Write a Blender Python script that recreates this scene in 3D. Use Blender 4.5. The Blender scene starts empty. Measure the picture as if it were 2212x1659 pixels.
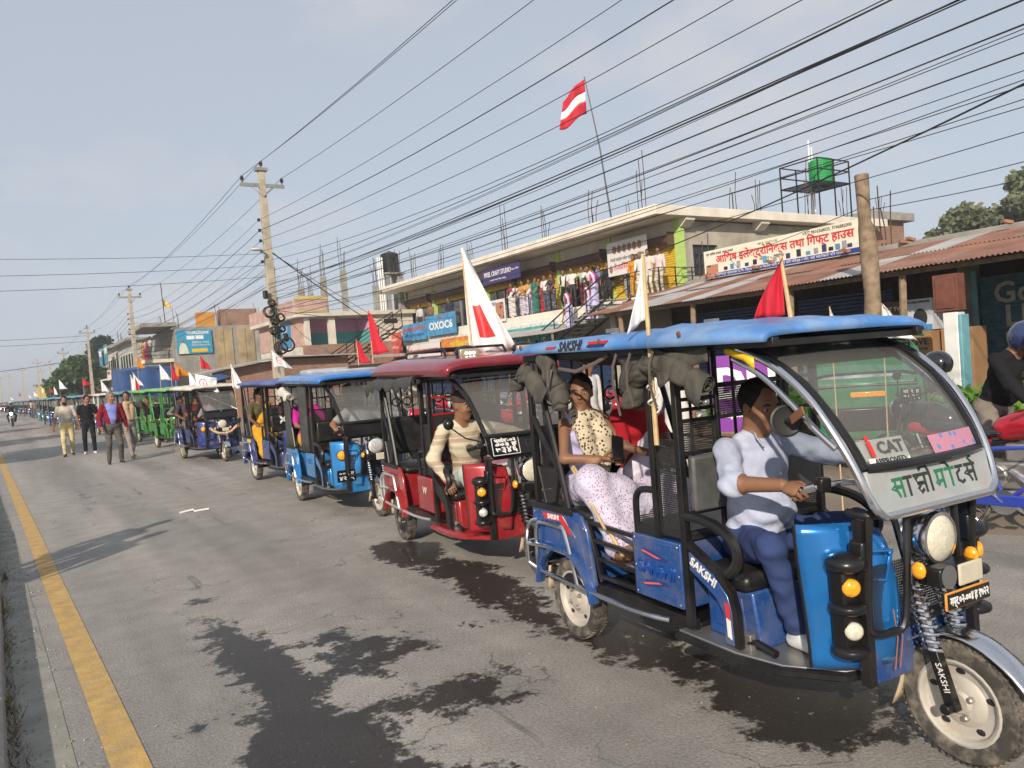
import bpy, bmesh, math, random
import numpy as np
from mathutils import Vector, Matrix, Euler
R = math.radians
SC = bpy.context.scene
COL = SC.collection
# ------------------------------------------------------------------ camera, sky, sun, exposure
YAW, PITCH, ROLL, EYE = R(33.4), R(-1.6), R(4.5), 1.72
_fw = Vector((math.sin(YAW)*math.cos(PITCH), math.cos(YAW)*math.cos(PITCH), math.sin(PITCH)))
_r0 = Vector((math.cos(YAW), -math.sin(YAW), 0)); _u0 = _r0.cross(_fw)
_rt = _r0*math.cos(ROLL) - _u0*math.sin(ROLL); _up = _u0*math.cos(ROLL) + _r0*math.sin(ROLL)
cam = bpy.data.cameras.new('camera'); cam.sensor_width = 36.0; cam.lens = 36.0*1660/2212
cam.clip_start = 0.05; cam.clip_end = 9000
cam_o = bpy.data.objects.new('camera', cam); COL.objects.link(cam_o)
cam_o.matrix_world = Matrix(((_rt.x, _up.x, -_fw.x, 0), (_rt.y, _up.y, -_fw.y, 0), (_rt.z, _up.z, -_fw.z, EYE), (0, 0, 0, 1)))
SC.camera = cam_o
def ray(x, y): return _fw + _rt*((x-1106)/1660) + _up*((829.5-y)/1660)
def G(x, y, z=0.0):                       # a point seen in the photograph -> the place on the ground (or at height z)
    d = ray(x, y); t = (z-EYE)/d.z; return Vector((0, 0, EYE)) + d*t
SUN_AZ, SUN_EL = 48.0, 27.0               # light travels towards azimuth 48 deg (from +Y to +X)
sl = bpy.data.lights.new('sun', 'SUN'); sl.energy = 3.3; sl.angle = R(0.9); sl.color = (1.0, 0.88, 0.74)
sun = bpy.data.objects.new('sun', sl); COL.objects.link(sun)
_sd = Vector((math.sin(R(SUN_AZ))*math.cos(R(SUN_EL)), math.cos(R(SUN_AZ))*math.cos(R(SUN_EL)), -math.sin(R(SUN_EL))))
sun.rotation_euler = _sd.to_track_quat('-Z', 'Y').to_euler()
wd = bpy.data.worlds.new('World'); SC.world = wd; wd.use_nodes = True
wn, wl = wd.node_tree.nodes, wd.node_tree.links
bgn = wn['Background']; sky = wn.new('ShaderNodeTexSky'); sky.sky_type = 'NISHITA'; sky.sun_disc = False
sky.sun_elevation = R(SUN_EL); sky.sun_rotation = R(180+SUN_AZ)
sky.air_density = 1.0; sky.dust_density = 1.2; sky.ozone_density = 1.5
hs = wn.new('ShaderNodeHueSaturation'); hs.inputs['Saturation'].default_value = 0.62; hs.inputs['Value'].default_value = 1.0
wl.new(sky.outputs[0], hs.inputs['Color'])
tc = wn.new('ShaderNodeTexCoord'); mp = wn.new('ShaderNodeMapping'); mp.inputs['Scale'].default_value = (1.7, 1.7, 3.4); mp.inputs['Location'].default_value = (.35, .1, .2)
nz = wn.new('ShaderNodeTexNoise'); nz.inputs['Scale'].default_value = 2.1; nz.inputs['Detail'].default_value = 7; nz.inputs['Roughness'].default_value = 0.55
rp = wn.new('ShaderNodeValToRGB'); rp.color_ramp.elements[0].position = 0.50; rp.color_ramp.elements[1].position = 0.76
mlt = wn.new('ShaderNodeMath'); mlt.operation = 'MULTIPLY'; mlt.inputs[1].default_value = 0.8
mx = wn.new('ShaderNodeMixRGB'); mx.inputs[2].default_value = (4.3, 4.15, 4.15, 1)
wl.new(tc.outputs['Generated'], mp.inputs[0]); wl.new(mp.outputs[0], nz.inputs['Vector']); wl.new(nz.outputs[0], rp.inputs[0])
hz_ = wn.new('ShaderNodeMixRGB'); hz_.inputs[0].default_value = 0.8; hz_.inputs[2].default_value = (3.0, 3.32, 3.85, 1); wl.new(hs.outputs[0], hz_.inputs[1])
wl.new(rp.outputs[0], mlt.inputs[0]); wl.new(mlt.outputs[0], mx.inputs[0]); wl.new(hz_.outputs[0], mx.inputs[1]); wl.new(mx.outputs[0], bgn.inputs[0])
bgn.inputs[1].default_value = 0.115
SC.view_settings.view_transform = 'Standard'; SC.view_settings.look = 'None'
SC.view_settings.exposure = 0.55; SC.view_settings.gamma = 1.0
SC.render.engine = 'CYCLES'
SC.cycles.max_bounces = 6; SC.cycles.transparent_max_bounces = 24; SC.cycles.volume_bounces = 0
SC.cycles.use_denoising = True; SC.cycles.denoising_input_passes = 'RGB_ALBEDO_NORMAL'; SC.cycles.denoising_prefilter = 'ACCURATE'; SC.cycles.sample_clamp_indirect = 6
random.seed(7); np.random.seed(7)
# ------------------------------------------------------------------ materials
_mats = {}
def M(name, col=(.5, .5, .5), rough=.6, metal=0.0, var=.12, scale=6.0, bump=0.0, bscale=40.0, dust=0.0, dcol=(.42, .36, .28), coat=0.0, alpha=None, emit=None, trans=0.0, spec=.5, detail=4):
    if name in _mats: return _mats[name]
    m = bpy.data.materials.new(name); m.use_nodes = True; _mats[name] = m
    n, l = m.node_tree.nodes, m.node_tree.links; b = n['Principled BSDF']
    b.inputs['Roughness'].default_value = rough; b.inputs['Metallic'].default_value = metal
    b.inputs['Specular IOR Level'].default_value = spec; b.inputs['Coat Weight'].default_value = coat; b.inputs['Coat Roughness'].default_value = .08
    b.inputs['Base Color'].default_value = (*col, 1)
    if trans: b.inputs['Transmission Weight'].default_value = trans
    if emit: b.inputs['Emission Color'].default_value = (*col, 1); b.inputs['Emission Strength'].default_value = emit
    if var or dust or bump:
        t = n.new('ShaderNodeTexCoord')
        z = n.new('ShaderNodeTexNoise'); z.inputs['Scale'].default_value = scale; z.inputs['Detail'].default_value = detail; l.new(t.outputs['Object'], z.inputs['Vector'])
        r = n.new('ShaderNodeMapRange'); r.inputs[1].default_value = .3; r.inputs[2].default_value = .7; r.inputs[3].default_value = 1-var; r.inputs[4].default_value = 1+var
        l.new(z.outputs[0], r.inputs[0])
        x = n.new('ShaderNodeMixRGB'); x.blend_type = 'MULTIPLY'; x.inputs[0].default_value = 1; x.inputs[1].default_value = (*col, 1); l.new(r.outputs[0], x.inputs[2])
        out = x.outputs[0]
        if dust:
            z2 = n.new('ShaderNodeTexNoise'); z2.inputs['Scale'].default_value = scale*.7; z2.inputs['Detail'].default_value = 8; z2.inputs['Roughness'].default_value = .65; l.new(t.outputs['Object'], z2.inputs['Vector'])
            r2 = n.new('ShaderNodeMapRange'); r2.inputs[1].default_value = .45; r2.inputs[2].default_value = .75; r2.inputs[3].default_value = dust*.08; r2.inputs[4].default_value = dust; l.new(z2.outputs[0], r2.inputs[0])
            x2 = n.new('ShaderNodeMixRGB'); x2.inputs[2].default_value = (*dcol, 1); l.new(r2.outputs[0], x2.inputs[0]); l.new(out, x2.inputs[1]); out = x2.outputs[0]
            r3 = n.new('ShaderNodeMapRange'); r3.inputs[1].default_value = 0; r3.inputs[2].default_value = 1; r3.inputs[3].default_value = rough; r3.inputs[4].default_value = min(1, rough+.5); l.new(r2.outputs[0], r3.inputs[0]); l.new(r3.outputs[0], b.inputs['Roughness'])
        l.new(out, b.inputs['Base Color'])
        if bump:
            z3 = n.new('ShaderNodeTexNoise'); z3.inputs['Scale'].default_value = bscale; z3.inputs['Detail'].default_value = 5; l.new(t.outputs['Object'], z3.inputs['Vector'])
            bp = n.new('ShaderNodeBump'); bp.inputs['Strength'].default_value = bump; bp.inputs['Distance'].default_value = .01; l.new(z3.outputs[0], bp.inputs['Height']); l.new(bp.outputs[0], b.inputs['Normal'])
    return m
def glass(name, tint=(.75, .8, .8), clear=.86, rough=.03):
    if name in _mats: return _mats[name]
    m = bpy.data.materials.new(name); m.use_nodes = True; _mats[name] = m
    n, l = m.node_tree.nodes, m.node_tree.links; n.remove(n['Principled BSDF'])
    tr = n.new('ShaderNodeBsdfTransparent'); tr.inputs[0].default_value = (*[c*clear for c in tint], 1)
    gl = n.new('ShaderNodeBsdfGlossy'); gl.inputs['Roughness'].default_value = rough
    df = n.new('ShaderNodeBsdfDiffuse'); df.inputs[0].default_value = (.55, .52, .47, 1)
    fr = n.new('ShaderNodeFresnel'); fr.inputs[0].default_value = 1.5
    mx1 = n.new('ShaderNodeMixShader'); mx1.inputs[0].default_value = .15; l.new(tr.outputs[0], mx1.inputs[1]); l.new(df.outputs[0], mx1.inputs[2])
    mx2 = n.new('ShaderNodeMixShader'); l.new(fr.outputs[0], mx2.inputs[0]); l.new(mx1.outputs[0], mx2.inputs[1]); l.new(gl.outputs[0], mx2.inputs[2])
    l.new(mx2.outputs[0], n['Material Output'].inputs[0])
    return m
def perforated(name, col=(.03, .03, .03), pitch=.011, hole=.36):
    if name in _mats: return _mats[name]
    m = bpy.data.materials.new(name); m.use_nodes = True; _mats[name] = m
    n, l = m.node_tree.nodes, m.node_tree.links; b = n['Principled BSDF']; b.inputs['Base Color'].default_value = (*col, 1); b.inputs['Roughness'].default_value = .45
    t = n.new('ShaderNodeTexCoord'); sc = n.new('ShaderNodeVectorMath'); sc.operation = 'SCALE'; sc.inputs[3].default_value = 1/pitch; l.new(t.outputs['Object'], sc.inputs[0])
    fr = n.new('ShaderNodeVectorMath'); fr.operation = 'FRACTION'; l.new(sc.outputs[0], fr.inputs[0])
    sb = n.new('ShaderNodeVectorMath'); sb.operation = 'SUBTRACT'; sb.inputs[1].default_value = (.5, .5, .5); l.new(fr.outputs[0], sb.inputs[0])
    mu = n.new('ShaderNodeVectorMath'); mu.operation = 'MULTIPLY'; mu.inputs[1].default_value = (1, 0, 1) if 'y' not in name[-2:] else (0, 1, 1); l.new(sb.outputs[0], mu.inputs[0])
    ln = n.new('ShaderNodeVectorMath'); ln.operation = 'LENGTH'; l.new(mu.outputs[0], ln.inputs[0])
    lt = n.new('ShaderNodeMath'); lt.operation = 'LESS_THAN'; lt.inputs[1].default_value = hole; l.new(ln.outputs['Value'], lt.inputs[0])
    tr = n.new('ShaderNodeBsdfTransparent'); mx = n.new('ShaderNodeMixShader'); l.new(lt.outputs[0], mx.inputs[0]); l.new(b.outputs[0], mx.inputs[1]); l.new(tr.outputs[0], mx.inputs[2]); l.new(mx.outputs[0], n['Material Output'].inputs[0])
    return m
def cells(name, c1=(.5,.5,.5), c2=(.1,.1,.1), scale=14., thr=.35, rough=.8):        # two-tone printed cloth (leopard, florals)
    if name in _mats: return _mats[name]
    m = bpy.data.materials.new(name); m.use_nodes = True; _mats[name] = m
    n, l = m.node_tree.nodes, m.node_tree.links; b = n['Principled BSDF']; b.inputs['Roughness'].default_value = rough
    t = n.new('ShaderNodeTexCoord'); v = n.new('ShaderNodeTexVoronoi'); v.inputs['Scale'].default_value = scale; l.new(t.outputs['Object'], v.inputs['Vector'])
    r = n.new('ShaderNodeValToRGB'); r.color_ramp.interpolation = 'CONSTANT'; e = r.color_ramp.elements; e[0].color = (*c2, 1); e[1].position = thr; e[1].color = (*c1, 1); l.new(v.outputs['Distance'], r.inputs[0]); l.new(r.outputs[0], b.inputs['Base Color'])
    return m
def plaid(name, base, c1, c2, s=.11):
    if name in _mats: return _mats[name]
    m = bpy.data.materials.new(name); m.use_nodes = True; _mats[name] = m
    n, l = m.node_tree.nodes, m.node_tree.links; b = n['Principled BSDF']; b.inputs['Roughness'].default_value = .85
    t = n.new('ShaderNodeTexCoord'); cur = None
    for ax, (sc, w, c) in enumerate(((s, .4, c1), (s, .4, c1), (s*.5, .12, c2))):
        sp = n.new('ShaderNodeSeparateXYZ'); l.new(t.outputs['Object'], sp.inputs[0])
        md = n.new('ShaderNodeMath'); md.operation = 'PINGPONG'; md.inputs[1].default_value = sc; l.new(sp.outputs[(0, 2, 2)[ax]], md.inputs[0])
        lt = n.new('ShaderNodeMath'); lt.operation = 'LESS_THAN'; lt.inputs[1].default_value = sc*w; l.new(md.outputs[0], lt.inputs[0])
        ml = n.new('ShaderNodeMath'); ml.operation = 'MULTIPLY'; ml.inputs[1].default_value = .55; l.new(lt.outputs[0], ml.inputs[0])
        x = n.new('ShaderNodeMixRGB'); x.inputs[2].default_value = (*c, 1); l.new(ml.outputs[0], x.inputs[0])
        if cur: l.new(cur, x.inputs[1])
        else: x.inputs[1].default_value = (*base, 1)
        cur = x.outputs[0]
    l.new(cur, b.inputs['Base Color']); return m
# ------------------------------------------------------------------ mesh building
class MB:
    def __init__(s): s.v = []; s.f = []; s.m = []; s.cm = 0
    def add(s, vs, fs, m=None):
        o = len(s.v); s.v += [tuple(v) for v in vs]; s.f += [tuple(i+o for i in f) for f in fs]; s.m += [s.cm if m is None else m]*len(fs); return s
    def box(s, c, d, rot=None, m=None, taper=1.0):
        h = [x/2 for x in d]; vs = [Vector((sx*h[0]*(taper if sz > 0 else 1), sy*h[1]*(taper if sz > 0 else 1), sz*h[2])) for sx in (-1, 1) for sy in (-1, 1) for sz in (-1, 1)]
        if rot is not None:
            rm = Euler(rot).to_matrix() if len(rot) == 3 and not isinstance(rot, Matrix) else rot
            vs = [rm @ v for v in vs]
        c = Vector(c)
        return s.add([v+c for v in vs], [(0, 1, 3, 2), (4, 6, 7, 5), (0, 4, 5, 1), (2, 3, 7, 6), (0, 2, 6, 4), (1, 5, 7, 3)], m)
    def bb(s, x0, x1, y0, y1, z0, z1, m=None): return s.box(((x0+x1)/2, (y0+y1)/2, (z0+z1)/2), (x1-x0, y1-y0, z1-z0), None, m)
    def tube(s, path, r, n=8, m=None, closed=False, caps=True, rot0=0.0, flat=1.0):
        P = [Vector(p) for p in path]; k = len(P); rs = list(r) if isinstance(r, (list, tuple)) else [r]*k
        if n in (8, 10) and 4 <= k <= 9 and not closed:            # round the bends
            Q, q = [], []
            for i in range(k-1):
                p0, p1, p2, p3 = P[max(i-1, 0)], P[i], P[i+1], P[min(i+2, k-1)]
                for t in (0, .25, .5, .75): Q.append(.5*((2*p1)+(p2-p0)*t+(2*p0-5*p1+4*p2-p3)*t*t+(3*p1-p0-3*p2+p3)*t**3)); q.append(rs[i]+(rs[i+1]-rs[i])*t)
            P, rs = Q+[P[-1]], q+[rs[-1]]; k = len(P)
        T = []
        for i in range(k):
            a, b = P[(i-1) % k if closed else max(i-1, 0)], P[(i+1) % k if closed else min(i+1, k-1)]
            t = (b-a); T.append(t.normalized() if t.length > 1e-9 else Vector((0, 0, 1)))
        up = Vector((0, 0, 1)) if abs(T[0].z) < .9 else Vector((1, 0, 0))
        u = (up - T[0]*up.dot(T[0])).normalized(); vs = []
        for i in range(k):
            u = (u - T[i]*u.dot(T[i])); u = u.normalized() if u.length > 1e-6 else T[i].orthogonal().normalized()
            w = T[i].cross(u)
            for j in range(n):
                an = rot0 + 2*math.pi*j/n; vs.append(P[i] + u*(rs[i]*math.cos(an)) + w*(rs[i]*flat*math.sin(an)))
        fs = []
        for i in range(k if closed else k-1):
            a, b = i*n, ((i+1) % k)*n
            for j in range(n): fs.append((a+j, a+(j+1) % n, b+(j+1) % n, b+j))
        if caps and not closed: fs += [tuple(range(n-1, -1, -1)), tuple(range((k-1)*n, k*n))]
        return s.add(vs, fs, m)
    def bar(s, path, w, m=None): return s.tube(path, w*.7071, 4, m, rot0=math.pi/4)     # square section
    def lathe(s, prof, n=16, c=(0, 0, 0), ax='z', m=None, closed=False):
        vs = []; c = Vector(c)
        for r_, z in prof:
            for j in range(n):
                a = 2*math.pi*j/n; x, y = r_*math.cos(a), r_*math.sin(a)
                vs.append(c + Vector({'z': (x, y, z), 'y': (x, z, y), 'x': (z, x, y)}[ax]))
        fs = [(i*n+j, i*n+(j+1) % n, (i+1)*n+(j+1) % n, (i+1)*n+j) for i in range(len(prof)-1) for j in range(n)]
        if not closed: fs += [tuple(range(n-1, -1, -1)), tuple(range((len(prof)-1)*n, len(prof)*n))]
        return s.add(vs, fs, m)
    def prism(s, poly, a0, a1, ax='y', m=None):
        k = len(poly); vs = []
        for a in (a0, a1):
            for p, q in poly: vs.append({'y': (p, a, q), 'x': (a, p, q), 'z': (p, q, a)}[ax])
        fs = [tuple(range(k)), tuple(range(2*k-1, k-1, -1))] + [(i, i+k, (i+1) % k+k, (i+1) % k) for i in range(k)]
        return s.add(vs, fs, m)
    def grid(s, fn, nu, nv, m=None):
        vs = [fn(i/nu, j/nv) for i in range(nu+1) for j in range(nv+1)]
        return s.add(vs, [(i*(nv+1)+j, i*(nv+1)+j+1, (i+1)*(nv+1)+j+1, (i+1)*(nv+1)+j) for i in range(nu) for j in range(nv)], m)
    def sph(s, c, r, n=10, k=6, m=None, zc=1.0):
        rr = r if isinstance(r, (tuple, list)) else (r, r, r); vs = []
        for i in range(k+1):
            th = math.pi*i/k
            for j in range(n): vs.append((c[0]+rr[0]*math.sin(th)*math.cos(2*math.pi*j/n), c[1]+rr[1]*math.sin(th)*math.sin(2*math.pi*j/n), c[2]+rr[2]*math.cos(th)))
        return s.add(vs, [(i*n+j, (i+1)*n+j, (i+1)*n+(j+1) % n, i*n+(j+1) % n) for i in range(k) for j in range(n)], m)
    def mesh(s, name, mats, smooth=35):
        me = bpy.data.meshes.new(name); me.from_pydata(s.v, [], s.f)
        for mt in (mats if isinstance(mats, (list, tuple)) else [mats]): me.materials.append(mt)
        me.polygons.foreach_set('material_index', s.m)
        bm = bmesh.new(); bm.from_mesh(me); bmesh.ops.remove_doubles(bm, verts=bm.verts, dist=1e-6); bmesh.ops.recalc_face_normals(bm, faces=bm.faces); bm.to_mesh(me); bm.free()
        if smooth: me.polygons.foreach_set('use_smooth', [True]*len(me.polygons)); me.set_sharp_from_angle(angle=R(smooth))
        me.update(); return me
    def build(s, name, mats, parent=None, bevel=0.0, smooth=35, solid=0.0, loc=None, rot=None):
        return link(name, s.mesh(name, mats, smooth), parent, bevel, solid, loc, rot)
def link(name, me, parent=None, bevel=0.0, solid=0.0, loc=None, rot=None):
    o = bpy.data.objects.new(name, me); COL.objects.link(o)
    if parent: o.parent = parent
    if loc is not None: o.location = loc
    if rot is not None: o.rotation_euler = rot
    if solid:
        md = o.modifiers.new('solid', 'SOLIDIFY'); md.thickness = solid; md.offset = 0
    if bevel:
        md = o.modifiers.new('bevel', 'BEVEL'); md.width = bevel; md.segments = 2; md.limit_method = 'ANGLE'; md.angle_limit = R(40)
    return o
def tag(o, label=None, cat=None, group=None, kind=None):
    for k, v in (('label', label), ('category', cat), ('group', group), ('kind', kind)):
        if v: o[k] = v
    return o
def thing(name, label, cat, loc=(0, 0, 0), rz=0.0, group=None):
    o = bpy.data.objects.new(name, None); COL.objects.link(o); o.location = loc; o.rotation_euler = (0, 0, rz); o.empty_display_size = .1
    return tag(o, label, cat, group)
def copy_tree(o, parent=None):
    c = o.copy(); COL.objects.link(c); c.parent = parent
    if parent: c.matrix_parent_inverse = o.matrix_parent_inverse.copy()
    for ch in o.children: copy_tree(ch, c)
    return c
DV = {'ि'}
def dv(s):                                   # put the short-i sign before its consonant cluster
    out = []
    for ch in s:
        if ch == 'ि' and out:
            i = len(out)-1
            while i >= 2 and out[i-1] == '्': i -= 2
            out.insert(i, ch)
        else: out.append(ch)
    return ''.join(out)
def text(body, size, mat, parent, loc, rot=(0, 0, 0), width=None, ext=.002, bold=0.0, shear=0.0, align='CENTER', name='lettering'):
    cu = bpy.data.curves.new('t', 'FONT'); cu.body = dv(body); cu.size = size; cu.extrude = ext; cu.offset = bold; cu.shear = shear; cu.align_x = align; cu.align_y = 'CENTER'; cu.resolution_u = 2
    t = bpy.data.objects.new('t', cu); me = bpy.data.meshes.new_from_object(t); bpy.data.objects.remove(t); bpy.data.curves.remove(cu)
    me.name = name; me.materials.clear(); me.materials.append(mat)
    o = link(name, me, parent, loc=loc, rot=rot)
    if width:
        xs = [v.co.x for v in me.vertices]
        if xs: o.scale.x = width/max(1e-6, max(xs)-min(xs))
    return o
# ------------------------------------------------------------------ organic bodies: blended capsules turned into one surface
def surface_nets(F, org, h):
    S = F < 0; nx, ny, nz = F.shape
    cnt = np.zeros((nx-1, ny-1, nz-1), np.float32); acc = np.zeros((nx-1, ny-1, nz-1, 3), np.float32)
    mixed = np.zeros((nx-1, ny-1, nz-1), bool); s0 = S[:-1, :-1, :-1]
    for dx in (0, 1):
        for dy in (0, 1):
            for dz in (0, 1): mixed |= S[dx:nx-1+dx, dy:ny-1+dy, dz:nz-1+dz] != s0
    I = np.argwhere(mixed)
    if len(I) == 0: return np.zeros((0, 3)), np.zeros((0, 4), int)
    acc = np.zeros((len(I), 3)); cnt = np.zeros(len(I))
    cs = [np.array(c) for c in ((0,0,0),(1,0,0),(0,1,0),(1,1,0),(0,0,1),(1,0,1),(0,1,1),(1,1,1))]
    val = [F[tuple((I+c).T)] for c in cs]
    for a, b in ((0,1),(2,3),(4,5),(6,7),(0,2),(1,3),(4,6),(5,7),(0,4),(1,5),(2,6),(3,7)):
        fa, fb = val[a], val[b]; cr = (fa < 0) != (fb < 0); t = np.where(cr, fa/np.where(cr, fa-fb, 1), 0)
        acc[cr] += cs[a] + t[cr, None]*(cs[b]-cs[a]); cnt[cr] += 1
    V = (I + acc/np.maximum(cnt, 1)[:, None])*h + org
    idx = -np.ones(mixed.shape, int); idx[tuple(I.T)] = np.arange(len(I))
    Q = []
    for ax in range(3):
        A, B = [a for a in range(3) if a != ax]
        sl0 = [slice(None)]*3; sl1 = [slice(None)]*3; sl0[ax] = slice(0, -1); sl1[ax] = slice(1, None)
        E = np.argwhere(S[tuple(sl0)] != S[tuple(sl1)])
        ok = (E[:, A] > 0) & (E[:, B] > 0) & (E[:, A] < F.shape[A]-1) & (E[:, B] < F.shape[B]-1); E = E[ok]
        ea = np.zeros(3, int); ea[A] = 1; eb = np.zeros(3, int); eb[B] = 1
        q = np.stack([idx[tuple((E-ea-eb).T)], idx[tuple((E-eb).T)], idx[tuple(E.T)], idx[tuple((E-ea).T)]], 1)
        ins = S[tuple(E.T)]; fl = ins if ax != 1 else ~ins
        q[~fl] = q[~fl][:, ::-1]; Q.append(q)
    return V, np.concatenate(Q)
class SDF:
    """prims: (kind, data, radius(es), blend k, label)"""
    def __init__(s): s.p = []
    def cap(s, a, b, ra, rb=None, k=.03, lab=0, flat=None): s.p.append(('c', np.array(a, float), np.array(b, float), ra, ra if rb is None else rb, k, lab, flat)); return s
    def ell(s, c, r, k=.03, lab=0, rot=None): s.p.append(('e', np.array(c, float), np.array(r, float), None, None, k, lab, None if rot is None else np.array(rot))); return s
    def dist(s, p, X):
        if p[0] == 'c':
            a, b, ra, rb, fl = p[1], p[2], p[3], p[4], p[7]; Y = X
            if fl is not None:                                       # flatten along an axis (unit vector, factor)
                ax, fc = np.array(fl[0], float), fl[1]; mid = (a+b)/2; Y = X + ((X-mid)@ax)[..., None]*ax*(1/fc-1)
                a = a + ((a-mid)@ax)*ax*(1/fc-1); b = b + ((b-mid)@ax)*ax*(1/fc-1)
            ab = b-a; L = max(ab@ab, 1e-12); t = np.clip((Y-a)@ab/L, 0, 1)
            return np.linalg.norm(Y-a-t[..., None]*ab, axis=-1) - (ra+(rb-ra)*t)
        c, r = p[1], p[2]; Y = X-c
        if p[7] is not None: Y = Y@p[7]
        q = Y/r; n = np.linalg.norm(q, axis=-1); n2 = np.linalg.norm(q/r, axis=-1)
        return n*(n-1)/np.maximum(n2, 1e-9)
    def label(s, X):
        labs = sorted({p[6] for p in s.p}); D = np.full((len(labs), len(X)), 9.)
        for p in s.p: i = labs.index(p[6]); D[i] = np.minimum(D[i], s.dist(p, X))
        return np.array(labs, np.int32)[D.argmin(0)], D
    def snap(s, V, Q, h):                    # pull the seam vertices between two cloths onto the true seam
        for it in range(2):
            L = s.label(V[Q].mean(1))[0]; mn = np.full(len(V), 99); mxv = np.full(len(V), -1)
            for c in range(4): np.minimum.at(mn, Q[:, c], L); np.maximum.at(mxv, Q[:, c], L)
            B = np.where(mn != mxv)[0]
            if not len(B): return V
            def g(X):
                D = s.label(X)[1]; o = np.sort(D, 0); a = D.argmin(0); D2 = D.copy(); D2[a, np.arange(len(X))] = 99; return a, D2.argmin(0)
            a, b = g(V[B]); 
            def f(X): D = s.label(X)[1]; ii = np.arange(len(X)); return D[a, ii]-D[b, ii]
            f0 = f(V[B]); e = h*.2; gr = np.stack([(f(V[B]+np.eye(3)[k]*e)-f0)/e for k in range(3)], 1); g2 = (gr**2).sum(1)+1e-4
            st = -(f0/g2)[:, None]*gr; ln = np.linalg.norm(st, axis=1); st *= np.minimum(1, .55*h/np.maximum(ln, 1e-9))[:, None]; V = V.copy(); V[B] += st
        return V
    def bounds(s):
        lo, hi = [], []
        for p in s.p:
            if p[0] == 'c': r = max(p[3], p[4]); lo += [p[1]-r, p[2]-r]; hi += [p[1]+r, p[2]+r]
            else: r = p[2].max() if p[7] is not None else p[2]; lo.append(p[1]-r); hi.append(p[1]+r)
        return np.min(lo, 0), np.max(hi, 0)
    def mesh(s, name, h, mats, noise=0.0, nsc=9.0, cut=None, extra=None):
        lo, hi = s.bounds(); pad = .03+2*h; lo = lo-pad; n = np.ceil((hi+pad-lo)/h).astype(int)+1
        F = np.full(n, .5, np.float32); LB = np.zeros(n, np.int8); BD = np.full(n, 9., np.float32)
        for p in s.p:
            if p[0] == 'c': r = max(p[3], p[4]); a, b = np.minimum(p[1], p[2])-r, np.maximum(p[1], p[2])+r
            else: r = p[2].max() if p[7] is not None else p[2]; a, b = p[1]-r, p[1]+r
            k = p[5]; mg = k+3*h+.01
            i0 = np.clip(np.floor((a-mg-lo)/h).astype(int), 0, n-1); i1 = np.clip(np.ceil((b+mg-lo)/h).astype(int)+1, 1, n)
            g = np.stack(np.meshgrid(*[lo[d]+h*np.arange(i0[d], i1[d]) for d in range(3)], indexing='ij'), -1)
            D = s.dist(p, g).astype(np.float32); sl = tuple(slice(i0[d], i1[d]) for d in range(3)); f = F[sl]
            hh = np.clip(.5+.5*(f-D)/max(k, 1e-6), 0, 1); F[sl] = f*(1-hh)+D*hh-k*hh*(1-hh)
            bd = BD[sl]; w = D < bd; bd[w] = D[w]; LB[sl][w] = p[6]
        if noise:
            g = np.stack(np.meshgrid(*[lo[d]+h*np.arange(n[d]) for d in range(3)], indexing='ij'), -1)*nsc
            N = np.sin(g[..., 0]*1.0+2.1*np.sin(g[..., 2]*.7))*np.cos(g[..., 2]*1.9+1.3*np.sin(g[..., 1]))+.6*np.sin(2.3*g[..., 2]+1.7*g[..., 0]+np.sin(2*g[..., 1]))
            mk = np.isin(LB, s.cloth) if hasattr(s, 'cloth') else True
            F = F + (noise*N*mk).astype(np.float32)
        if cut is not None:
            g = np.stack(np.meshgrid(*[lo[d]+h*np.arange(n[d]) for d in range(3)], indexing='ij'), -1); F = np.maximum(F, cut(g).astype(np.float32))
        V, Q = surface_nets(F, lo, h)
        L = np.zeros(len(Q), np.int32)
        labs = sorted({p[6] for p in s.p})
        if len(Q) and len(labs) > 1:
            V = s.snap(V, Q, h); L = s.label(V[Q].mean(1))[0]
            if getattr(s, 'relabel', None): L = s.relabel(V[Q].mean(1), L)
        for mb in extra or ():
            o = len(V); V = np.concatenate([V, np.array(mb.v)])
            q = np.array([f if len(f) == 4 else (*f, f[-1])[:4] for f in mb.f if len(f) <= 4]); Q = np.concatenate([Q, q+o]); L = np.concatenate([L, np.array([m for f, m in zip(mb.f, mb.m) if len(f) <= 4], np.int32)])
        me = bpy.data.meshes.new(name); me.vertices.add(len(V)); me.vertices.foreach_set('co', V.astype(np.float32).ravel())
        me.loops.add(len(Q)*4); me.loops.foreach_set('vertex_index', Q.astype(np.int32).ravel()); me.polygons.add(len(Q)); me.polygons.foreach_set('loop_start', np.arange(0, 4*len(Q), 4, dtype=np.int32))
        for mt in mats: me.materials.append(mt)
        me.polygons.foreach_set('material_index', L); me.polygons.foreach_set('use_smooth', np.ones(len(Q), bool)); me.update(calc_edges=True); return me
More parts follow.
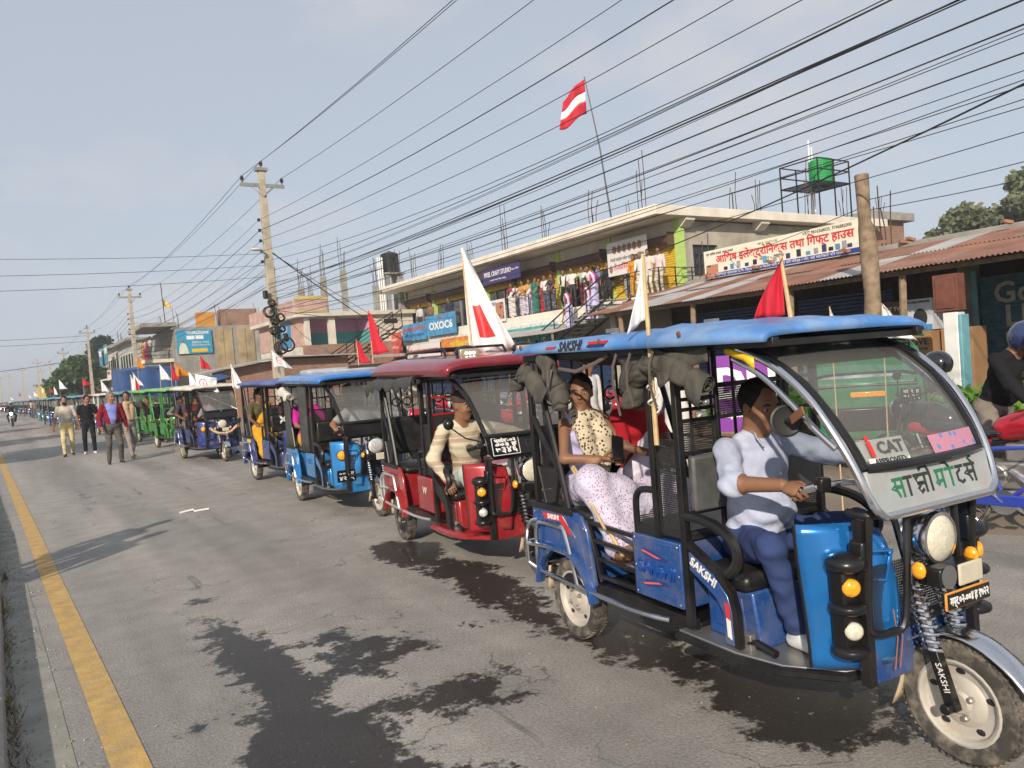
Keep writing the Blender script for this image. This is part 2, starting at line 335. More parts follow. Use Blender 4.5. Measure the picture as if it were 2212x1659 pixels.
# ------------------------------------------------------------------ people
SK = {k: M('skin_'+k, c, .5, var=.06, scale=25, spec=.35) for k, c in dict(a=(.23, .115, .065), b=(.30, .155, .09), c=(.17, .082, .048)).items()}
HAIR = M('hair_black', (.012, .010, .009), .75, var=.3, scale=60, spec=.25); HGREY = M('hair_grey', (.16, .15, .14), .6, var=.3, scale=60)
EYEW = M('eye_white', (.36, .33, .30), .3, var=0); EYEB = M('eye_dark', (.02, .012, .008), .2, var=0); LIP = M('lip', (.20, .065, .055), .45, var=0)
def cloth(name, c, bump=.25): return M('cloth_'+name, c, .88, var=.1, scale=11, bump=bump, bscale=35, spec=.2)
def ik(a, b, l1, l2, hint):
    a, b = np.array(a, float), np.array(b, float); d = b-a; L = min(np.linalg.norm(d), (l1+l2)*.999); u = d/max(np.linalg.norm(d), 1e-6); b = a+u*L
    x = (l1*l1-l2*l2+L*L)/(2*L); y = math.sqrt(max(l1*l1-x*x, 0)); hn = np.array(hint, float); hn = hn-(hn@u)*u; hn = hn/max(np.linalg.norm(hn), 1e-6)
    return a+u*x+hn*y, b
def nrm(v): v = np.array(v, float); return v/max(np.linalg.norm(v), 1e-9)
def hand_mb(W, f, pn, side, curl=.35, s=1.0, lab=0):
    """palm and five fingers at wrist W; f = finger direction, pn = palm normal, side = thumb side"""
    mb = MB(); mb.cm = lab; f, pn, side = nrm(f), nrm(pn), nrm(side); W = np.array(W, float)
    mb.tube([W-f*.03*s, W+f*.0*s, W+f*.035*s, W+f*.075*s, W+f*.092*s], [.024*s, .026*s, .04*s, .042*s, .034*s], 8, flat=1.0)
    V = np.array(mb.v); d = (V-W)@pn; V = V-np.outer(d, pn)*.55; mb.v = [tuple(v) for v in V]
    for i, (o, L) in enumerate(((.031, .072), (.010, .082), (-.011, .076), (-.031, .058))):
        p = W+f*(.085-.006*abs(i-1))*s+side*o*s; pts = [p-f*.02*s, p]; a = .1
        for sg in (.45, .32, .25):
            a += curl*(1.25 if sg < .45 else .9); dd = f*math.cos(a)+pn*math.sin(a); p = p+dd*L*sg*s; pts.append(p)
        mb.tube(pts, [.0095*s, .0098*s, .0088*s, .008*s, .006*s], 6)
    p = W+f*.022*s+side*.03*s+pn*.004; d1 = nrm(f*.6+side*.75+pn*.35); d2 = nrm(f*.9+side*.15+pn*(.25+curl*.5))
    mb.tube([p-side*.015*s, p, p+d1*.036*s, p+d1*.036*s+d2*.03*s, p+d1*.036*s+d2*.052*s], [.012*s, .0125*s, .011*s, .0095*s, .006*s], 6)
    mb.v = [tuple(v) for v in mb.v]; return mb
def person(label, loc, rz=0.0, pelvis=(0, 0, .93), chest=None, lean=(0, 0), head=(0, 0), hands=None, feet=None, knees=None, elbows=None, H=1.70, bulk=1.0, female=False, skin='a',
           top=(.5, .5, .5), bottom=(.1, .1, .12), shoe=(.03, .03, .03), sleeve=.55, skirt=False, pallu=None, vest=None, hairlen=0, hair=HAIR, cap=None, helmet=None, scarf=None, h=.02, curl=(.4, .4), hf=None,
           group=None, noise=.0, face=True, parent=None, seated=False, beard=False, mustache=False, barefoot=False, mats=None, cat='person', hair_on=True):
    """local frame: faces +x, left +y. hands / feet: (right, left) targets"""
    s = H/1.70; B = bulk; S = SDF(); S.cloth = [1, 2, 4]
    def v(*a): return np.array(a, float)
    P = v(*pelvis); ch = P+v(math.sin(lean[0])*.32, math.sin(lean[1])*.32, math.cos(lean[0])*.32)*s if chest is None else v(*chest)
    upv = nrm(ch-P); nb = ch+upv*.225*s; sw = (.165 if female else .185)*s
    fwd = nrm(np.cross(v(0, 1, 0), upv)); lf = v(0, 1, 0)
    fl = (fwd, .74)
    S.ell(P, (.125*s*B, .158*s*B*(1.04 if female else 1), .115*s), .04, 2)
    S.cap(P+upv*.05*s, ch-upv*.02*s, .132*s*B*(.9 if female else 1), .142*s*B*(.88 if female else 1), .05, 1, fl)
    S.ell(ch+upv*.06*s, (.112*s*B, .158*s*B*(.9 if female else 1), .15*s), .05, 1)
    if B > 1.08: S.ell(P+upv*.17*s+fwd*.05*s, (.125*s*B, .14*s*B, .13*s), .06, 1)
    if female:
        for q in (-1, 1): S.ell(ch+upv*.05*s+fwd*.085*s+lf*q*.07*s, (.055*s, .06*s, .06*s), .04, 1)
    S.cap(nb-upv*.07*s, nb+upv*.05*s+fwd*.012, .06*s, .054*s, .03, 0)
    S.cap(nb-upv*.055*s-lf*.1*s, nb-upv*.055*s+lf*.1*s, .058*s, .058*s, .05, 1)
    # head
    yw, pt = head; Rz = np.array([[math.cos(yw), -math.sin(yw), 0], [math.sin(yw), math.cos(yw), 0], [0, 0, 1]]); Ry = np.array([[math.cos(pt), 0, math.sin(pt)], [0, 1, 0], [-math.sin(pt), 0, math.cos(pt)]])
    Rh = Rz@Ry; hc = nb+upv*.035*s+Rh@v(.022, 0, .112)*s; hq = 1.02*s
    def hp(x, y, z): return hc+Rh@v(x, y, z)*hq
    S.ell(hp(-.008, 0, .025), v(.1, .078, .102)*hq, .02, 0, Rh); S.ell(hp(.03, 0, -.05), v(.064, .056, .078)*hq, .03, 0, Rh)
    S.cap(hp(.062, 0, -.105), hp(.055, 0, -.1), .022*hq, .022*hq, .02, 0); S.cap(hp(.094, 0, .012), hp(.112, 0, -.028), .008*hq, .0135*hq, .014, 0)
    S.cap(hp(.08, -.035, .03), hp(.08, .035, .03), .012*hq, None, .02, 0)
    for q in (-1, 1):
        S.ell(hp(-.004, q*.079, -.008), v(.02, .009, .032)*hq, .008, 0, Rh); S.ell(hp(.062, q*.035, -.035), v(.03, .026, .028)*hq, .02, 0, Rh)
    S.cap(nb, hc+Rh@v(-.02, 0, -.06)*hq, .052*s, .052*s, .03, 0)
    ex = []
    # arms
    hands = hands or ((.06, -.26, .80), (.06, .26, .80)); elbows = elbows or ((-.5, -.6, -.2), (-.5, .6, -.2))
    for i, q in enumerate((-1, 1)):
        sh = nb-upv*.065*s+lf*q*sw; W = v(*hands[i]); e, W = ik(sh, W, .285*s, .255*s, elbows[i])
        ua, fa = nrm(e-sh), nrm(W-e); ra = (.047 if not female else .042)*s*(.6+.4*B)
        S.cap(sh, e, ra, ra*.82, .03, 0); S.cap(e, W, ra*.84, ra*.6, .02, 0)
        if sleeve > 0:
            t = min(sleeve*1.0, 1.0); S.cap(sh, sh+ua*.285*s*t, ra+.014*s, ra+.012*s, .025, 1)
            if sleeve > 1: S.cap(e, e+fa*.255*s*min(sleeve-1, 1), ra+.008*s, ra*.8+.004*s, .02, 1)
        f = nrm(hf[i][0]) if hf and hf[i] else fa; pn = nrm(hf[i][1]) if hf and hf[i] else nrm(v(0, -q, 0)-(v(0, -q, 0)@f)*f); sd = nrm(np.cross(f, pn))*(1 if q > 0 else -1)
        if not (hf and hf[i]) and sd@v(1, 0, .3) < 0: sd = -sd
        if hf and hf[i] and len(hf[i]) > 2: sd = nrm(hf[i][2])
        ex.append(hand_mb(W, f, pn, sd, curl[i], s))
    # legs
    feet = feet or ((.0, -.10, .085), (.0, .10, .085)); knees = knees or ((1, -.1, 0), (1, .1, 0)); kn = []
    for i, q in enumerate((-1, 1)):
        hip = P+lf*q*.088*s-upv*.03*s; k, A = ik(hip, v(*feet[i]), .43*s, .42*s, knees[i]); kn.append((hip, k, A))
        if not skirt:
            S.cap(hip, k, .088*s*(.5+.5*B), .064*s, .05, 2); S.cap(k, A-nrm(A-k)*.03, .064*s, .052*s, .03, 2)
        td = nrm(v(k[0]-A[0]+.5, (k[1]-A[1])*.3+q*.1, 0)) if not seated else nrm(v(1, q*.12, 0))
        S.cap(A+v(0, 0, -.012), A+v(0, 0, -.04)-td*.015, .04*s, .036*s, .02, 0 if barefoot else 3); S.cap(A+v(0, 0, -.05)-td*.03, A+v(0, 0, -.055)+td*.15*s, .036*s, .03*s, .02, 0 if barefoot else 3)
        S.cap(A+v(0, 0, .05), A, .038*s, .036*s, .02, 0)
    if skirt:
        (h1, k1, a1), (h2, k2, a2) = kn; K = (k1+k2)/2; A = (a1+a2)/2
        for hh, kk, aa in kn: S.cap(hh, kk, .105*s, .1*s, .08, 2); S.cap(kk, aa+v(0, 0, .02), .1*s, .085*s, .08, 2)
        S.cap((h1+h2)/2, K, .12*s, .1*s, .08, 2); S.cap(K, A+v(0, 0, .02), .11*s, .13*s, .08, 2)
        S.ell(A+v(0, 0, .05), (.13*s, .2*s, .07*s), .08, 2)
    if pallu is not None:                      # cloth end over the left shoulder
        for a_, b_ in (((.075, -.12, .06), (.11, 0, .22)), ((.11, 0, .22), (.07, .11, .42)), ((.07, .11, .42), (0, .13, .5)), ((0, .13, .5), (-.09, .12, .36)), ((-.09, .12, .36), (-.12, .1, -.1))):
            A_, B_ = [P+fwd*c[0]*s*1.1+lf*c[1]*s*1.15+upv*c[2]*s*1.0 for c in (a_, b_)]; S.cap(A_, B_, .07*s, .065*s, .03, 4, (fwd, .6))
    if vest is not None:                       # open jacket or waistcoat: the front strip shows the shirt
        def rl(X, L):
            y = (X-P)@lf; zz = (X-P)@upv; xx = (X-P)@fwd; sh = (np.abs(y) < (.035+.09*np.clip(zz/s/.5, 0, 1))*s) & (xx > 0)
            L = np.where((L == 1) & ~sh & (np.abs(y) < sw+(.3 if sleeve > 1 else .01)), 4, L); return L
        S.relabel = rl
    if scarf is not None:
        S.ell(nb-upv*.02*s+fwd*.02, (.1*s, .115*s, .05*s), .03, 4); ff = .06 if female else .03
        for q in (-1, 1): S.cap(nb-upv*.03*s+lf*q*.07*s+fwd*.05, ch+upv*.06*s+lf*q*.075*s+fwd*(.09+ff)*s, .055*s, .06*s, .03, 4, (fwd, .6)); S.cap(ch+upv*.06*s+lf*q*.075*s+fwd*(.09+ff)*s, P+upv*.12*s+lf*q*.035*s+fwd*(.12+ff)*s, .06*s, .055*s, .03, 4, (fwd, .6))
    root = thing('person', label, cat, loc, rz, group)
    if parent: root.parent = parent
    mm = mats or [SK[skin], None, None, None, None]
    cm = lambda c, nm: c if isinstance(c, bpy.types.Material) else cloth('%s_%.2f_%.2f_%.2f' % ((nm,)+tuple(c)), c)
    ms = [SK[skin], cm(top, 't'), cm(bottom, 'b'), M('shoe_%.2f_%.2f_%.2f' % tuple(shoe), shoe, .55, var=.1), cm(pallu or vest or scarf or (.5, .5, .5), 'p')]
    link('body', S.mesh('body', h, ms, noise=noise, nsc=26, extra=ex), root)
    # hair
    hm = hair; HS = SDF()
    if helmet is None and cap is None and hair_on:
        HS.ell(hp(-.012, 0, .034), v(.108, .086, .108)*hq, .02, 0, Rh)
        if hairlen: HS.ell(hp(-.09, 0, -.02), v(.05, .05, .055)*hq, .03, 0, Rh); HS.cap(hp(-.06, 0, .0), hp(-.085, 0, -.12*hairlen), .06*hq, .04*hq, .03, 0)
        Ri = Rh.T
        def cutf(g, Ri=Ri):
            q = (g-hc)@Ri.T/hq; x, y, z = q[..., 0], q[..., 1], q[..., 2]
            fr = x-(.062+.05*np.minimum(z-.075, .0)*9-.16*np.abs(y)+.012*np.sin(60*y))  # hairline runs back at the sides
            lowr = (-.045-z)*(1 if not hairlen else .0)-(.02 if hairlen else 0)-(x < -.03)*.03
            return np.maximum(fr, lowr)*.6
        link('hair', HS.mesh('hair', max(.008, h*.6) if h > .012 else .006, [hm], noise=.0025, nsc=70, cut=cutf), root)
    if cap is not None:
        c = MB(); q0 = [(.1, .0), (.104, .03), (.095, .065), (.06, .095), (.001, .108)]
        c.lathe(q0, 14); c.grid(lambda a, b: ((.07+.1*a)*math.cos((b-.5)*1.5)+.03, (.07+.09*a)*math.sin((b-.5)*1.5), .012-.03*a), 3, 6)
        c.v = [tuple(hc+Rh@(np.array(q)*hq*v(1.03, .87, 1)+v(-.01, 0, .035)*hq)) for q in c.v]; c.build('cap', cm(cap, 'cap'), root, solid=.004)
    if helmet is not None:
        c = SDF(); c.ell(hp(-.005, 0, .02), v(.135, .118, .14)*hq, .02, 0, Rh); Ri = Rh.T
        def cuth(g):
            q = (g-hc)@Ri.T/hq; return np.maximum(np.minimum(q[..., 0]-.04, .05-q[..., 2]), -.1-q[..., 2])
        link('helmet', c.mesh('helmet', max(.008, h*.7), [M('helmet_%.2f_%.2f_%.2f' % tuple(helmet), helmet, .18, coat=1, var=.05)], cut=cuth), root, solid=.008)
        mb = MB(); mb.grid(lambda a, b: tuple(hp((.128+.02*math.sin(a*3.14))*math.cos((b-.5)*2.2), .118*math.sin((b-.5)*2.3), .055-.11*a)), 4, 8); mb.build('visor', M('visor', (.01, .012, .016), .08, var=0, coat=1), root)
    if face and helmet is None:
        for q in (-1, 1):
            e = MB().sph((0, 0, 0), (.007*hq, .0145*hq, .0085*hq), 8, 6, 0).sph((.004*hq, 0, 0), (.0052*hq, .007*hq, .0075*hq), 8, 5, 1); e.v = [tuple(hp(.0845, q*.033, .002)+Rh@np.array(u)) for u in e.v]; e.build('eye', [EYEW, EYEB], root)
            b_ = MB().tube([hp(.094, q*.014, .024), hp(.095, q*.034, .030), hp(.082, q*.055, .023)], [.0035*hq, .0048*hq, .0025*hq], 5); b_.build('eyebrow', hm if hair is not HGREY else HAIR, root)
        MB().tube([hp(.082, -.026, -.063), hp(.0935, -.009, -.0605), hp(.0955, 0, -.062), hp(.0935, .009, -.0605), hp(.082, .026, -.063)], [.002*hq, .006*hq, .0065*hq, .006*hq, .002*hq], 6).build('mouth', LIP, root)
        if mustache or beard: MB().tube([hp(.078, -.034, -.058), hp(.096, -.012, -.047), hp(.099, 0, -.046), hp(.096, .012, -.047), hp(.078, .034, -.058)], [.003*hq, .008*hq, .008*hq, .008*hq, .003*hq], 6).build('mustache', HAIR, root)
        if beard:
            bd = SDF(); bd.ell(hp(.03, 0, -.068), v(.07, .062, .068)*hq, .02, 0, Rh); Ri = Rh.T
            link('beard', bd.mesh('beard', max(.008, h*.5), [HAIR], noise=.002, nsc=80, cut=lambda g: np.maximum((((g-hc)@Ri.T/hq)[..., 2]+.05-.25*np.abs(((g-hc)@Ri.T/hq)[..., 1])), -.0-((g-hc)@Ri.T/hq)[..., 0]+.0)*.7), root)
    return root
# ------------------------------------------------------------------ electric rickshaws
BLK = M('black_steel', (.006, .006, .007), .38, var=.25, scale=9, dust=.10, dcol=(.20, .17, .14)); BLKP = M('black_plastic', (.006, .006, .007), .28, var=.1, dust=.06, dcol=(.25, .22, .18))
CHR = M('chrome', (.72, .72, .74), .16, 1.0, var=.05, dust=.12, dcol=(.45, .4, .33)); STL = M('worn_steel', (.42, .41, .39), .38, .8, var=.2, dust=.3)
RUB = M('tyre_rubber', (.028, .027, .026), .85, var=.3, scale=14, dust=.9, dcol=(.36, .31, .24)); RIM = M('rim_silver', (.56, .53, .47), .42, .2, var=.12, scale=9, dust=.85, dcol=(.36, .29, .21)); RIMB = M('rim_black', (.02, .02, .02), .4, var=.1)
LEA = M('black_leatherette', (.008, .008, .009), .38, var=.3, scale=14, bump=.3, bscale=18, dust=.12, dcol=(.3, .27, .23)); PERF = perforated('perforated_sheet'); PERFY = perforated('perforated_sheet_y')
AMB = M('amber_lens', (.95, .36, .01), .15, var=.25, scale=60, coat=1); LENS = M('lamp_lens', (.62, .58, .46), .22, var=.15, scale=70, coat=1); LENSG = M('lamp_glass', (.75, .75, .72), .1, .4, var=.3, scale=50, coat=1)
GLS = glass('windscreen_glass'); GLSD = glass('tinted_glass', (.2, .2, .22), .2); TARP = M('grey_canvas', (.062, .058, .048), .85, var=.4, scale=11, bump=.9, bscale=22, dust=.35, dcol=(.16, .14, .11)); WHT = M('white_paint', (.78, .77, .74), .5, var=.05); RED = M('red_print', (.62, .03, .03), .5, var=.05); NAVY = M('navy_print', (.02, .035, .16), .5, var=.05)
BAM = M('bamboo', (.56, .40, .20), .6, var=.2, scale=14); GRYP = M('grey_paint', (.33, .36, .37), .5, var=.1, dust=.35, dcol=(.30, .17, .09), scale=8); MUD = M('tan_rubber_flap', (.45, .36, .24), .8, var=.15); RUST = M('rust', (.2, .085, .04), .9, var=.3)
def paint(n, c, dust=.4, rough=.22, metal=.25): return M('paint_'+n, c, rough, metal, var=.1, scale=6, coat=.6, dust=dust*1.3, dcol=(.30, .26, .21), bump=.05, bscale=5)
def wheel(root, c, r=.245, w=.1, rim=RIM, name='wheel', n=28, face=-1):
    x, y, z = c; t = MB(); rr = r*.66
    t.lathe([(rr, -w*.36), (r*.78, -w*.5), (r*.93, -w*.45), (r*.985, -w*.3), (r, 0), (r*.985, w*.3), (r*.93, w*.45), (r*.78, w*.5), (rr, w*.36)], n, (0, 0, 0), 'y', closed=True)
    if n > 20:                                                   # tread blocks
        for k in range(n*2):
            a = 2*math.pi*k/(n*2)
            for q in (-1, 1): t.box((r*.985*math.cos(a), q*w*.3, r*.985*math.sin(a)), (r*.03, w*.22, r*.04), (0, -a, q*.3))
    o = t.build(name, RUB, root, loc=c)
    m = MB(); f = face
    m.lathe([(rr*1.06, f*w*.40), (rr*1.0, f*w*.43), (rr*.93, f*w*.36), (rr*.88, f*w*.16), (rr*.62, f*w*.10), (rr*.5, f*w*.24), (rr*.3, f*w*.26), (rr*.24, f*w*.42), (.001, f*w*.43)], n, ax='y', closed=True)
    m.lathe([(rr*1.06, -f*w*.40), (rr*.9, -f*w*.2), (rr*.3, -f*w*.2), (.001, -f*w*.2)], n, ax='y', closed=True)
    ob = m.build('rim', rim, o)
    if n > 20:
        for k in range(4):
            b = MB(); a = k*math.pi/2+.5; b.lathe([(.012, 0), (.012, f*.022), (.006, f*.026)], 6, (rr*.36*math.cos(a), f*w*.25, rr*.36*math.sin(a)), 'y'); b.build('wheel_nut', STL, o)
        for k in range(5):
            a = k*2*math.pi/5+.3; MB().sph((rr*.76*math.cos(a), f*w*.13, rr*.76*math.sin(a)), (.022, .004, .014), 8, 4).build('rim_slot', RIMB, o, rot=(0, 0, 0))
    return o
def side_poly(pts, y0, y1): return MB().prism(pts, y0, y1, 'y')
def arc(cx, cz, r, a0, a1, n=8): return [(cx+r*math.cos(a0+(a1-a0)*i/n), cz+r*math.sin(a0+(a1-a0)*i/n)) for i in range(n+1)]
def roof_mesh(half=.56, x0=-.28, x1=1.83, z=1.735, h=.10, bump=True, nu=40, nv=28):
    m = MB()
    def f(u, v):
        c = math.cos(math.pi*(1-v)); t = math.copysign(abs(c)**.55, c); sn = math.sin(math.pi*v)
        us = .5-.5*math.cos(math.pi*u); x = x0+(x1-x0)*us; e2 = max(0, math.sin(math.pi*u))**.3
        wv = half*(.94+.06*e2)*(1-.03*max(0, (us-.8)/.2)**2); pr = sn**.5
        zz = z+h*pr*(e2 if us < .5 else .35+.65*e2)
        if bump: zz += ((.018*min(1, max(0, (us-.55)/.05))*(1-.5*max(0, us-.75)/.25)+.006*math.sin(us*34)*(us > .55))*max(0, 1-abs(t)**4) + .007*math.cos(t*15)*(abs(t) < .85))*e2
        return (x, t*wv, zz+.03*(1-us)-.012*us)
    m.grid(f, nu, nv); return m
def spring(root, x0, z0, x1, z1, y, mat, r=.038, turns=9):
    pts = [(x0+(x1-x0)*i/(turns*10)+r*math.cos(i*2*math.pi/10)*.95, y+r*math.sin(i*2*math.pi/10), z0+(z1-z0)*i/(turns*10)) for i in range(turns*10+1)]
    MB().tube(pts, .0068, 6).build('spring', mat, root)
def rolled_tarp(name, root, path, r, seed=0, mat=None, open_end=True, turns=2.6):
    P = [Vector(p) for p in path]; rnd = random.Random(seed); n = 34; L = [0.0]
    for i in range(len(P)-1): L.append(L[-1]+(P[i+1]-P[i]).length)
    def pos(t):
        t *= L[-1]; i = max(k for k in range(len(P)-1) if L[k] <= t+1e-9); return P[i].lerp(P[i+1], (t-L[i])/max(1e-9, L[i+1]-L[i]))
    C = [(pos(max(0, t-.06))+pos(t)+pos(min(1, t+.06)))/3 for t in [k/n for k in range(n+1)]]; C[0] = P[0]; C[-1] = P[-1]
    a1, a2, a3 = [rnd.random()*6 for _ in range(3)]; ties = [rnd.uniform(.25, .45), rnd.uniform(.6, .8)]; F = []
    for k in range(n+1):
        T = (C[min(k+1, n)]-C[max(k-1, 0)]).normalized(); u = Vector((0, 1, 0)); u = (u-T*u.dot(T)).normalized(); F.append((u, T.cross(u)))
    def f(uu, v):
        k = min(n, int(round(uu*n))); th = v*2*math.pi*turns+.25*math.sin(uu*9+a1); q = uu*L[-1]/.055
        cr = .10*abs(math.sin(th*1.5+q*.9+a2))-.05+.07*math.sin(q*2.3+2*th+a3)+.05*math.sin(q*5.1-3*th)
        rad = r*(.30+.74*v)*(1+cr*(.3+.7*v))*(1-sum(.22*math.exp(-((uu-t)/.045)**2) for t in ties)); fl = max(0, v-.93)/.07
        p = C[k]+F[k][0]*rad*math.cos(th)*.92+F[k][1]*rad*math.sin(th); return (p.x, p.y-.012*fl, p.z-.045*fl*(1+.5*math.sin(q*1.3+a1)))
    return MB().grid(f, n, 64).build(name, mat or TARP, root, solid=.003, smooth=70)
def flag(label, base, top, cloth_mat, size=(.45, .5), droop=.5, tri=False, sign=-1, mat=BAM, az=0.6, rad=.007, emblem=None, group=None, seed=1, cat='flag'):
    """stick from base to top with a cloth hanging near the top"""
    b, t = Vector(base), Vector(top); o = thing('flag', label, cat, b, 0, group); d = t-b
    MB().tube([(0, 0, 0), tuple(d*.5+Vector((.004, .003, 0))), tuple(d)], [rad, rad*.9, rad*.7], 7).build('stick', mat, o)
    W, Hh = size; ax = Vector((math.cos(az), math.sin(az), 0))*sign; rnd = random.Random(seed); p1, p2 = rnd.random()*6, rnd.random()*6; up = d.normalized(); pn = ax.cross(Vector((0, 0, 1)))
    def f(u, v):                 # u along fly, v down hoist
        w = W*u*(1 if not tri else v**.9 if tri == 2 else (1-v*.0)); hh = Hh*(v if not tri == 1 else (v-.5)*(1-u)+.5*(1-.0))
        x = w*(1-droop*.55); z = -hh-(w*droop*.8)*(1-.25*v); wob = .10*W*u*(math.sin(u*7+p1+v*2)+.6*math.sin(u*13+v*5+p2))*(.7+droop)+.025*W*math.sin(u*17+v*9+p2)*min(1, 3*u); wob += (.13*W*math.sin(10*u+1.5*v+p1)*v*min(1, 4*u) if tri else 0); x += .05*W*u*math.sin(5*v+p1); z += .06*Hh*u*math.sin(4*u+p2)*(1 if tri else .5)
        return tuple(d-up*.02+up*(0)+ax*x+Vector((0, 0, z))+pn*wob+up*0)
    c = MB().grid(f, 14, 12).build('flag_cloth', cloth_mat, o, solid=.002, smooth=80)
    if emblem:
        em = MB(); e = emblem; sg = .005*(1 if pn.dot(Vector((-.55, -.83, 0))) > 0 else -1)
        if len(e) == 4: em.grid(lambda u, v: tuple(Vector(f(e[0]+(e[1]-e[0])*u, e[2]+(e[3]-e[2])*v))+pn*sg), 8, 8)
        else:
            em.grid(lambda u, v: tuple(Vector(f(e[0]+e[2]*(.8+.2*v)*math.cos(6.2832*u), e[1]+e[2]*1.2*(.8+.2*v)*math.sin(6.2832*u)))+pn*sg), 24, 2); em.grid(lambda u, v: tuple(Vector(f(e[0]+e[2]*(-.5+u)*1.0, e[1]+e[2]*(.15*v+.5*(u-.5))))+pn*sg), 6, 2); em.grid(lambda u, v: tuple(Vector(f(e[0]+e[2]*(-.08+.16*v), e[1]+e[2]*(-.6+1.2*u)))+pn*sg), 6, 2)
        em.build('emblem', RED, c)
    return o
def rickshaw(label, rear, ang, cfg, hero=False, group='electric rickshaws in the procession'):
    """rear = ground point under the rear axle's right wheel; ang = heading off -Y towards -X"""
    a = R(ang); d = Vector((-math.sin(a), -math.cos(a), 0)); l = Vector((math.cos(a), -math.sin(a), 0))
    org = Vector((rear[0], rear[1], 0))+l*.42; g = cfg.get; lod = g('lod', 0)
    o = thing('electric_rickshaw', label, 'rickshaw', org, math.atan2(d.y, d.x), group)
    body, roof, frame = g('body'), g('roof'), g('frame', BLK); n = 28 if lod == 0 else 16; bz = .004 if lod == 0 else 0
    if g('zs'): o.scale = g('zs')
    # wheels
    for y in (-.42, .42): wheel(o, (.1, y, .245), rim=g('rim', RIM), n=n, face=-1 if y < 0 else 1)
    wheel(o, (2.24, 0, .245), rim=g('rim', RIM), n=n)
    # chassis, floor
    m = MB()
    for y in (-.44, .44): m.bb(-.32, 1.2, y-.02, y+.02, .34, .40)
    m.bb(-.32, 1.2, -.42, .42, .355, .375); m.bar([(.1, -.36, .245), (.1, .36, .245)], .06); m.bar([(1.2, -.2, .3), (2.0, -.1, .36)], .04); m.bar([(1.2, .2, .3), (2.0, .1, .36)], .04)
    m.build('chassis', BLK, o, bz)
    fb = [(1.13, -.5), (1.52, -.5), (1.74, -.45), (1.94, -.30), (2.0, -.1), (2.0, .1), (1.94, .30), (1.74, .45), (1.52, .5), (1.13, .5)]
    MB().prism(fb, .31, .345, 'z').build('footboard', g('board', STL), o, bz)
    MB().tube([(p[0], p[1]*1.015, .318) for p in fb], .022, 6).build('footboard_rim', g('rimmat', BLK), o)
    # rear tub
    for s_, y in ((-1, -.49), (1, .49)):
        y0, y1 = (y-.012, y+.012); arch = arc(.1, .25, .31, math.pi*.93, math.pi*.05, 12)
        side_poly([(-.27, .42)]+[(x, z) for x, z in arch if z > .36]+[(.41, .40), (.36, .70), (.30, .79), (.2, .805), (-.27, .775)], y0, y1).build('side_panel', body, o, bz)
        m = MB(); A0 = arc(.1, .25, .315, math.pi*.95, math.pi*.05, 12); m.tube([(x, y+s_*.03, z) for x, z in A0], .016, 6, flat=2.2); m.build('wheel_arch', body, o)
    MB().bb(-.28, -.255, -.48, .48, .40, .775).bb(-.25, .28, -.47, -.455, .55, .73).bb(-.25, .28, .455, .47, .55, .73).bb(.26, .285, -.455, .455, .38, .73).build('seat_base', body, o, bz)
    MB().bb(-.25, .34, -.455, .455, .735, .80).build('passenger_seat', LEA, o, .03)
    MB().box((-.25, 0, 1.08), (.07, .9, .40), (0, -.1, 0)).build('seat_back', LEA, o, .025)
    [MB().bb(-.30, .22, q*.495-.02, q*.495+.02, .778, .815).build('body_rail', BLK, o, bz) for q in (-1, 1)]
    # bench box behind the driver
    MB().bb(.80, 1.18, -.5, .5, .45, .775).build('bench_box', body, o, .006)
    MB().bb(.80, 1.2, -.47, .47, .778, .83).build('bench_seat', LEA, o, .015)
    # pillars and rails
    zt = 1.735
    for s_ in (-1, 1):
        y = s_*.475
        for xx, z0 in ((-.22, .815), (1.0, .775), (1.2, .37)): MB().bar([(xx, y, z0), (xx, y, zt)], .036).build('pillar', frame, o, bz)
        MB().tube([(-.14, y, zt-.01), (-.12, y, 1.62), (-.03, y, 1.36), (.07, y, 1.06), (.14, y, .81)], .02, 8).build('diagonal_brace', frame, o)
        if lod < 2: MB().tube([(-.21, y, 1.36), (-.12, y, 1.24), (.06, y, 1.04)], .019, 8).build('diagonal_brace', frame, o)
        MB().bar([(-.26, y, zt), (1.84, y*.98, zt-.015)], .04).build('roof_rail', BLK, o, bz)
        if lod < 2:
            tri = [(-.19, 1.05), (.06, 1.04), (.0, .83), (-.12, .80)]
            side_poly(tri, y-.004, y+.004).build('perforated_panel', PERF, o); MB().tube([(x, y, z) for x, z in tri], .011, 6, closed=True).build('panel_frame', frame, o)
            side_poly([(1.02, .80), (1.18, .80), (1.18, 1.26), (1.02, 1.26)], y-.004, y+.004).build('perforated_panel', PERF, o)
            MB().bar([(1.0, y, 1.265), (1.2, y, 1.27)], .026).build('panel_frame', frame, o)
            MB().tube([(.82, y, .775), (.82, y, .93), (.84, y, .985), (.89, y, 1.01), (1.0, y, 1.015)], .018, 8).build('arm_loop', frame, o)
            if s_ < 0 and hero: side_poly([(.83, .78), (1.0, .78), (1.0, .97), (.97, .93), (.92, .885), (.86, .875)], y-.004, y+.004).build('perforated_panel', PERF, o)
        # driver arm frame
        if g('arm', 1):
            MB().tube([(1.2, y, .915), (1.3, y, .915), (1.42, y, .895), (1.51, y, .85), (1.545, y, .79), (1.53, y, .73), (1.48, y, .685)], .026, 8).build('driver_armrest', frame, o)
            MB().bar([(1.2, y, .79), (1.40, y, .69), (1.49, y, .60), (1.515, y, .52), (1.52, y, .36)], .032).build('side_frame', frame, o)
            inn = [(1.225, .745), (1.39, .665), (1.47, .585), (1.495, .51), (1.50, .36), (1.44, .36), (1.435, .50), (1.40, .555), (1.33, .60), (1.225, .655)]
            sp = side_poly(inn, y-.012, y+.012).build('side_frame_panel', body if g('armpanel', 1) else frame, o, bz)
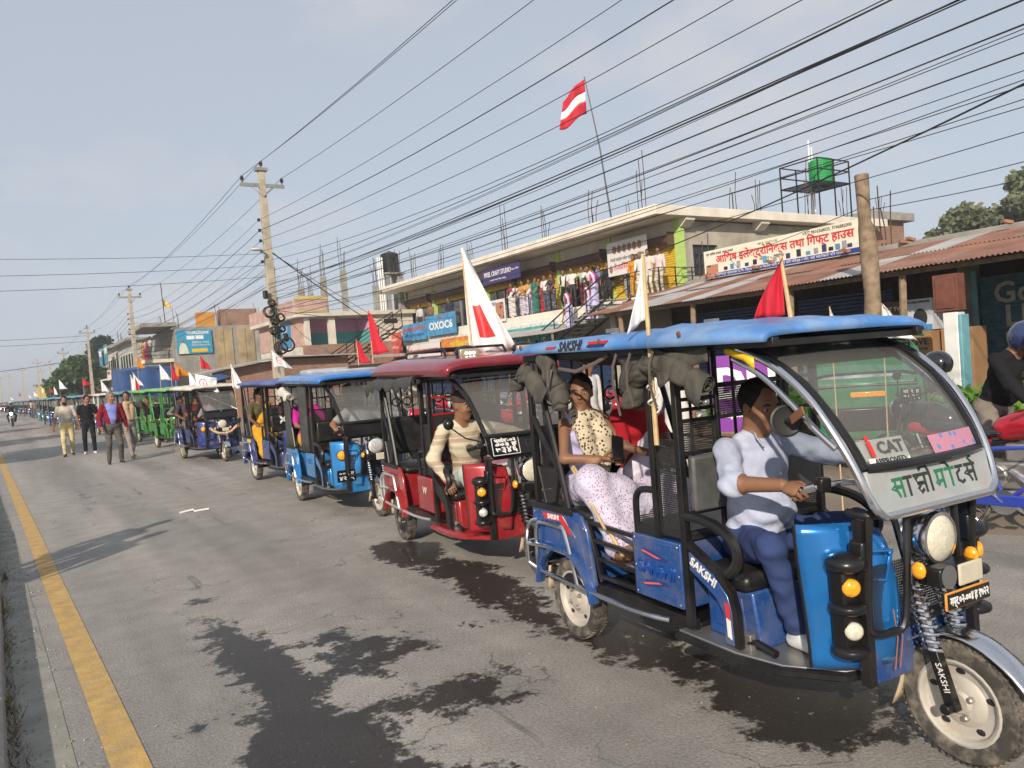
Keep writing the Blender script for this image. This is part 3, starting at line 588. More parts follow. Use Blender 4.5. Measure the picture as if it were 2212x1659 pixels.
            if s_ < 0 and g('brand'):
                text(g('brand'), .058, WHT, sp, (1.325, y-.0165, .665), (R(90), R(27), 0), ext=.0015, bold=.0015)
                if hero:
                    side_poly([(1.455, .555), (1.48, .55), (1.485, .48), (1.46, .49)], y-.0165, y-.0135).build('decal', RED, sp); side_poly([(1.46, .485), (1.485, .475), (1.488, .39), (1.463, .40)], y-.0165, y-.0135).build('decal', WHT, sp)
        # step gate
        if g('gate') and s_ < 0:
            m = MB(); m.bar([(.35, y, .76), (.79, y, .745)], .022); m.bar([(.37, y, .66), (.79, y, .65)], .022); m.bar([(.40, y, .56), (.79, y, .555)], .022); m.bar([(.43, y, .46), (.79, y, .46)], .022); m.bar([(.33, y, .77), (.45, y, .43)], .024); m.bar([(.79, y, .77), (.79, y, .44)], .024)
            m.build('side_gate', frame, o, .002)
    if lod < 2:
        for x, zz in ((-.24, zt), (1.0, zt), (1.2, zt), (1.8, zt-.02)): MB().bar([(x, -.455, zz), (x, .455, zz)], .03).build('roof_bow', BLK, o, bz)
        MB().grid(lambda u, v: (-.25+1.9*u, (v-.5)*.98, zt+.012+.03*math.sin(math.pi*v)-(.13*math.sin(math.pi*min(1, u*2.2))*math.sin(math.pi*v) if u < .45 else 0)), 10, 8).build('roof_lining', M('black_lining', (.012, .012, .013), .8, var=.2), o, solid=.004)
        # partition behind the driver
        part = MB()
        for y in (-.46, -.22, .22, .46): part.bar([(1.2, y, .8), (1.2, y, zt)], .022)
        for z in (.92, 1.21, 1.37, 1.53): part.bar([(1.2, -.46, z), (1.2, .46, z)], .02)
        if hero:
            for z in (1.425, 1.475): part.bar([(1.2, -.46, z), (1.2, -.22, z)], .018)
        po = part.build('partition', g('pframe', frame), o, bz)
        MB().bb(1.205, 1.25, -.44, .44, .93, 1.20).build('driver_backrest', M('worn_grey_leatherette', (.085, .085, .082), .5, var=.25, scale=10, bump=.25, bscale=12) if hero else LEA, o, .015)
        MB().bb(1.197, 1.203, -.45, -.23, 1.22, 1.36).build('perforated_panel', PERFY, o); MB().bb(1.197, 1.203, -.21, .21, 1.38, 1.52).build('perforated_panel', PERFY, o)
        # rear rails with rings
        m = MB()
        for y in (-.36, -.24, -.12, 0, .12, .24, .36): m.tube([(-.27, y, 1.28), (-.27, y, zt)], .010, 6)
        for y in (-.3, -.18, .18, .3): m.tube([(-.27, y+.045*math.cos(t), 1.46+.045*math.sin(t)) for t in np.linspace(0, 2*math.pi, 13)[:-1]], .007, 5, closed=True)
        m.bar([(-.27, -.46, 1.28), (-.27, .46, 1.28)], .02); m.build('rear_grille', frame, o)
        for yy in (.475,):
            m = MB()
            for z in (1.0, 1.15): m.bar([(-.2, yy, z), (.75, yy, z)], .02)
            for x in (.2, .4, .6): m.tube([(x, yy, .8), (x, yy, zt)], .010, 6)
            m.build('left_side_rail', frame, o)
    # driver seat
    MB().prism([(1.24, .345), (1.58, .345), (1.54, .597), (1.24, .597)], -.40, .40, 'y').build('battery_box', body, o, .012)
    if lod < 2:
        for y in (-.405, ): 
            m = MB(); m.prism([(1.30, .40), (1.50, .40), (1.48, .56), (1.30, .56)], y-.006, y+.004, 'y'); m.build('box_emboss', body, o, .004)
    MB().bb(1.22, 1.55, -.44, .44, .60, .68).build('driver_seat', LEA, o, .028)
    # front cowl
    cw = g('cowl', body)
    def cf(u, v):
        y = -.47+.94*u; t = (y/.47); z = .395+.575*v; back = abs(t)**3
        x = 2.08-.19*back+.022*math.cos(v*3.0)*back+(.05*math.sin(v*math.pi))*(1-back)-.05*v*(1-back); zz = z-(.10*max(0, 1-abs(t)*1.6) if v > .8 else 0)*(v-.8)/.2
        return (x, y, zz)
    [MB().grid(lambda u, v: cf(a_+(b_-a_)*u, v), 14, 14).build('front_cowl', cw, o, solid=.014) for a_, b_ in (((0, .33), (.67, 1)) if lod == 0 else ((0, 1),))]
    if lod < 2:
        m = MB(); m.prism([(1.93, .66), (2.06, .66), (2.06, .86), (1.97, .86)], -.36, -.345, 'y'); 
        MB().tube([cf(.0+.001, v) for v in np.linspace(0, 1, 9)], .009, 6).build('cowl_trim', BLKP, o); MB().tube([cf(.999, v) for v in np.linspace(0, 1, 9)], .009, 6).build('cowl_trim', BLKP, o)
        MB().tube([(1.985, -.40, .85), (2.07, -.33, .87), (2.11, -.2, .86), (2.09, -.22, .74), (2.05, -.34, .76)], .008, 6, closed=True).build('cowl_emboss', cw, o)
    for s_ in ((-1, 1) if g('lampblock', 1) else ()):
        y = s_*.40; m = MB()
        for z in (.835, .66, .49): m.sph((2.05, y, z), (.078, .078, .03 if z < .8 else .042), 14, 8)
        m.bb(2.0, 2.075, y-.045, y+.045, .48, .85); m.bb(2.04, 2.11, y-s_*.06-.03, y-s_*.06+.03, .80, .92)
        lb = m.build('lamp_block', BLKP, o, .012, smooth=60)
        for z, mt, nm in ((.745, AMB, 'indicator_lamp'), (.575, g('lens', LENS), 'fog_lamp')):
            q = MB().lathe([(.036, 0), (.036, .02), (.031, .028), (.02, .034), (.001, .036)], 18, (0, 0, 0), 'x', closed=True).lathe([(.041, -.01), (.041, .012), (.036, .014)], 18, (0, 0, 0), 'x', m=1, closed=True).build(nm, [mt, BLKP], lb, loc=(2.068, y+s_*.005, z)); q.rotation_euler = (0, 0, s_*.55)
    if not g('lampblock', 1):
        for s_ in (-1, 1):
            MB().lathe([(.055, 0), (.055, .02), (.03, .04), (.001, .045)], 16, ax='x', closed=True).lathe([(.07, -.01), (.068, .012), (.05, .015)], 16, ax='x', m=1, closed=True).build('indicator_lamp', [AMB, BLKP], o, loc=(2.02, s_*.37, .80), rot=(0, 0, s_*.5))
    # front guard
    m = MB(); xg = 2.12
    m.tube([(2.02, -.33, 1.02), (xg, -.335, 1.02), (xg+.03, -.2, 1.022), (xg+.04, 0, 1.022), (xg+.03, .2, 1.022), (xg, .335, 1.02), (2.02, .33, 1.02)], .017, 8)
    for s_ in (-1, 1):
        m.tube([(xg, s_*.335, 1.02), (xg-.03, s_*.335, .62), (xg-.02, s_*.32, .55), (xg+.0, s_*.24, .545), (xg+.02, s_*.18, .60), (xg+.03, s_*.15, 1.02)], .015, 8); m.bar([(2.08, s_*.34, 1.0), (2.08, s_*.34, .34)], .04)
    m.build('front_guard', BLK, o, 0)
    MB().bb(2.07, 2.085, -.3, .3, .52, .80).build('front_grille', PERFY if lod < 2 else BLK, o)
    MB().bb(2.03, 2.065, -.33, .33, .32, .56).build('lower_front_panel', body, o, .008)
    # fork, headlamp, mudguard
    fm = g('fork', STL)
    for y in (-.085, .085):
        MB().tube([(2.04, y*.8, .98), (2.11, y*.9, .72)], .024, 8).tube([(2.11, y, .74), (2.195, y, .42)], .020, 8).build('fork_tube', CHR, o)
        m = MB(); m.bar([(2.185, y, .46), (2.255, y, .23)], .042); m.lathe([(.022, -.02), (.022, .02), (.014, .03)], 8, (2.245, y+(-.03 if y < 0 else .03), .245), 'y'); lg = m.build('fork_leg', g('legmat', BLKP), o, .004)
        if hero and y < 0: text('SAKSHI', .036, WHT, lg, (2.228, y-.024, .36), (R(90), R(73), 0), ext=.001)
        if lod < 2: spring(o, 2.108, .72, 2.185, .46, y, g('springmat', CHR))
    MB().grid(lambda u, v: (2.24+.275*math.cos(R(150)-R(125)*u)*(1+.02*u)+(.10*max(0, u-.75)), (v-.5)*.15*(1-.25*u), .245+.285*math.sin(R(150)-R(125)*u)-.012*abs(2*v-1)**2), 16, 6).build('front_mudguard', g('mudguard', CHR), o, solid=.006)
    MB().grid(lambda u, v: (2.02-.05*u+.02*math.sin(3*u), (v-.5)*(.10+.05*u), .42-.26*u), 5, 5).build('mud_flap', MUD, o, solid=.006)
    hl = MB().lathe([(.03, -.16), (.07, -.13), (.098, -.06), (.104, -.02), (.098, 0)], 24, ax='x').build('headlamp', BLKP, o, loc=(2.175, 0, .885))
    MB().lathe([(.104, -.04), (.110, -.005), (.104, .012), (.092, .014)], 24, ax='x', closed=True).build('headlamp_ring', CHR, hl); MB().lathe([(.094, .01), (.08, .022), (.05, .032), (.001, .036)], 24, ax='x', closed=True).build('headlamp_lens', g('hlens', LENS), hl)
    if lod < 2:
        hb = MB().bb(2.16, 2.26, -.13, .13, .72, .79).bb(2.20, 2.27, -.14, -.05, .73, .80).build('horn_box', BLKP, o, .01)
        MB().bb(2.262, 2.276, -.03, .12, .715, .80).build('horn_cover', M('cream_plastic', (.55, .50, .38), .5), hb, .01)
        for y in (-.17, .17): MB().sph((2.2, y, .79), (.03, .022, .034), 10, 6).build('side_lamp', AMB, o)
        m = MB().tube([(2.06, 0, .80), (2.0, 0, 1.06)], .028, 8); m.tube([(1.78, -.36, 1.075), (1.86, -.33, 1.10), (1.96, -.22, 1.12), (2.0, 0, 1.07), (1.96, .22, 1.12), (1.86, .33, 1.10), (1.78, .36, 1.075)], .0125, 8); hb = m.build('handlebar', CHR, o)
        for s_ in (-1, 1):
            MB().tube([(1.76, s_*.366, 1.07), (1.87, s_*.325, 1.103)], .019, 10).build('hand_grip', CHR if hero else BLKP, o); MB().box((1.895, s_*.31, 1.115), (.05, .05, .06), (0, 0, s_*.4)).build('switch_box', BLKP, o, .008)
    # windscreen
    if g('screen', 1):
        wp = [(1.62, 1.705), (1.80, 1.625), (1.93, 1.525), (2.03, 1.40), (2.10, 1.29), (2.14, 1.205)]
        def ws(u, v):
            k = u*(len(wp)-1); i = min(int(k), len(wp)-2); t = k-i; x = wp[i][0]+(wp[i+1][0]-wp[i][0])*t; z = wp[i][1]+(wp[i+1][1]-wp[i][1])*t; w = .43-.065*u
            return (x+.035*(1-(2*v-1)**2), (2*v-1)*w, z)
        MB().grid(lambda u, v: ws(.0+.98*u, v), 16, 8).build('windscreen', GLS, o)
        if g('tint', 1): MB().grid(lambda u, v: tuple(np.array(ws(.0+.22*u, v))+np.array((-.006, 0, -.006))), 4, 8).build('sun_strip', GLSD, o)
        fr = MB(); fr.tube([ws(u, 0) for u in np.linspace(0, 1, 14)], .02, 8); fr.tube([ws(u, 1) for u in np.linspace(0, 1, 14)], .02, 8); fr.tube([ws(1, v) for v in np.linspace(0, 1, 9)], .02, 8); fr.build('windscreen_frame', BLKP, o)
        if hero:
            for s_ in (-1, 1):
                MB().tube([(1.62, s_*.465, 1.70), (1.80, s_*.458, 1.625), (1.955, s_*.448, 1.50), (2.06, s_*.438, 1.36), (2.13, s_*.42, 1.23), (2.17, s_*.40, 1.12), (2.19, s_*.375, 1.055), (2.195, s_*.33, 1.025)], .0165, 10).build('chrome_tube', CHR, o)
                MB().tube([(1.60, s_*.475, 1.66), (1.75, s_*.47, 1.585), (1.88, s_*.465, 1.48), (1.99, s_*.455, 1.37), (2.075, s_*.44, 1.29)], .0135, 10).build('chrome_tube', CHR, o)
            MB().tube([(2.195, y, 1.025) for y in np.linspace(-.33, .33, 7)], .0165, 10).build('chrome_tube', CHR, o)
            MB().grid(lambda u, v: (1.56+.17*u, -.484, 1.715-.055*u-.03*v-.02*v*(u > .9)), 3, 2).build('yellow_sticker', M('yellow_vinyl', (.8, .5, .01), .4, var=.03), o, solid=.003)
        bp = g('panel', BLKP); zb = 1.04
        pn = MB().prism([(-.385, .085), (-.375, -.05), (-.335, -.085), (.335, -.085), (.375, -.05), (.385, .085)], -.009, .009, 'x').build('name_panel', bp, o, .006, loc=(2.165, 0, 1.115), rot=(0, R(-14), 0))
        if g('panel_text'): g('panel_text')(pn)
        if hero:
            PL = Matrix()
            st = MB().grid(lambda u, v: tuple(np.array(ws(.80+.17*u, .52+.44*v))+np.array((.008, 0, .004))), 4, 10).build('windscreen_sticker', cells('printed_sticker', (.50, .22, .30), (.12, .22, .48), 26, .3, .4), o)
            MB().box((2.117, -.225, 1.268), (.004, .24, .085), (0, R(-27), R(-6))).build('windscreen_sticker', WHT, o); text('CAT', .07, BLKP, o, (2.128, -.19, 1.272), (R(62), 0, R(84)), ext=.001, bold=.002); text('i', .13, RED, o, (2.123, -.305, 1.285), (R(62), 0, R(84)), ext=.001, bold=.004); MB().box((2.148, -.225, 1.225), (.005, .21, .032), (0, R(-27), R(-6))).build('windscreen_sticker', WHT, o); text('APPROVED', .033, BLKP, o, (2.153, -.225, 1.226), (R(62), 0, R(84)), ext=.001)
    # roof
    rm = roof_mesh(bump=g('roofbump', True), h=g('roofh', .08)).build('roof', roof, o, solid=.012, smooth=50)
    if g('brand') and hero:
        text('SAKSHI', .075, M('decal_black', (.02, .02, .025), .5, var=0), rm, (.42, -.562, 1.785), (R(78), 0, 0), ext=.001, bold=.003, shear=.25); side_poly([(.62, 1.80), (.80, 1.797), (.78, 1.782), (.61, 1.785)], -.566, -.560).build('decal', RED, rm); side_poly([(.61, 1.781), (.775, 1.778), (.76, 1.766), (.60, 1.769)], -.569, -.563).build('decal', NAVY, rm); side_poly([(.18, 1.795), (.28, 1.793), (.26, 1.78), (.16, 1.782)], -.567, -.561).build('decal', RED, rm)
    # chrome side guards
    if g('rails', 1):
        for s_ in (-1, 1):
            y = s_*.53; m = MB()
            m.tube([(-.36, y*.96, .40), (-.2, y, .385), (.6, y, .365), (.95, y, .375), (1.08, y*.96, .38)], .014, 8)
            m.tube([(-.36, s_*.4, .53), (-.34, y, .53), (-.1, y, .55), (.2, y, .545)], .013, 8); m.tube([(-.2, y, .385), (-.2, y, .62), (-.16, y, .685), (-.1, y, .70), (.10, y, .70), (.16, y, .67), (.26, y, .38)], .013, 8); m.tube([(-.34, y*.98, .40), (-.34, y*.98, .60), (-.28, y*.96, .68), (-.2, y*.95, .70)], .013, 8)
            m.build('side_guard', g('railmat', CHR), o)
    if lod == 0:
        MB().tube([(1.54, -.44, .38), (1.60, -.44, .40)], .012, 6).tube([(1.59, -.44, .395), (1.70, -.44, .375)], [.016, .018], 8).build('brake_lever', BLKP, o); MB().bb(1.50, 1.56, -.45, -.42, .345, .42).build('brake_bracket', STL, o, .003)
        MB().tube([(.02, y, .36) for y in (-.3, .3)], .03, 8).build('rear_axle', STL, o)
        for s_ in (-1,): MB().grid(lambda u, v: (-.16-.03*u, s_*.42+(v-.5)*.11, .40-.16*u), 3, 3).build('mud_flap', MUD, o, solid=.006)
    return o
# ------------------------------------------------------------------ ground, road, kerb
def mat_ground():
    m = M('dusty_earth', (.23, .19, .145), .95, var=.22, scale=.8, bump=.6, bscale=9, detail=8); return m
gnd = MB().grid(lambda u, v: (-700+1900*u, -120+3200*v, -.012), 8, 8).build('ground', mat_ground(), smooth=0); tag(gnd, kind='structure')
def asphalt():
    m = bpy.data.materials.new('asphalt'); m.use_nodes = True; n, l = m.node_tree.nodes, m.node_tree.links; b = n['Principled BSDF']; b.inputs['Specular IOR Level'].default_value = .35
    t = n.new('ShaderNodeTexCoord'); P = t.outputs['Object']
    def noise(sc, det=4, ro=.5, vec=None):
        z = n.new('ShaderNodeTexNoise'); z.inputs['Scale'].default_value = sc; z.inputs['Detail'].default_value = det; z.inputs['Roughness'].default_value = ro; l.new(vec or P, z.inputs['Vector']); return z.outputs[0]
    def rng(x, a, b_, c, d, clamp=True):
        r = n.new('ShaderNodeMapRange'); r.inputs[1].default_value = a; r.inputs[2].default_value = b_; r.inputs[3].default_value = c; r.inputs[4].default_value = d; r.clamp = clamp; l.new(x, r.inputs[0]); return r.outputs[0]
    def mix(f, a, b_, mode='MIX'):
        x = n.new('ShaderNodeMixRGB'); x.blend_type = mode
        for i, q in ((0, f), (1, a), (2, b_)):
            if hasattr(q, 'is_output'): l.new(q, x.inputs[i])
            elif i == 0: x.inputs[0].default_value = q
            else: x.inputs[i].default_value = (*q, 1)
        return x.outputs[0]
    def math_(op, a, b_):
        x = n.new('ShaderNodeMath'); x.operation = op
        for i, q in ((0, a), (1, b_)):
            if hasattr(q, 'is_output'): l.new(q, x.inputs[i])
            else: x.inputs[i].default_value = q
        return x.outputs[0]
    mpv = n.new('ShaderNodeMapping'); mpv.inputs['Scale'].default_value = (1.2, .08, 1); l.new(P, mpv.inputs[0])
    big = math_('MULTIPLY', rng(noise(.9, 3, vec=mpv.outputs[0]), .3, .7, .70, 1.28), rng(noise(3.1, 6, .6), .3, .7, .86, 1.14)); fine = rng(noise(60, 6, .75), .3, .7, .62, 1.38)
    col = mix(1, (.30, .282, .255), big, 'MULTIPLY'); col = mix(1, col, fine, 'MULTIPLY')
    v = n.new('ShaderNodeTexVoronoi'); v.inputs['Scale'].default_value = 38; l.new(P, v.inputs['Vector'])
    st = rng(v.outputs['Distance'], .14, .26, 1, 0); pick = rng(noise(31, 2), .56, .62, 0, 1); col = mix(math_('MULTIPLY', math_('MULTIPLY', st, pick), .6), col, (.42, .38, .32))
    v2 = n.new('ShaderNodeTexVoronoi'); v2.inputs['Scale'].default_value = 70; l.new(P, v2.inputs['Vector']); pit = math_('MULTIPLY', rng(v2.outputs['Distance'], .08, .2, 1, 0), rng(noise(22, 3), .5, .62, 0, 1)); col = mix(math_('MULTIPLY', pit, .6), col, (.05, .045, .04))
    sp = rng(noise(5.5, 5, .6, vec=mpv.outputs[0]), .66, .72, 0, .55); col = mix(sp, col, (.06, .055, .05))
    vc = n.new('ShaderNodeTexVoronoi'); vc.feature = 'DISTANCE_TO_EDGE'; vc.inputs['Scale'].default_value = .7; dn = n.new('ShaderNodeTexNoise'); dn.inputs['Scale'].default_value = 2.2; dn.inputs['Detail'].default_value = 6; l.new(P, dn.inputs['Vector']); va = n.new('ShaderNodeVectorMath'); l.new(P, va.inputs[0]); l.new(dn.outputs[1], va.inputs[1]); l.new(va.outputs[0], vc.inputs['Vector'])
    ck = math_('MULTIPLY', rng(vc.outputs['Distance'], .002, .007, .6, 0), rng(noise(.8, 2), .5, .56, 0, 1)); col = mix(ck, col, (.05, .045, .04))
    a = n.new('ShaderNodeAttribute'); a.attribute_name = 'wet'
    w0 = math_('ADD', a.outputs['Fac'], math_('MULTIPLY', math_('SUBTRACT', math_('ADD', math_('MULTIPLY', noise(3.4, 4, .6), .55), math_('MULTIPLY', noise(17, 9, .75), .45)), .5), 3.0)); w = rng(w0, .46, .60, 0, 1)
    col = mix(w, col, mix(1, col, (.13, .12, .115), 'MULTIPLY')); col = mix(math_('MULTIPLY', math_('MULTIPLY', math_('MULTIPLY', st, pick), w), .22), col, (.42, .38, .32)); l.new(col, b.inputs['Base Color'])
    pud = rng(a.outputs['Fac'], 1.28, 1.45, 0, 1)
    ro = math_('SUBTRACT', .86, math_('MULTIPLY', w, .56)); ro = math_('SUBTRACT', ro, math_('MULTIPLY', pud, .42)); l.new(ro, b.inputs['Roughness'])
    bp = n.new('ShaderNodeBump'); bp.inputs['Distance'].default_value = .012; l.new(math_('SUBTRACT', math_('SUBTRACT', .75, math_('MULTIPLY', w, .35)), math_('MULTIPLY', pud, .4)), bp.inputs['Strength']); l.new(math_('ADD', noise(75, 5, .65), math_('MULTIPLY', pit, -.6)), bp.inputs['Height']); l.new(bp.outputs[0], b.inputs['Normal'])
    return m
ASPH = asphalt()
def z8(X, Y): return tuple(G(.5*X, 940.1+.5*Y).xy)
def z7(X, Y): return tuple(G(1106+.35*X, 1050.7+.35*Y).xy)
WET = [([z8(*p) for p in ((1620, 478), (1700, 468), (1850, 472), (1885, 500), (1850, 540), (1780, 560), (1690, 545), (1650, 510))], 1.6),
       ([z8(*p) for p in ((1780, 545), (1960, 520), (2130, 565), (2260, 640), (2250, 790), (2100, 740), (1990, 690), (1860, 620))], .9),
       ([z8(*p) for p in ((1950, 840), (2060, 800), (2250, 780), (2250, 830), (2050, 850))], .75),
       ([z7(*p) for p in ((-80, 560), (230, 640), (420, 880), (600, 700), (1000, 880), (1150, 1000), (1750, 1100), (2300, 1200), (2600, 1500), (2000, 1700), (1500, 1580), (1250, 1400), (1000, 1230), (800, 1130), (600, 1060), (330, 960), (0, 830))], .8),
       ([z7(*p) for p in ((420, 800), (600, 720), (840, 840), (820, 920), (600, 900))], 1.3),
       ([z8(*p) for p in ((880, 790), (1050, 820), (1130, 880), (1250, 920), (1300, 1010), (1400, 1050), (1450, 1150), (1800, 1250), (1750, 1500), (1080, 1500), (1060, 1250), (990, 1050), (930, 960), (870, 850))], 1.0),
       ([z8(*p) for p in ((1200, 890), (1500, 810), (1650, 840), (1930, 850), (1950, 930), (1800, 960), (1650, 1040), (1400, 1050), (1300, 960))], .72),
       ([z8(*p) for p in ((1560, 1100), (1900, 1060), (2212, 1010), (2300, 1100), (2250, 1200), (1900, 1250), (1650, 1200))], .72),
       ([z8(*p) for p in ((1280, 1390), (1600, 1300), (2000, 1380), (2300, 1438), (2300, 1600), (1300, 1600))], .72),
       ([z8(*p) for p in ((700, 1310), (740, 1288), (800, 1285), (790, 1305), (740, 1320))], .9), ([z8(*p) for p in ((800, 720), (830, 708), (910, 710), (880, 740), (830, 745))], .8),
       ([z8(*p) for p in ((320, 245), (470, 232), (600, 215), (470, 245), (400, 255), (390, 285), (425, 320), (380, 340), (350, 300))], .75)]
def poly_sd(px, py, poly):
    ins = np.zeros(px.shape, bool); d = np.full(px.shape, 9.); k = len(poly)
    for i in range(k):
        (x0, y0), (x1, y1) = poly[i], poly[(i+1) % k]
        c = ((y0 > py) != (y1 > py)) & (px < (x1-x0)*(py-y0)/((y1-y0) or 1e-9)+x0); ins ^= c
        t = np.clip(((px-x0)*(x1-x0)+(py-y0)*(y1-y0))/((x1-x0)**2+(y1-y0)**2+1e-12), 0, 1); d = np.minimum(d, np.hypot(px-x0-t*(x1-x0), py-y0-t*(y1-y0)))
    return np.where(ins, d, -d)
def road_sheet():
    xs = np.concatenate([np.arange(-.16, 6.0, .05), [6.1, 6.35, 6.7]]); ys = np.concatenate([[-40, -15, -4, -1], np.arange(0, 12.6, .05), [13, 15, 18, 24, 32, 45, 70, 110, 180, 320, 700, 1500, 3000]])
    X, Y = np.meshgrid(xs, ys, indexing='ij'); XS = X.copy(); lf = np.interp(Y, [0, 12, 28, 60, 110, 3000], [0, .02, -.55, -1.3, -2.4, -60]); rt = .14*np.sin(Y*1.1)+.1*np.sin(Y*2.7+1); f = np.clip((X+.16)/6.86, 0, 1); XS = X+lf*(1-f*.3)+rt*np.where(X > 6.6, 1, 0)
    wet = np.zeros(X.shape)
    for poly, amt in WET: sd = poly_sd(XS, Y, poly); wet = np.maximum(wet, np.clip(.5+sd/.42, 0, 1)*amt)
    nx, ny = X.shape; V = np.stack([XS, Y, np.zeros_like(X)], -1).reshape(-1, 3); I = np.arange(nx*ny).reshape(nx, ny)
    F = np.stack([I[:-1, :-1], I[1:, :-1], I[1:, 1:], I[:-1, 1:]], -1).reshape(-1, 4)
    me = bpy.data.meshes.new('road'); me.from_pydata(V.tolist(), [], F.tolist()); me.materials.append(ASPH); at = me.attributes.new('wet', 'FLOAT', 'POINT'); at.data.foreach_set('value', wet.ravel().astype(np.float32)); me.update()
    return tag(link('road', me), kind='structure')
road_sheet()
YEL = M('yellow_road_paint', (.50, .32, .105), .85, var=.2, scale=9, bump=.5, bscale=80, dust=.65, dcol=(.27, .22, .16), detail=10)
def strip(name, pts, w, z, mat, kind='structure', par=None):
    m = MB(); P = [Vector((x, y, z)) for x, y in pts]; k = len(P); vs = []
    for i in range(k):
        t = (P[min(i+1, k-1)]-P[max(i-1, 0)]).normalized(); nn = Vector((t.y, -t.x, 0))*(w/2); vs += [P[i]-nn, P[i]+nn]
    m.add(vs, [(2*i, 2*i+1, 2*i+3, 2*i+2) for i in range(k-1)]); o = m.build(name, mat, smooth=0)
    return tag(o, kind=kind)
yl = [(.36, -3), (.355, 2.5), (.35, 3.87), (.31, 5.54), (.24, 8.29), (.15, 12.18), (.0, 18), (-.26, 28.5), (-.9, 50), (-1.9, 90), (-4, 180), (-12, 600)]
strip('yellow_edge_line', yl, .155, .004, YEL)
strip('gutter', [(x-.30-.03*0, y) for x, y in yl], .20, .003, M('gutter_concrete', (.26, .255, .22), .92, var=.25, scale=4, bump=.4, bscale=40, dust=.4, dcol=(.16, .14, .11), detail=9))
# kerb: cast blocks beside a dirty gutter
KRB = M('kerb_concrete', (.34, .32, .285), .9, var=.2, scale=9, bump=.5, bscale=30, dust=.3, dcol=(.2, .17, .13))
kx = lambda y: float(np.interp(y, [0, 4.35, 9.3, 12, 28, 60, 110], [-.10, -.12, -.17, -.22, -.72, -1.4, -2.5]))
kerb = MB().bb(-3.2, -.35, -6, 3, -.01, .10).build('median', M('median_soil', (.17, .15, .11), .95, var=.3, scale=3, bump=.7, bscale=14)); tag(kerb, kind='structure'); kerb.data.transform(Matrix.Identity(4))
med = MB(); ys_ = [-6, 0, 4, 8, 12, 20, 28, 45, 60, 90, 110, 200]
med.add([(p, y, .12) for y in ys_ for p in (kx(y)-.13, kx(y)-2.6)], [(2*i, 2*i+1, 2*i+3, 2*i+2) for i in range(len(ys_)-1)]); bpy.data.objects.remove(kerb)
mo = med.build('median', M('median_soil'), smooth=0); tag(mo, kind='structure')
kb = thing('kerb', 'worn concrete kerb of cast blocks along the left edge of the road', 'kerb', (0, 0, 0)); kme = MB().prism([(-.07, 0), (.075, 0), (.065, .13), (.05, .145), (-.07, .145)], 0, .98, 'y').mesh('kerb_block', KRB)
for i in range(58):
    y = 1.0+i; o = link('kerb_block', kme, kb, loc=(kx(y+.5)-.075, y, .002*random.random()), rot=(0, 0, math.atan2(-(kx(y+1)-kx(y)), 1)+.012*(random.random()-.5)))
# gutter grit, dry weeds
gr = MB()
for i in range(900):
    y = random.uniform(1.5, 14); x = kx(y)+.02+abs(random.gauss(0, .12)); s = random.uniform(.004, .012); gr.box((x, y, s*.4), (s, s*1.2, s*.8), (random.random(), random.random(), random.random()))
for i in range(500):
    x, y = random.uniform(0, 6), random.uniform(1.5, 16); s = random.uniform(.003, .009); gr.box((x, y, s*.4), (s, s*1.3, s*.8), (random.random(), random.random(), random.random()*3))
tag(gr.build('grit', M('grit', (.3, .27, .23), .95, var=.5, scale=3), smooth=0), 'loose grit and small stones scattered along the gutter and road', 'grit', kind='stuff')
wd_ = MB()
for i in range(500):
    y = random.choice([3.2, 3.9, 4.6, 5.2, 6.5, 7.6, 9.1])+random.gauss(0, .22); x = kx(y)-.0+random.gauss(.01, .03); h_ = random.uniform(.02, .08); a = random.random()*6.28; dx, dy = math.cos(a)*h_*.7, math.sin(a)*h_*.7
    wd_.add([(x-.003, y, .0), (x+.003, y, .0), (x+dx, y+dy, h_)], [(0, 1, 2)])
tag(wd_.build('weeds', M('dry_weed', (.17, .13, .05), .9, var=.5, scale=2), smooth=0), 'dry weeds growing in the joint of the kerb', 'weeds', kind='stuff')
# litter, petals
pe = MB()
for i in range(420):
    p = G(random.gauss(85, 38), random.gauss(932, 6)); 
    if p.y > 8 and p.y < 70: s = .03+.03*random.random(); pe.box((p.x+random.gauss(0, .5), p.y, .008), (s, s, .004), (0, 0, random.random()*3))
tag(pe.build('flower_petals', M('marigold', (.55, .2, .03), .8, var=.4, scale=2), smooth=0), 'orange marigold petals strewn over the road behind the walkers', 'petals', kind='stuff')
for (a, b) in (((388, 1110), (452, 1102)),): 
    p, q = G(*a), G(*b); r_ = MB().tube([p+Vector((0, 0, .012)), p.lerp(q, .35)+Vector((.05, .03, .03)), p.lerp(q, .6)+Vector((-.04, .0, .012)), q+Vector((0, 0, .02))], .014, 6).build('plastic_strip', WHT if 'white_paint' in _mats and False else M('white_plastic', (.7, .69, .66), .5, var=.05)); tag(r_, 'thin white plastic strip lying on the grey road', 'litter')
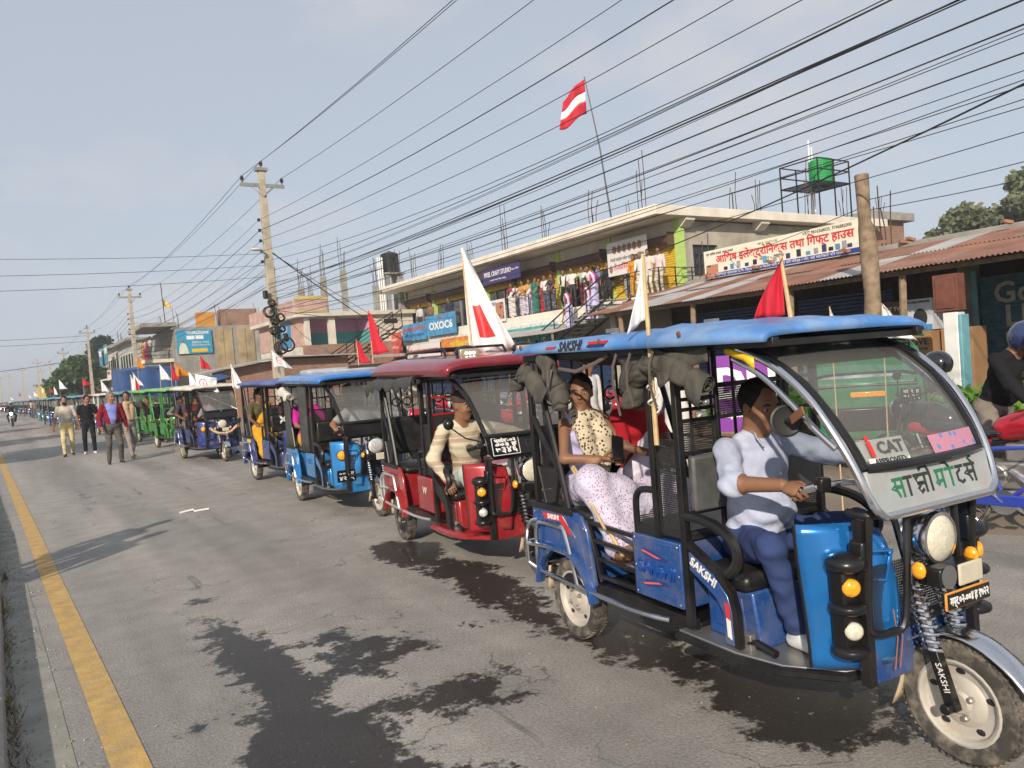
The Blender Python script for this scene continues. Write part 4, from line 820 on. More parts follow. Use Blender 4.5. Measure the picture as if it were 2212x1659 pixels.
# ------------------------------------------------------------------ buildings
def W(mb, name, mat, root, bevel=0.0, smooth=35, solid=0.0):       # world-space mesh as a part of root
    L = root.location; mb.v = [(x-L.x, y-L.y, z-L.z) for x, y, z in mb.v]; return mb.build(name, mat, root, bevel, smooth, solid)
PLAS = M('weathered_plaster', (.40, .36, .29), .92, var=.3, scale=1.1, bump=.3, bscale=8, dust=.45, dcol=(.20, .18, .15), detail=9); FASC = M('cream_fascia', (.74, .68, .57), .85, var=.12, scale=1.5, dust=.25, dcol=(.35, .31, .26), detail=8); CONC = M('bare_concrete', (.30, .285, .255), .93, var=.25, scale=1.6, bump=.5, bscale=10, dust=.4, dcol=(.16, .15, .13), detail=9)
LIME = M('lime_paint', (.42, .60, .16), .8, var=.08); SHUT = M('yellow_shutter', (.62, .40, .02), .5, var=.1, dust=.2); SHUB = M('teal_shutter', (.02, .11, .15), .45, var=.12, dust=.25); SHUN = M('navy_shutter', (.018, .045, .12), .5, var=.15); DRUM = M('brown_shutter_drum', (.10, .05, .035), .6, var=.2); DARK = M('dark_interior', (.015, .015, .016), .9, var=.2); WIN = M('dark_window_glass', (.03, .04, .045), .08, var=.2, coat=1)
TIN = M('rusty_tin', (.22, .10, .065), .8, var=.3, scale=1.2, bump=.2, bscale=20, dust=.55, dcol=(.30, .25, .22), detail=9); TINW = M('grey_tin', (.42, .41, .40), .55, .3, var=.2, scale=1.5, dust=.3); WOOD = M('old_timber', (.26, .19, .125), .9, var=.35, scale=7, bump=.7, bscale=26, detail=8); REB = M('rebar', (.075, .045, .035), .9, var=.3); PINK = M('pink_wall', (.50, .32, .27), .85, var=.25, scale=2, dust=.4, dcol=(.3, .26, .21), detail=8); PUR = M('mauve_wall', (.52, .27, .42), .85, var=.08); TEA = M('teal_wall', (.09, .34, .36), .8, var=.08); CREAM = M('cream_wall', (.60, .55, .47), .88, var=.15, scale=1.4, dust=.3, dcol=(.32, .28, .23), detail=8); YCOR = M('yellowed_corrugated', (.36, .27, .15), .8, var=.35, scale=1.2, dust=.3)
def brick_mat(name, c1=(.34, .15, .09), c2=(.24, .10, .065), sc=1.0, ax=0):
    m = bpy.data.materials.new(name); m.use_nodes = True; n, l = m.node_tree.nodes, m.node_tree.links; b = n['Principled BSDF']; b.inputs['Roughness'].default_value = .92
    t = n.new('ShaderNodeTexCoord'); sp = n.new('ShaderNodeSeparateXYZ'); l.new(t.outputs['Object'], sp.inputs[0]); ad = n.new('ShaderNodeMath'); l.new(sp.outputs[0], ad.inputs[0]); l.new(sp.outputs[1], ad.inputs[1]); cb = n.new('ShaderNodeCombineXYZ'); l.new(ad.outputs[0], cb.inputs[0]); l.new(sp.outputs[2], cb.inputs[1])
    bt = n.new('ShaderNodeTexBrick'); bt.inputs['Scale'].default_value = sc; bt.inputs['Brick Width'].default_value = .24; bt.inputs['Row Height'].default_value = .075; bt.inputs['Mortar Size'].default_value = .010; bt.inputs['Color1'].default_value = (*c1, 1); bt.inputs['Color2'].default_value = (*c2, 1); bt.inputs['Mortar'].default_value = (.30, .26, .21, 1); l.new(cb.outputs[0], bt.inputs['Vector'])
    z = n.new('ShaderNodeTexNoise'); z.inputs['Scale'].default_value = 1.6; z.inputs['Detail'].default_value = 8; l.new(t.outputs['Object'], z.inputs['Vector']); x = n.new('ShaderNodeMixRGB'); r = n.new('ShaderNodeMapRange'); r.inputs[1].default_value = .5; r.inputs[2].default_value = .75; r.inputs[4].default_value = .7; l.new(z.outputs[0], r.inputs[0]); l.new(r.outputs[0], x.inputs[0]); l.new(bt.outputs[0], x.inputs[1]); x.inputs[2].default_value = (.33, .27, .21, 1); l.new(x.outputs[0], b.inputs['Base Color'])
    bp = n.new('ShaderNodeBump'); bp.inputs['Strength'].default_value = .8; bp.inputs['Distance'].default_value = .012; l.new(bt.outputs['Fac'], bp.inputs['Height']); bp.invert = True; l.new(bp.outputs[0], b.inputs['Normal']); return m
BRK = brick_mat('red_brick')
def corrugated(y0, y1, x0, z0, x1, z1, pitch=.09, amp=.018, seg=3):   # waves across y, slope x0,z0 -> x1,z1
    n = int(abs(y1-y0)/pitch*4); m = MB(); m.grid(lambda u, v: (x0+(x1-x0)*v, y0+(y1-y0)*u, z0+(z1-z0)*v+amp*math.sin(u*n/4*2*math.pi)), n, seg); return m
def shutter(root, x, y0, y1, z0, z1, mat, pitch=.09):               # roller shutter in a plane of constant x
    n = int((z1-z0)/pitch)*2; m = MB(); m.grid(lambda u, v: (x+(.012 if int(round(v*n)) % 2 else -.012), y0+(y1-y0)*u, z0+(z1-z0)*v), 1, n); return W(m, 'shutter', mat, root, smooth=0)
def rebars(root, x, y, z, h=1.2, n=4, sp=.22, seed=0):
    r = random.Random(seed*7.3+x+y)
    for i in range(n):
        dx, dy = (i % 2-.5)*sp, (i//2-.5)*sp; hh = h*r.uniform(.55, 1.15)
        W(MB().tube([(x+dx, y+dy, z), (x+dx+r.gauss(0, .03), y+dy+r.gauss(0, .03), z+hh*.5), (x+dx+r.gauss(0, .07), y+dy+r.gauss(0, .07), z+hh)], .016, 5), 'reinforcing_bar', REB, root)
def board(root, name, x, y0, y1, z0, z1, mat, t=.03, lines=(), frame=None):
    """sign board in a plane of constant x facing the road (-X); lines: (text, rel_y, rel_z, size, mat, width)"""
    o = W(MB().bb(x-t/2, x+t/2, min(y0, y1), max(y0, y1), z0, z1), name, mat, root, .004); L = root.location; w, h = abs(y1-y0), z1-z0
    for ln in lines:
        s_, ry, rz, sz, mt = ln[:5]; wd = ln[5]*w if len(ln) > 5 else None
        text(s_, sz*h, mt, o, (x-t/2-.006-L.x, max(y0, y1)-ry*w-L.y, z0+rz*h-L.z), (R(90), 0, R(-90)), width=wd, ext=.003, bold=ln[6] if len(ln) > 6 else .0)
    return o
# ---- two-storey shop building with balcony
bA = thing('shop_building', 'two-storey shop building with long cream roof slab and crowded balcony', 'building', (22, 21, 0))
W(MB().bb(22, 35, 21.0, 45, 0, 3.3), 'ground_storey_wall', PLAS, bA); 
def wall_open(x0, x1, y, z0, z1, ox0, ox1, oz0, oz1, t=.22):
    return MB().bb(x0, ox0, y, y+t, z0, z1).bb(ox1, x1, y, y+t, z0, z1).bb(ox0, ox1, y, y+t, z0, oz0).bb(ox0, ox1, y, y+t, oz1, z1)
W(wall_open(22, 35, 21.0, 3.9, 6.66, 22.75, 24.15, 4.55, 5.75), 'side_wall', PLAS, bA); W(MB().bb(22.5, 35, 44.7, 45, 3.9, 6.66).bb(34.7, 35, 21.3, 44.7, 3.9, 6.66), 'back_wall', PLAS, bA)
sw = W(MB().bb(22.75, 24.15, 21.12, 21.14, 4.55, 5.75), 'window', WIN, bA)
gr_ = MB(); [gr_.bar([(22.75+.14*i, 21.02, 4.55), (22.75+.14*i, 21.02, 5.75)], .02) for i in range(11)]; [gr_.bar([(22.75, 21.03, z), (24.15, 21.03, z)], .02) for z in (4.57, 4.95, 5.35, 5.73)]; W(gr_, 'window_grille', BLK, sw if False else bA)
W(MB().bb(20.3, 35.4, 20.4, 45.6, 6.72, 7.08), 'roof_slab', FASC, bA, .02); W(MB().bb(20.55, 35.2, 20.65, 45.4, 7.08, 7.14), 'roof_top', CONC, bA)
for x in (22.2, 26.6, 31.0): W(MB().prism([(20.5, 6.72), (21.0, 6.72), (21.0, 6.35), (20.75, 6.4), (20.5, 6.6)], x-.25, x+.25, 'x'), 'roof_bracket', FASC, bA)
W(MB().bb(20.6, 22, 20.7, 45, 3.55, 3.87), 'balcony_slab', FASC, bA, .015); W(MB().bb(20.55, 20.62, 20.75, 45, 3.22, 3.62), 'balcony_band', M('white_trim', (.70, .68, .63), .8, var=.08), bA, .01)
for k in range(60): W(MB().box((20.535, 21.2+k*.4, 3.42), (.02, .24, .10), (R(25 if k % 2 else -25), 0, 0)), 'trim_wave', M('white_trim'), bA)
bays = [(21.0, 25.0), (25.0, 28.6), (28.6, 31.9), (31.9, 35.2), (35.2, 41.2), (41.2, 44.8)]
for i, (a, b) in enumerate(bays):
    W(MB().bb(21.94, 22.2, a-.14, a+.16, 3.87, 6.70), 'pilaster', LIME, bA); 
    W(MB().tube([(21.80, a+.2, 5.98), (21.80, b-.2, 5.98)], .2, 12), 'shutter_drum', DRUM, bA); W(MB().bb(21.58, 22.02, a+.16, a+.2, 5.75, 6.25), 'drum_bracket', DRUM, bA)
    W(MB().bb(22.0, 22.3, a+.16, b-.14, 6.15, 6.70), 'bay_lintel', CREAM, bA)
    if i in (0, 2): shutter(bA, 22.05, a+.16, b-.14, 3.88, 6.0, SHUT)
    elif i == 1:
        shutter(bA, 22.05, a+.16, b-.14, 5.45, 6.0, SHUT); W(MB().bb(23.5, 23.6, a+.16, b-.14, 3.88, 6.1), 'doorway_interior', DARK, bA); W(MB().bb(22.0, 22.2, b-.5, b-.16, 3.88, 5.8), 'door_jamb', CREAM, bA)
    else:
        shutter(bA, 22.05, a+.16, b-.14, 5.55, 6.0, SHUT); W(MB().bb(22.15, 22.18, a+.16, b-.14, 3.88, 5.5), 'shop_window', WIN, bA)
        for k in range(1, 4): y = a+(b-a)*k/4; W(MB().bb(22.08, 22.16, y-.035, y+.035, 3.88, 5.5), 'window_mullion', M('aluminium', (.5, .5, .5), .4, .7), bA)
W(MB().bb(21.94, 22.2, 44.8, 45.0, 3.87, 6.7), 'pilaster', LIME, bA)
text('Choice', .75, RED, bA, (.02-.04, 30.2-21, 5.15), (R(90), 0, R(-90)), ext=.004, shear=.2, bold=.012); text('गुर्जर घोषणा', .34, M('brown_paint', (.2, .06, .02), .7), bA, (-.02, 30.2-21, 4.65), (R(90), 0, R(-90)), ext=.004)
# balcony railing
for a, b in ((20.8, 31.4), (31.4, 33.0)):
    for z in (4.12, 4.35, 4.58, 4.83): W(MB().bar([(20.68, a, z), (20.68, b, z)], .024 if z > 4.8 else .014), 'railing_rail', BLK, bA)
for y in (20.85, 22.6, 24.3, 26.0, 27.7, 29.4, 31.2, 33.0): W(MB().bar([(20.68, y, 3.87), (20.68, y, 4.85)], .035), 'railing_post', BLK, bA)
for z in (4.2, 4.5, 4.83): W(MB().bar([(20.68, 20.8, z), (23.2, 20.8, z)], .03), 'railing_rail', BLK, bA)
for x in (21.5, 22.4, 23.2): W(MB().bar([(x, 20.8, 3.87), (x, 20.8, 4.85)], .03), 'railing_post', BLK, bA)
# posters and signs on it
PWH = M('poster_white', (.68, .66, .64), .6, var=.06); PBL = M('poster_blue', (.07, .27, .48), .55, var=.25, scale=3); PPU = M('poster_purple', (.05, .035, .14), .45, var=.1); PYE = M('poster_cream', (.74, .70, .56), .55, var=.05); POR = M('poster_orange', (.62, .22, .05), .55, var=.25, scale=3); PRD = M('poster_red', (.55, .09, .06), .55, var=.15); PTE = M('poster_teal', (.06, .30, .33), .55, var=.35, scale=2.5); PYW = M('poster_yellow', (.70, .46, .03), .55, var=.1); INK = M('ink_black', (.02, .02, .025), .6, var=0); INKB = M('ink_blue', (.03, .05, .28), .6, var=0); INKG = M('ink_green', (.03, .25, .08), .6, var=0); INKY = M('ink_yellow', (.75, .6, .05), .6, var=0)
bn = thing('banner', 'white meeting banner with red heading hung on yellow shutter', 'banner', (21.3, 23.9, 5.0))
board(bn, 'banner_sheet', 21.5, 22.2, 24.6, 4.95, 6.35, PWH, .02, [('नेपाली कांग्रेस मधेश प्रदेश कार्य समिति', .5, .47, .13, INK, .85), ('तेजारिया सोखु', .5, .24, .22, RED, .7, .004), ('मिति', .8, .08, .08, INKB)])
for k in range(6): W(MB().sph((21.48, 22.62+.3*k, 6.02), (.012, .13, .17), 12, 6), 'portrait', (M('portrait_tone', (.28, .16, .12), .6, var=.3, scale=9)), bn)
for k in (0, 1): W(MB().sph((21.48, 22.4+2.0*k, 5.25), (.012, .11, .16), 12, 6), 'portrait', M('portrait_tone'), bn)
s1 = thing('shop_sign', 'dark purple PIXEL CRAFT STUDIO sign below the balcony roof', 'sign', (21.2, 33, 5.8)); board(s1, 'sign_board', 20.75, 30.0, 33.4, 5.72, 6.5, PPU, .06, [('PIXEL CRAFT STUDIO', .42, .6, .42, WHT, .72, .006), ('Creative Photo Video Editing', .42, .22, .16, WHT), ('Contact : 98140', .88, .6, .16, WHT, .18)])
s1 = thing('shop_sign', 'white studio price board with photos on the balcony railing', 'sign', (20.5, 33, 3.9)); board(s1, 'sign_board', 20.52, 31.2, 34.0, 3.75, 4.85, PWH, .03, [('PIXEL CRAFT STUDIO', .38, .82, .2, INKB, .7, .004), ('Photo  Video  Album', .3, .55, .12, RED), ('Wedding Shoot', .3, .35, .12, INK)]); W(MB().bb(20.49, 20.505, 31.3, 32.0, 3.9, 4.7), 'photo_print', cells('photo_print', (.45, .2, .12), (.08, .05, .06), 4, .35), s1)
for (lb, y0, y1, z0, z1, mt, ls) in (
    ('blue board with round plates picture on the balcony front', 35.8, 39.2, 3.55, 4.7, PBL, [('OXOC6', .5, .45, .5, WHT, .8, .02), ('सेनेटरी', .5, .85, .16, RED)]), ('blue and red HARDWARE SUPPLIER board on the balcony front', 39.3, 42.4, 3.45, 4.45, PBL, [('HARDWARE & SUPPLIER', .5, .68, .24, RED, .9, .006), ('इलेक्ट्रिक एण्ड सप्लायर्स', .5, .3, .22, INKB, .85)]),
    ('plain red notice board at the left end of the balcony front', 42.6, 44.9, 2.6, 4.1, PRD, [('TEMPO', .5, .7, .16, WHT, .6), ('सेवा केन्द्र', .5, .4, .14, WHT, .6)]), ('teal and yellow electronics shop sign under the balcony band', 26.9, 31.0, 2.15, 3.28, PTE, [('विजय मोबाईल एण्ड इलेक्ट्रोनिक्स सेन्टर', .5, .72, .3, INKY, .95, .008)]),
    ('pale tools and hardware shop sign left of the orange one', 37.8, 42.0, 1.85, 3.2, PWH, [('माही हार्डवेयर एण्ड सप्लायर्स', .5, .68, .24, RED, .9, .01), ('यहाँ सबै सामान पाइन्छ', .5, .3, .14, INKB, .8)]), ('orange jewellery shop sign with a portrait below the balcony', 33.6, 37.6, 2.1, 3.3, POR, [('श्री विवेक ज्वेलर्स', .6, .68, .3, INKY, .7, .008), ('सुन चाँदी', .6, .3, .18, WHT, .5)])):
    s1 = thing('shop_sign', lb, 'sign', (20.3, y0, z0)); board(s1, 'sign_board', 20.34, y0, y1, z0, z1, mt, .04, ls)
    if mt is PTE:
        W(MB().bb(20.30, 20.316, y0+.03, y1-.03, z0+.02, z0+.2), 'sign_strip', PYW, s1)
        for k in range(6): W(MB().bb(20.302, 20.318, y0+.3+k*.6, y0+.5+k*.6, z0+.28, z0+.5+.1*(k % 2)), 'appliance_picture', PWH if k % 2 else INK, s1)
    if mt in (PWH, POR):
        W(MB().bb(20.30, 20.316, y0+.03, y1-.03, z0+.02, z0+.16), 'sign_strip', INKB, s1)
        for k in range(5): W(MB().sph((20.31, y0+.5+k*.7, z0+.36), (.012, .16, .13), 10, 6), 'tool_picture', PBL if k % 2 else M('portrait_tone'), s1)
# stairs down from the balcony, grey awning
stt = thing('outdoor_staircase', 'black steel staircase leading down from the crowded balcony', 'staircase', (19.7, 23, 0)); n_ = 12
for k in range(n_): W(MB().bb(19.2, 20.5, 22.4+.36*k, 22.75+.36*k, 3.80-.155*k, 3.84-.155*k), 'step', CONC, stt)
for x in (19.2, 20.5):
    W(MB().bar([(x, 22.3, 3.80), (x, 26.7, 1.92)], .07), 'stringer', BLK, stt); W(MB().bar([(x, 22.3, 4.75), (x, 26.7, 2.87)], .045), 'handrail', BLK, stt); W(MB().bar([(x, 22.3, 4.3), (x, 26.7, 2.42)], .03), 'handrail', BLK, stt)
    for k in range(5): W(MB().bar([(x, 22.3+1.1*k, 3.8-.47*k), (x, 22.3+1.1*k, 4.75-.47*k)], .035), 'baluster', BLK, stt)
aw = thing('tin_awning', 'pale corrugated tin awning below the balcony band', 'awning', (19, 28, 2.9)); W(corrugated(24.5, 31.5, 18.3, 2.78, 20.5, 3.18), 'awning_sheet', TINW, aw); [W(MB().bar([(18.4, y, 0), (18.4, y, 2.76)], .07), 'awning_post', WOOD, aw) for y in (24.7, 28.0, 31.3)]
shutter(bA, 21.9, 24.5, 30.5, .2, 2.6, SHUN); shutter(bA, 21.9, 31.5, 44, .2, 2.6, SHUN)
for i, (x, y) in enumerate(((21.2, 22.0), (21.2, 25.0), (21.2, 28.4), (21.2, 31.8), (21.2, 35.2), (21.2, 38.5), (21.2, 42.0), (21.2, 44.9), (27, 21.2), (30.5, 21.2), (33.5, 21.4), (25.5, 21.2), (28, 30), (28, 38), (26, 44.9))):
    if i > 4: W(MB().bb(x-.15, x+.15, y-.15, y+.15, 7.1, 7.25), 'column_stub', CONC, bA)
    rebars(bA, x, y, 7.08, 1.5 if i % 3 else 2.3, 4, .2, i)
# ---- roof things: green tank on a stand, flag pole, black tank
gt = thing('tank_stand', 'black steel tank stand on the roof of the balcony building', 'stand', (31.5, 21.5, 7.14)); X0, X1, Y0, Y1 = 31.4, 33.8, 21.2, 23.2
for x in (X0, (X0+X1)/2, X1):
    for y in (Y0, Y1): W(MB().bar([(x, y, 7.1), (x, y, 9.9)], .05), 'stand_leg', BLK, gt)
for z in (8.85, 9.4, 9.88):
    for a, b in (((X0, Y0), (X1, Y0)), ((X1, Y0), (X1, Y1)), ((X1, Y1), (X0, Y1)), ((X0, Y1), (X0, Y0))): W(MB().bar([(*a, z), (*b, z)], .05), 'stand_rail', BLK, gt)
for k in range(9): W(MB().bar([(X0+(X1-X0)*k/8, Y0, 8.83), (X0+(X1-X0)*k/8, Y1, 8.83)], .05), 'platform_bar', BLK, gt)
GRN = M('green_plastic', (.02, .30, .075), .4, var=.08, scale=3); BKT = M('black_tank_plastic', (.016, .017, .018), .4, var=.15)
def tank(label, c, r, h, mat, group=None):
    t = thing('water_tank', label, 'water tank', c); pr = [(r*.9, 0)]
    for k in range(10): z = h*.82*k/10; pr += [(r, z+.02), (r, z+h*.05), (r*.965, z+h*.062), (r*.965, z+h*.072)]
    pr += [(r, h*.84), (r*.93, h*.9), (r*.6, h*.96), (r*.25, h*.975)]; MB().lathe(pr, 28).build('tank_shell', mat, t); MB().lathe([(r*.27, h*.96), (r*.27, h), (r*.2, h*1.02)], 16).build('tank_lid', mat, t); return t
tank('green ribbed water tank on the black steel stand', (32.85, 22.0, 8.88), .56, 1.3, GRN)
wp_ = thing('water_pipe', 'pair of white upright water pipes beside the green tank', 'pipe', (33.3, 22.9, 7.1)); [MB().tube([(.0+.22*k, 0, 0), (.22*k, 0, 4.2-.3*k)], .04, 8).build('pipe', WHT, wp_) for k in (0, 1)]
fp = Vector((21.0, 23.6, 7.1)); FRD = M('flag_red', (.50, .012, .03), .8, var=.08); FWH = M('flag_white', (.76, .75, .76), .85, var=.03)
fo = thing('flag', 'red and white party flag on a tall pole on the balcony building roof', 'flag', fp); MB().tube([(0, 0, 0), (-.12, .25, 3), (-.32, .65, 6.0)], [.035, .03, .018], 7).build('pole', BLK, fo)
def bigflag(u, v): q = 1.25*u*(.75+.2*v); return (-.32-.83*q+.07*math.sin(8*u+2*v), .65+.55*q+.10*math.sin(8*u+2*v), 6.0-.1-1.45*v-.75*u*(1-.3*v)+.08*math.sin(5*u+v))
for (a, b), mt, nm in (((0, .36), FRD, 'red_band'), ((.36, .64), FWH, 'white_band'), ((.64, 1), FRD, 'red_band')): MB().grid(lambda u, v: bigflag(u, a+(b-a)*v), 12, 5).build(nm, mt, fo, solid=.004, smooth=80)
# ---- brick annexe at the back right
bB = thing('brick_annexe', 'unfinished red brick block at the right end of the balcony building', 'building', (36, 21.6, 0)); W(MB().bb(35.05, 38.2, 21.2, 30, 0, 7.2), 'brick_wall', BRK, bB); W(MB().bb(34.9, 38.7, 20.9, 30, 7.2, 7.6), 'roof_slab', CONC, bB, .02); rebars(bB, 36, 22, 7.6, 1.5); rebars(bB, 37.6, 22, 7.6, 1.2)
# ---- tin-roofed shop row
bC = thing('shop_row', 'low shop row with rusty corrugated tin roof on timber posts', 'building', (17, 10, 0)); yy = -3.0; k = 0
while yy < 17.6:
    rr_ = random.Random(k); dy = .82; mt = TIN if rr_.random() < .84 else TINW
    W(corrugated(yy, yy+dy+.06, 14.85+rr_.uniform(-.06, .06), 2.95+.006*(k % 2), 17.1, 3.42+.006*(k % 2)), 'roof_sheet', mt, bC); W(corrugated(yy, yy+dy+.06, 16.95+rr_.uniform(-.1, .1), 3.40+.015+.006*(k % 2), 19.1, 3.84+.006*(k % 2)), 'roof_sheet', TIN if rr_.random() < .9 else TINW, bC); yy += dy; k += 1
W(MB().bb(19.0, 19.35, -3, 18.0, 0, 3.95), 'parapet_wall', CONC, bC, .03)
for i in range(26): W(MB().box((18.7+random.uniform(-.8, .3), random.uniform(-2, 17.5), 3.93+.02), (.23, .11, .07), (0, -.2, random.random()*3)), 'loose_brick', M('loose_brick', (.33, .16, .10), .9, var=.3), bC)
W(MB().bb(18.0, 18.3, -3, 17.8, 0, 3.4), 'back_wall', M('shade_darkened_boards', (.055, .028, .022), .85, var=.3), bC); W(MB().bb(18.0, 18.3, 17.6, 18.0, 0, 3.3).bb(15.6, 18.0, 17.7, 17.95, 0, 3.2), 'end_wall', PLAS, bC); W(MB().bb(15.4, 18.3, -3, 18, .0, .35), 'plinth', CONC, bC, .02)  # back wall colour darkened to hold the shade of the shop interior
for y in (-1.5, 1.2, 4.0, 6.2, 8.55, 11.2, 14.2, 17.0):
    a = random.uniform(-.05, .05); W(MB().tube([(15.25, y, .3), (15.25+a, y+.03, 1.6), (15.2, y+a, 2.98)], [.085, .075, .07], 8), 'roof_post', WOOD, bC)
for x, z in ((15.2, 2.90), (17.0, 3.32)): W(MB().bar([(x, -3, z), (x, 17.7, z)], .09), 'roof_beam', WOOD, bC)
for a, b, mt in ((10.2, 12.8, SHUN), (13.1, 16.8, SHUN), (4.3, 8.25, SHUB), (-1, 4.0, SHUB)): shutter(bC, 17.7, a, b, .36, 2.75, mt)
W(MB().bb(17.6, 17.95, 8.35, 8.65, .3, 3.2), 'pier', CONC, bC); W(MB().bb(17.55, 17.62, 8.26, 8.35, .3, 2.9), 'door_jamb', M('light_blue_paint', (.16, .38, .44), .6), bC)
TXT = M('faded_cream_print', (.38, .36, .28), .7, var=.15)
text('Good', .62, TXT, bC, (17.675-17, 7.25-10, 2.36), (R(90), 0, R(-90)), ext=.003, bold=.012); text('LIFE', .62, TXT, bC, (17.675-17, 7.25-10, 1.86), (R(90), 0, R(-90)), ext=.003, bold=.014); text('BUTWAL', .24, TXT, bC, (17.675-17, 7.3-10, 1.45), (R(90), 0, R(-90)), ext=.003, bold=.003); text('KDRCT', .24, TXT, bC, (17.675-17, 7.3-10, 1.2), (R(90), 0, R(-90)), ext=.003, bold=.003)
CARD = M('brown_cardboard', (.33, .19, .09), .85, var=.12, scale=2)
def carton(label, x, y, z, w, d, h, mat, txt=None, tm=INK, col=None, rz=0.0):
    c = thing('carton', label, 'carton', (x, y, z), rz, 'cartons in front of the shop'); o = MB().bb(-d/2, d/2, -w/2, w/2, 0, h).build('box', mat, c, .006); MB().bb(-d/2-.004, d/2+.004, -.03, .03, h-.001, h+.003).build('tape', M('tape', (.42, .30, .16), .4), c)
    for t_, rz_, sz in txt or (): text(t_, sz, tm, o, (-d/2-.005, 0, h*rz_), (R(90), 0, R(-90)), ext=.001, bold=.003)
    return c
carton('tall brown OLIVE refrigerator carton under the speaker box', 16.3, 8.78, .36, .62, .6, 1.35, CARD, [('OLIVE', .83, .2), ('REFRIGERATOR', .72, .07)]); carton('brown OLIVE carton beside the tall refrigerator one', 16.6, 8.1, .36, .62, .6, 1.36, CARD, [('OLIVE', .83, .18)]); carton('dark brown carton left of the refrigerator cartons', 16.4, 9.5, .36, .7, .6, 1.6, M('carton_dark', (.19, .10, .055), .85, var=.2), [('', .5, .1)])
carton('wide brown SMART TV carton stacked highest', 16.5, 9.55, 1.97, .9, .3, .42, M('carton_dark'), [('SMART TV', .6, .12)], WHT); c_ = carton('white and blue portable speaker box on the refrigerator carton', 16.3, 8.75, 1.72, .62, .45, .66, M('speaker_box_white', (.55, .58, .62), .6, var=.06), [('PORTABLE SPEAKER', .9, .06)]); MB().sph((-.232, -.06, .26), (.012, .15, .2), 14, 8).sph((-.24, -.06, .33), (.012, .07, .07), 10, 6).build('speaker_picture', INK, c_); MB().bb(-.232, -.227, -.3, .3, .0, .12).build('blue_stripe', PBL, c_)
# sign on the tin roof
s2 = thing('shop_sign', 'long cream electronics and gift house sign standing on the tin roof', 'sign', (18.9, 14, 3.8)); y0, y1, z0, z1 = 11.55, 16.85, 3.85, 4.72
bo = board(s2, 'sign_board', 18.75, y0, y1, z0, z1, PYE, .05, [('आशिष इलेक्ट्रोनिक्स तथा गिफ्ट हाउस', .53, .63, .36, RED, .88, .008), ('+977 9816368035, 9746882000', .82, .89, .15, INK, .28), ('पान नं. ६०९११८१६४', .46, .88, .1, INKG, .13), ('प्रो. आशिष नामको, अमृता नामको', .12, .86, .11, INK, .2), ('गमावान ५, रोहिटिया', .48, .36, .13, INK, .16)])
W(MB().bb(18.715, 18.735, y0+.02, y1-.02, z0+.02, z0+.15), 'blue_strip', INKB, s2)
text('यहाँ विभिन्न प्रकारका टि.भि. फ्रिज मोबाईल किनेमा साथै मर्मत पनि गरिन्छ । नोट: यहाँ फोटोकपी पनि गरिन्छ ।', .1, WHT, s2, (18.708-18.9, 14.2-14, z0+.085-3.8), (R(90), 0, R(-90)), width=4.6, ext=.002)
W(MB().bb(18.712, 18.728, y1-.55, y1-.08, z0+.04, z0+.42), 'photo_print', cells('photo_print'), s2)
for i, yv in enumerate((16.0, 15.75, 15.5, 15.2, 14.9, 14.55, 14.2, 13.75, 13.4, 13.1, 12.85, 12.6, 12.4, 12.2, 12.0, 11.85)): hh = .10+.05*((i*7) % 3); W(MB().bb(18.71, 18.727, yv-.07, yv+.07, z0+.19, z0+.19+hh), 'gadget_picture', [INK, PBL, M('gadget_grey', (.3, .3, .32), .5), PPU][i % 4], s2, .01)
for y in (11.7, 13.4, 15.1, 16.7): W(MB().bar([(18.85, y, 3.6), (18.85, y, 4.7)], .05), 'sign_support', REB, s2)
rebars(bC, 19.2, 17.3, 3.9, 1.3, 4, .2, 3); rebars(bC, 19.2, 5.5, 3.9, 2.6, 6, .3, 9); rebars(bC, 19.2, 7.6, 3.9, 1.8, 4, .25, 4); rebars(bC, 19.2, 2.5, 3.9, 1.5, 4, .25, 5); rebars(bC, 19.2, 11.2, 3.9, 1.6, 4, .25, 6)
# timber pole, pillar with meter box
tp_ = thing('timber_post', 'weathered broken timber pole standing in front of the tin roof', 'post', (14.2, 8.55, 0)); MB().tube([(0, 0, 0), (.03, .0, .9), (-.05, .03, 1.8), (-.02, .02, 2.5), (-.08, .0, 3.2), (-.03, .05, 3.75), (-.12, .02, 3.9), (-.10, .04, 4.8)], [.155, .15, .175, .145, .165, .15, .115, .13], 12).build('trunk', WOOD, tp_, smooth=50)
pp = thing('gate_pillar', 'white and pale blue masonry pillar in front of the shop row', 'pillar', (14.3, 7.15, 0)); MB().bb(-.16, .12, -.16, .10, 0, 2.0).build('shaft', WHT, pp, .02); MB().bb(-.16, .12, -.22, -.163, 0, 1.95).build('blue_edge', M('light_blue_paint'), pp, .01)
mbx = thing('meter_box', 'rusty brown metal meter box on top of the white pillar', 'box', (14.25, 7.18, 2.02)); MB().bb(-.14, .14, -.23, .2, 0, .66).build('case', M('rust_brown_paint', (.17, .06, .04), .7, var=.2), mbx, .01); MB().bb(-.16, -.142, -.18, .15, .05, .6).build('door', M('rust_brown_paint'), mbx, .008)
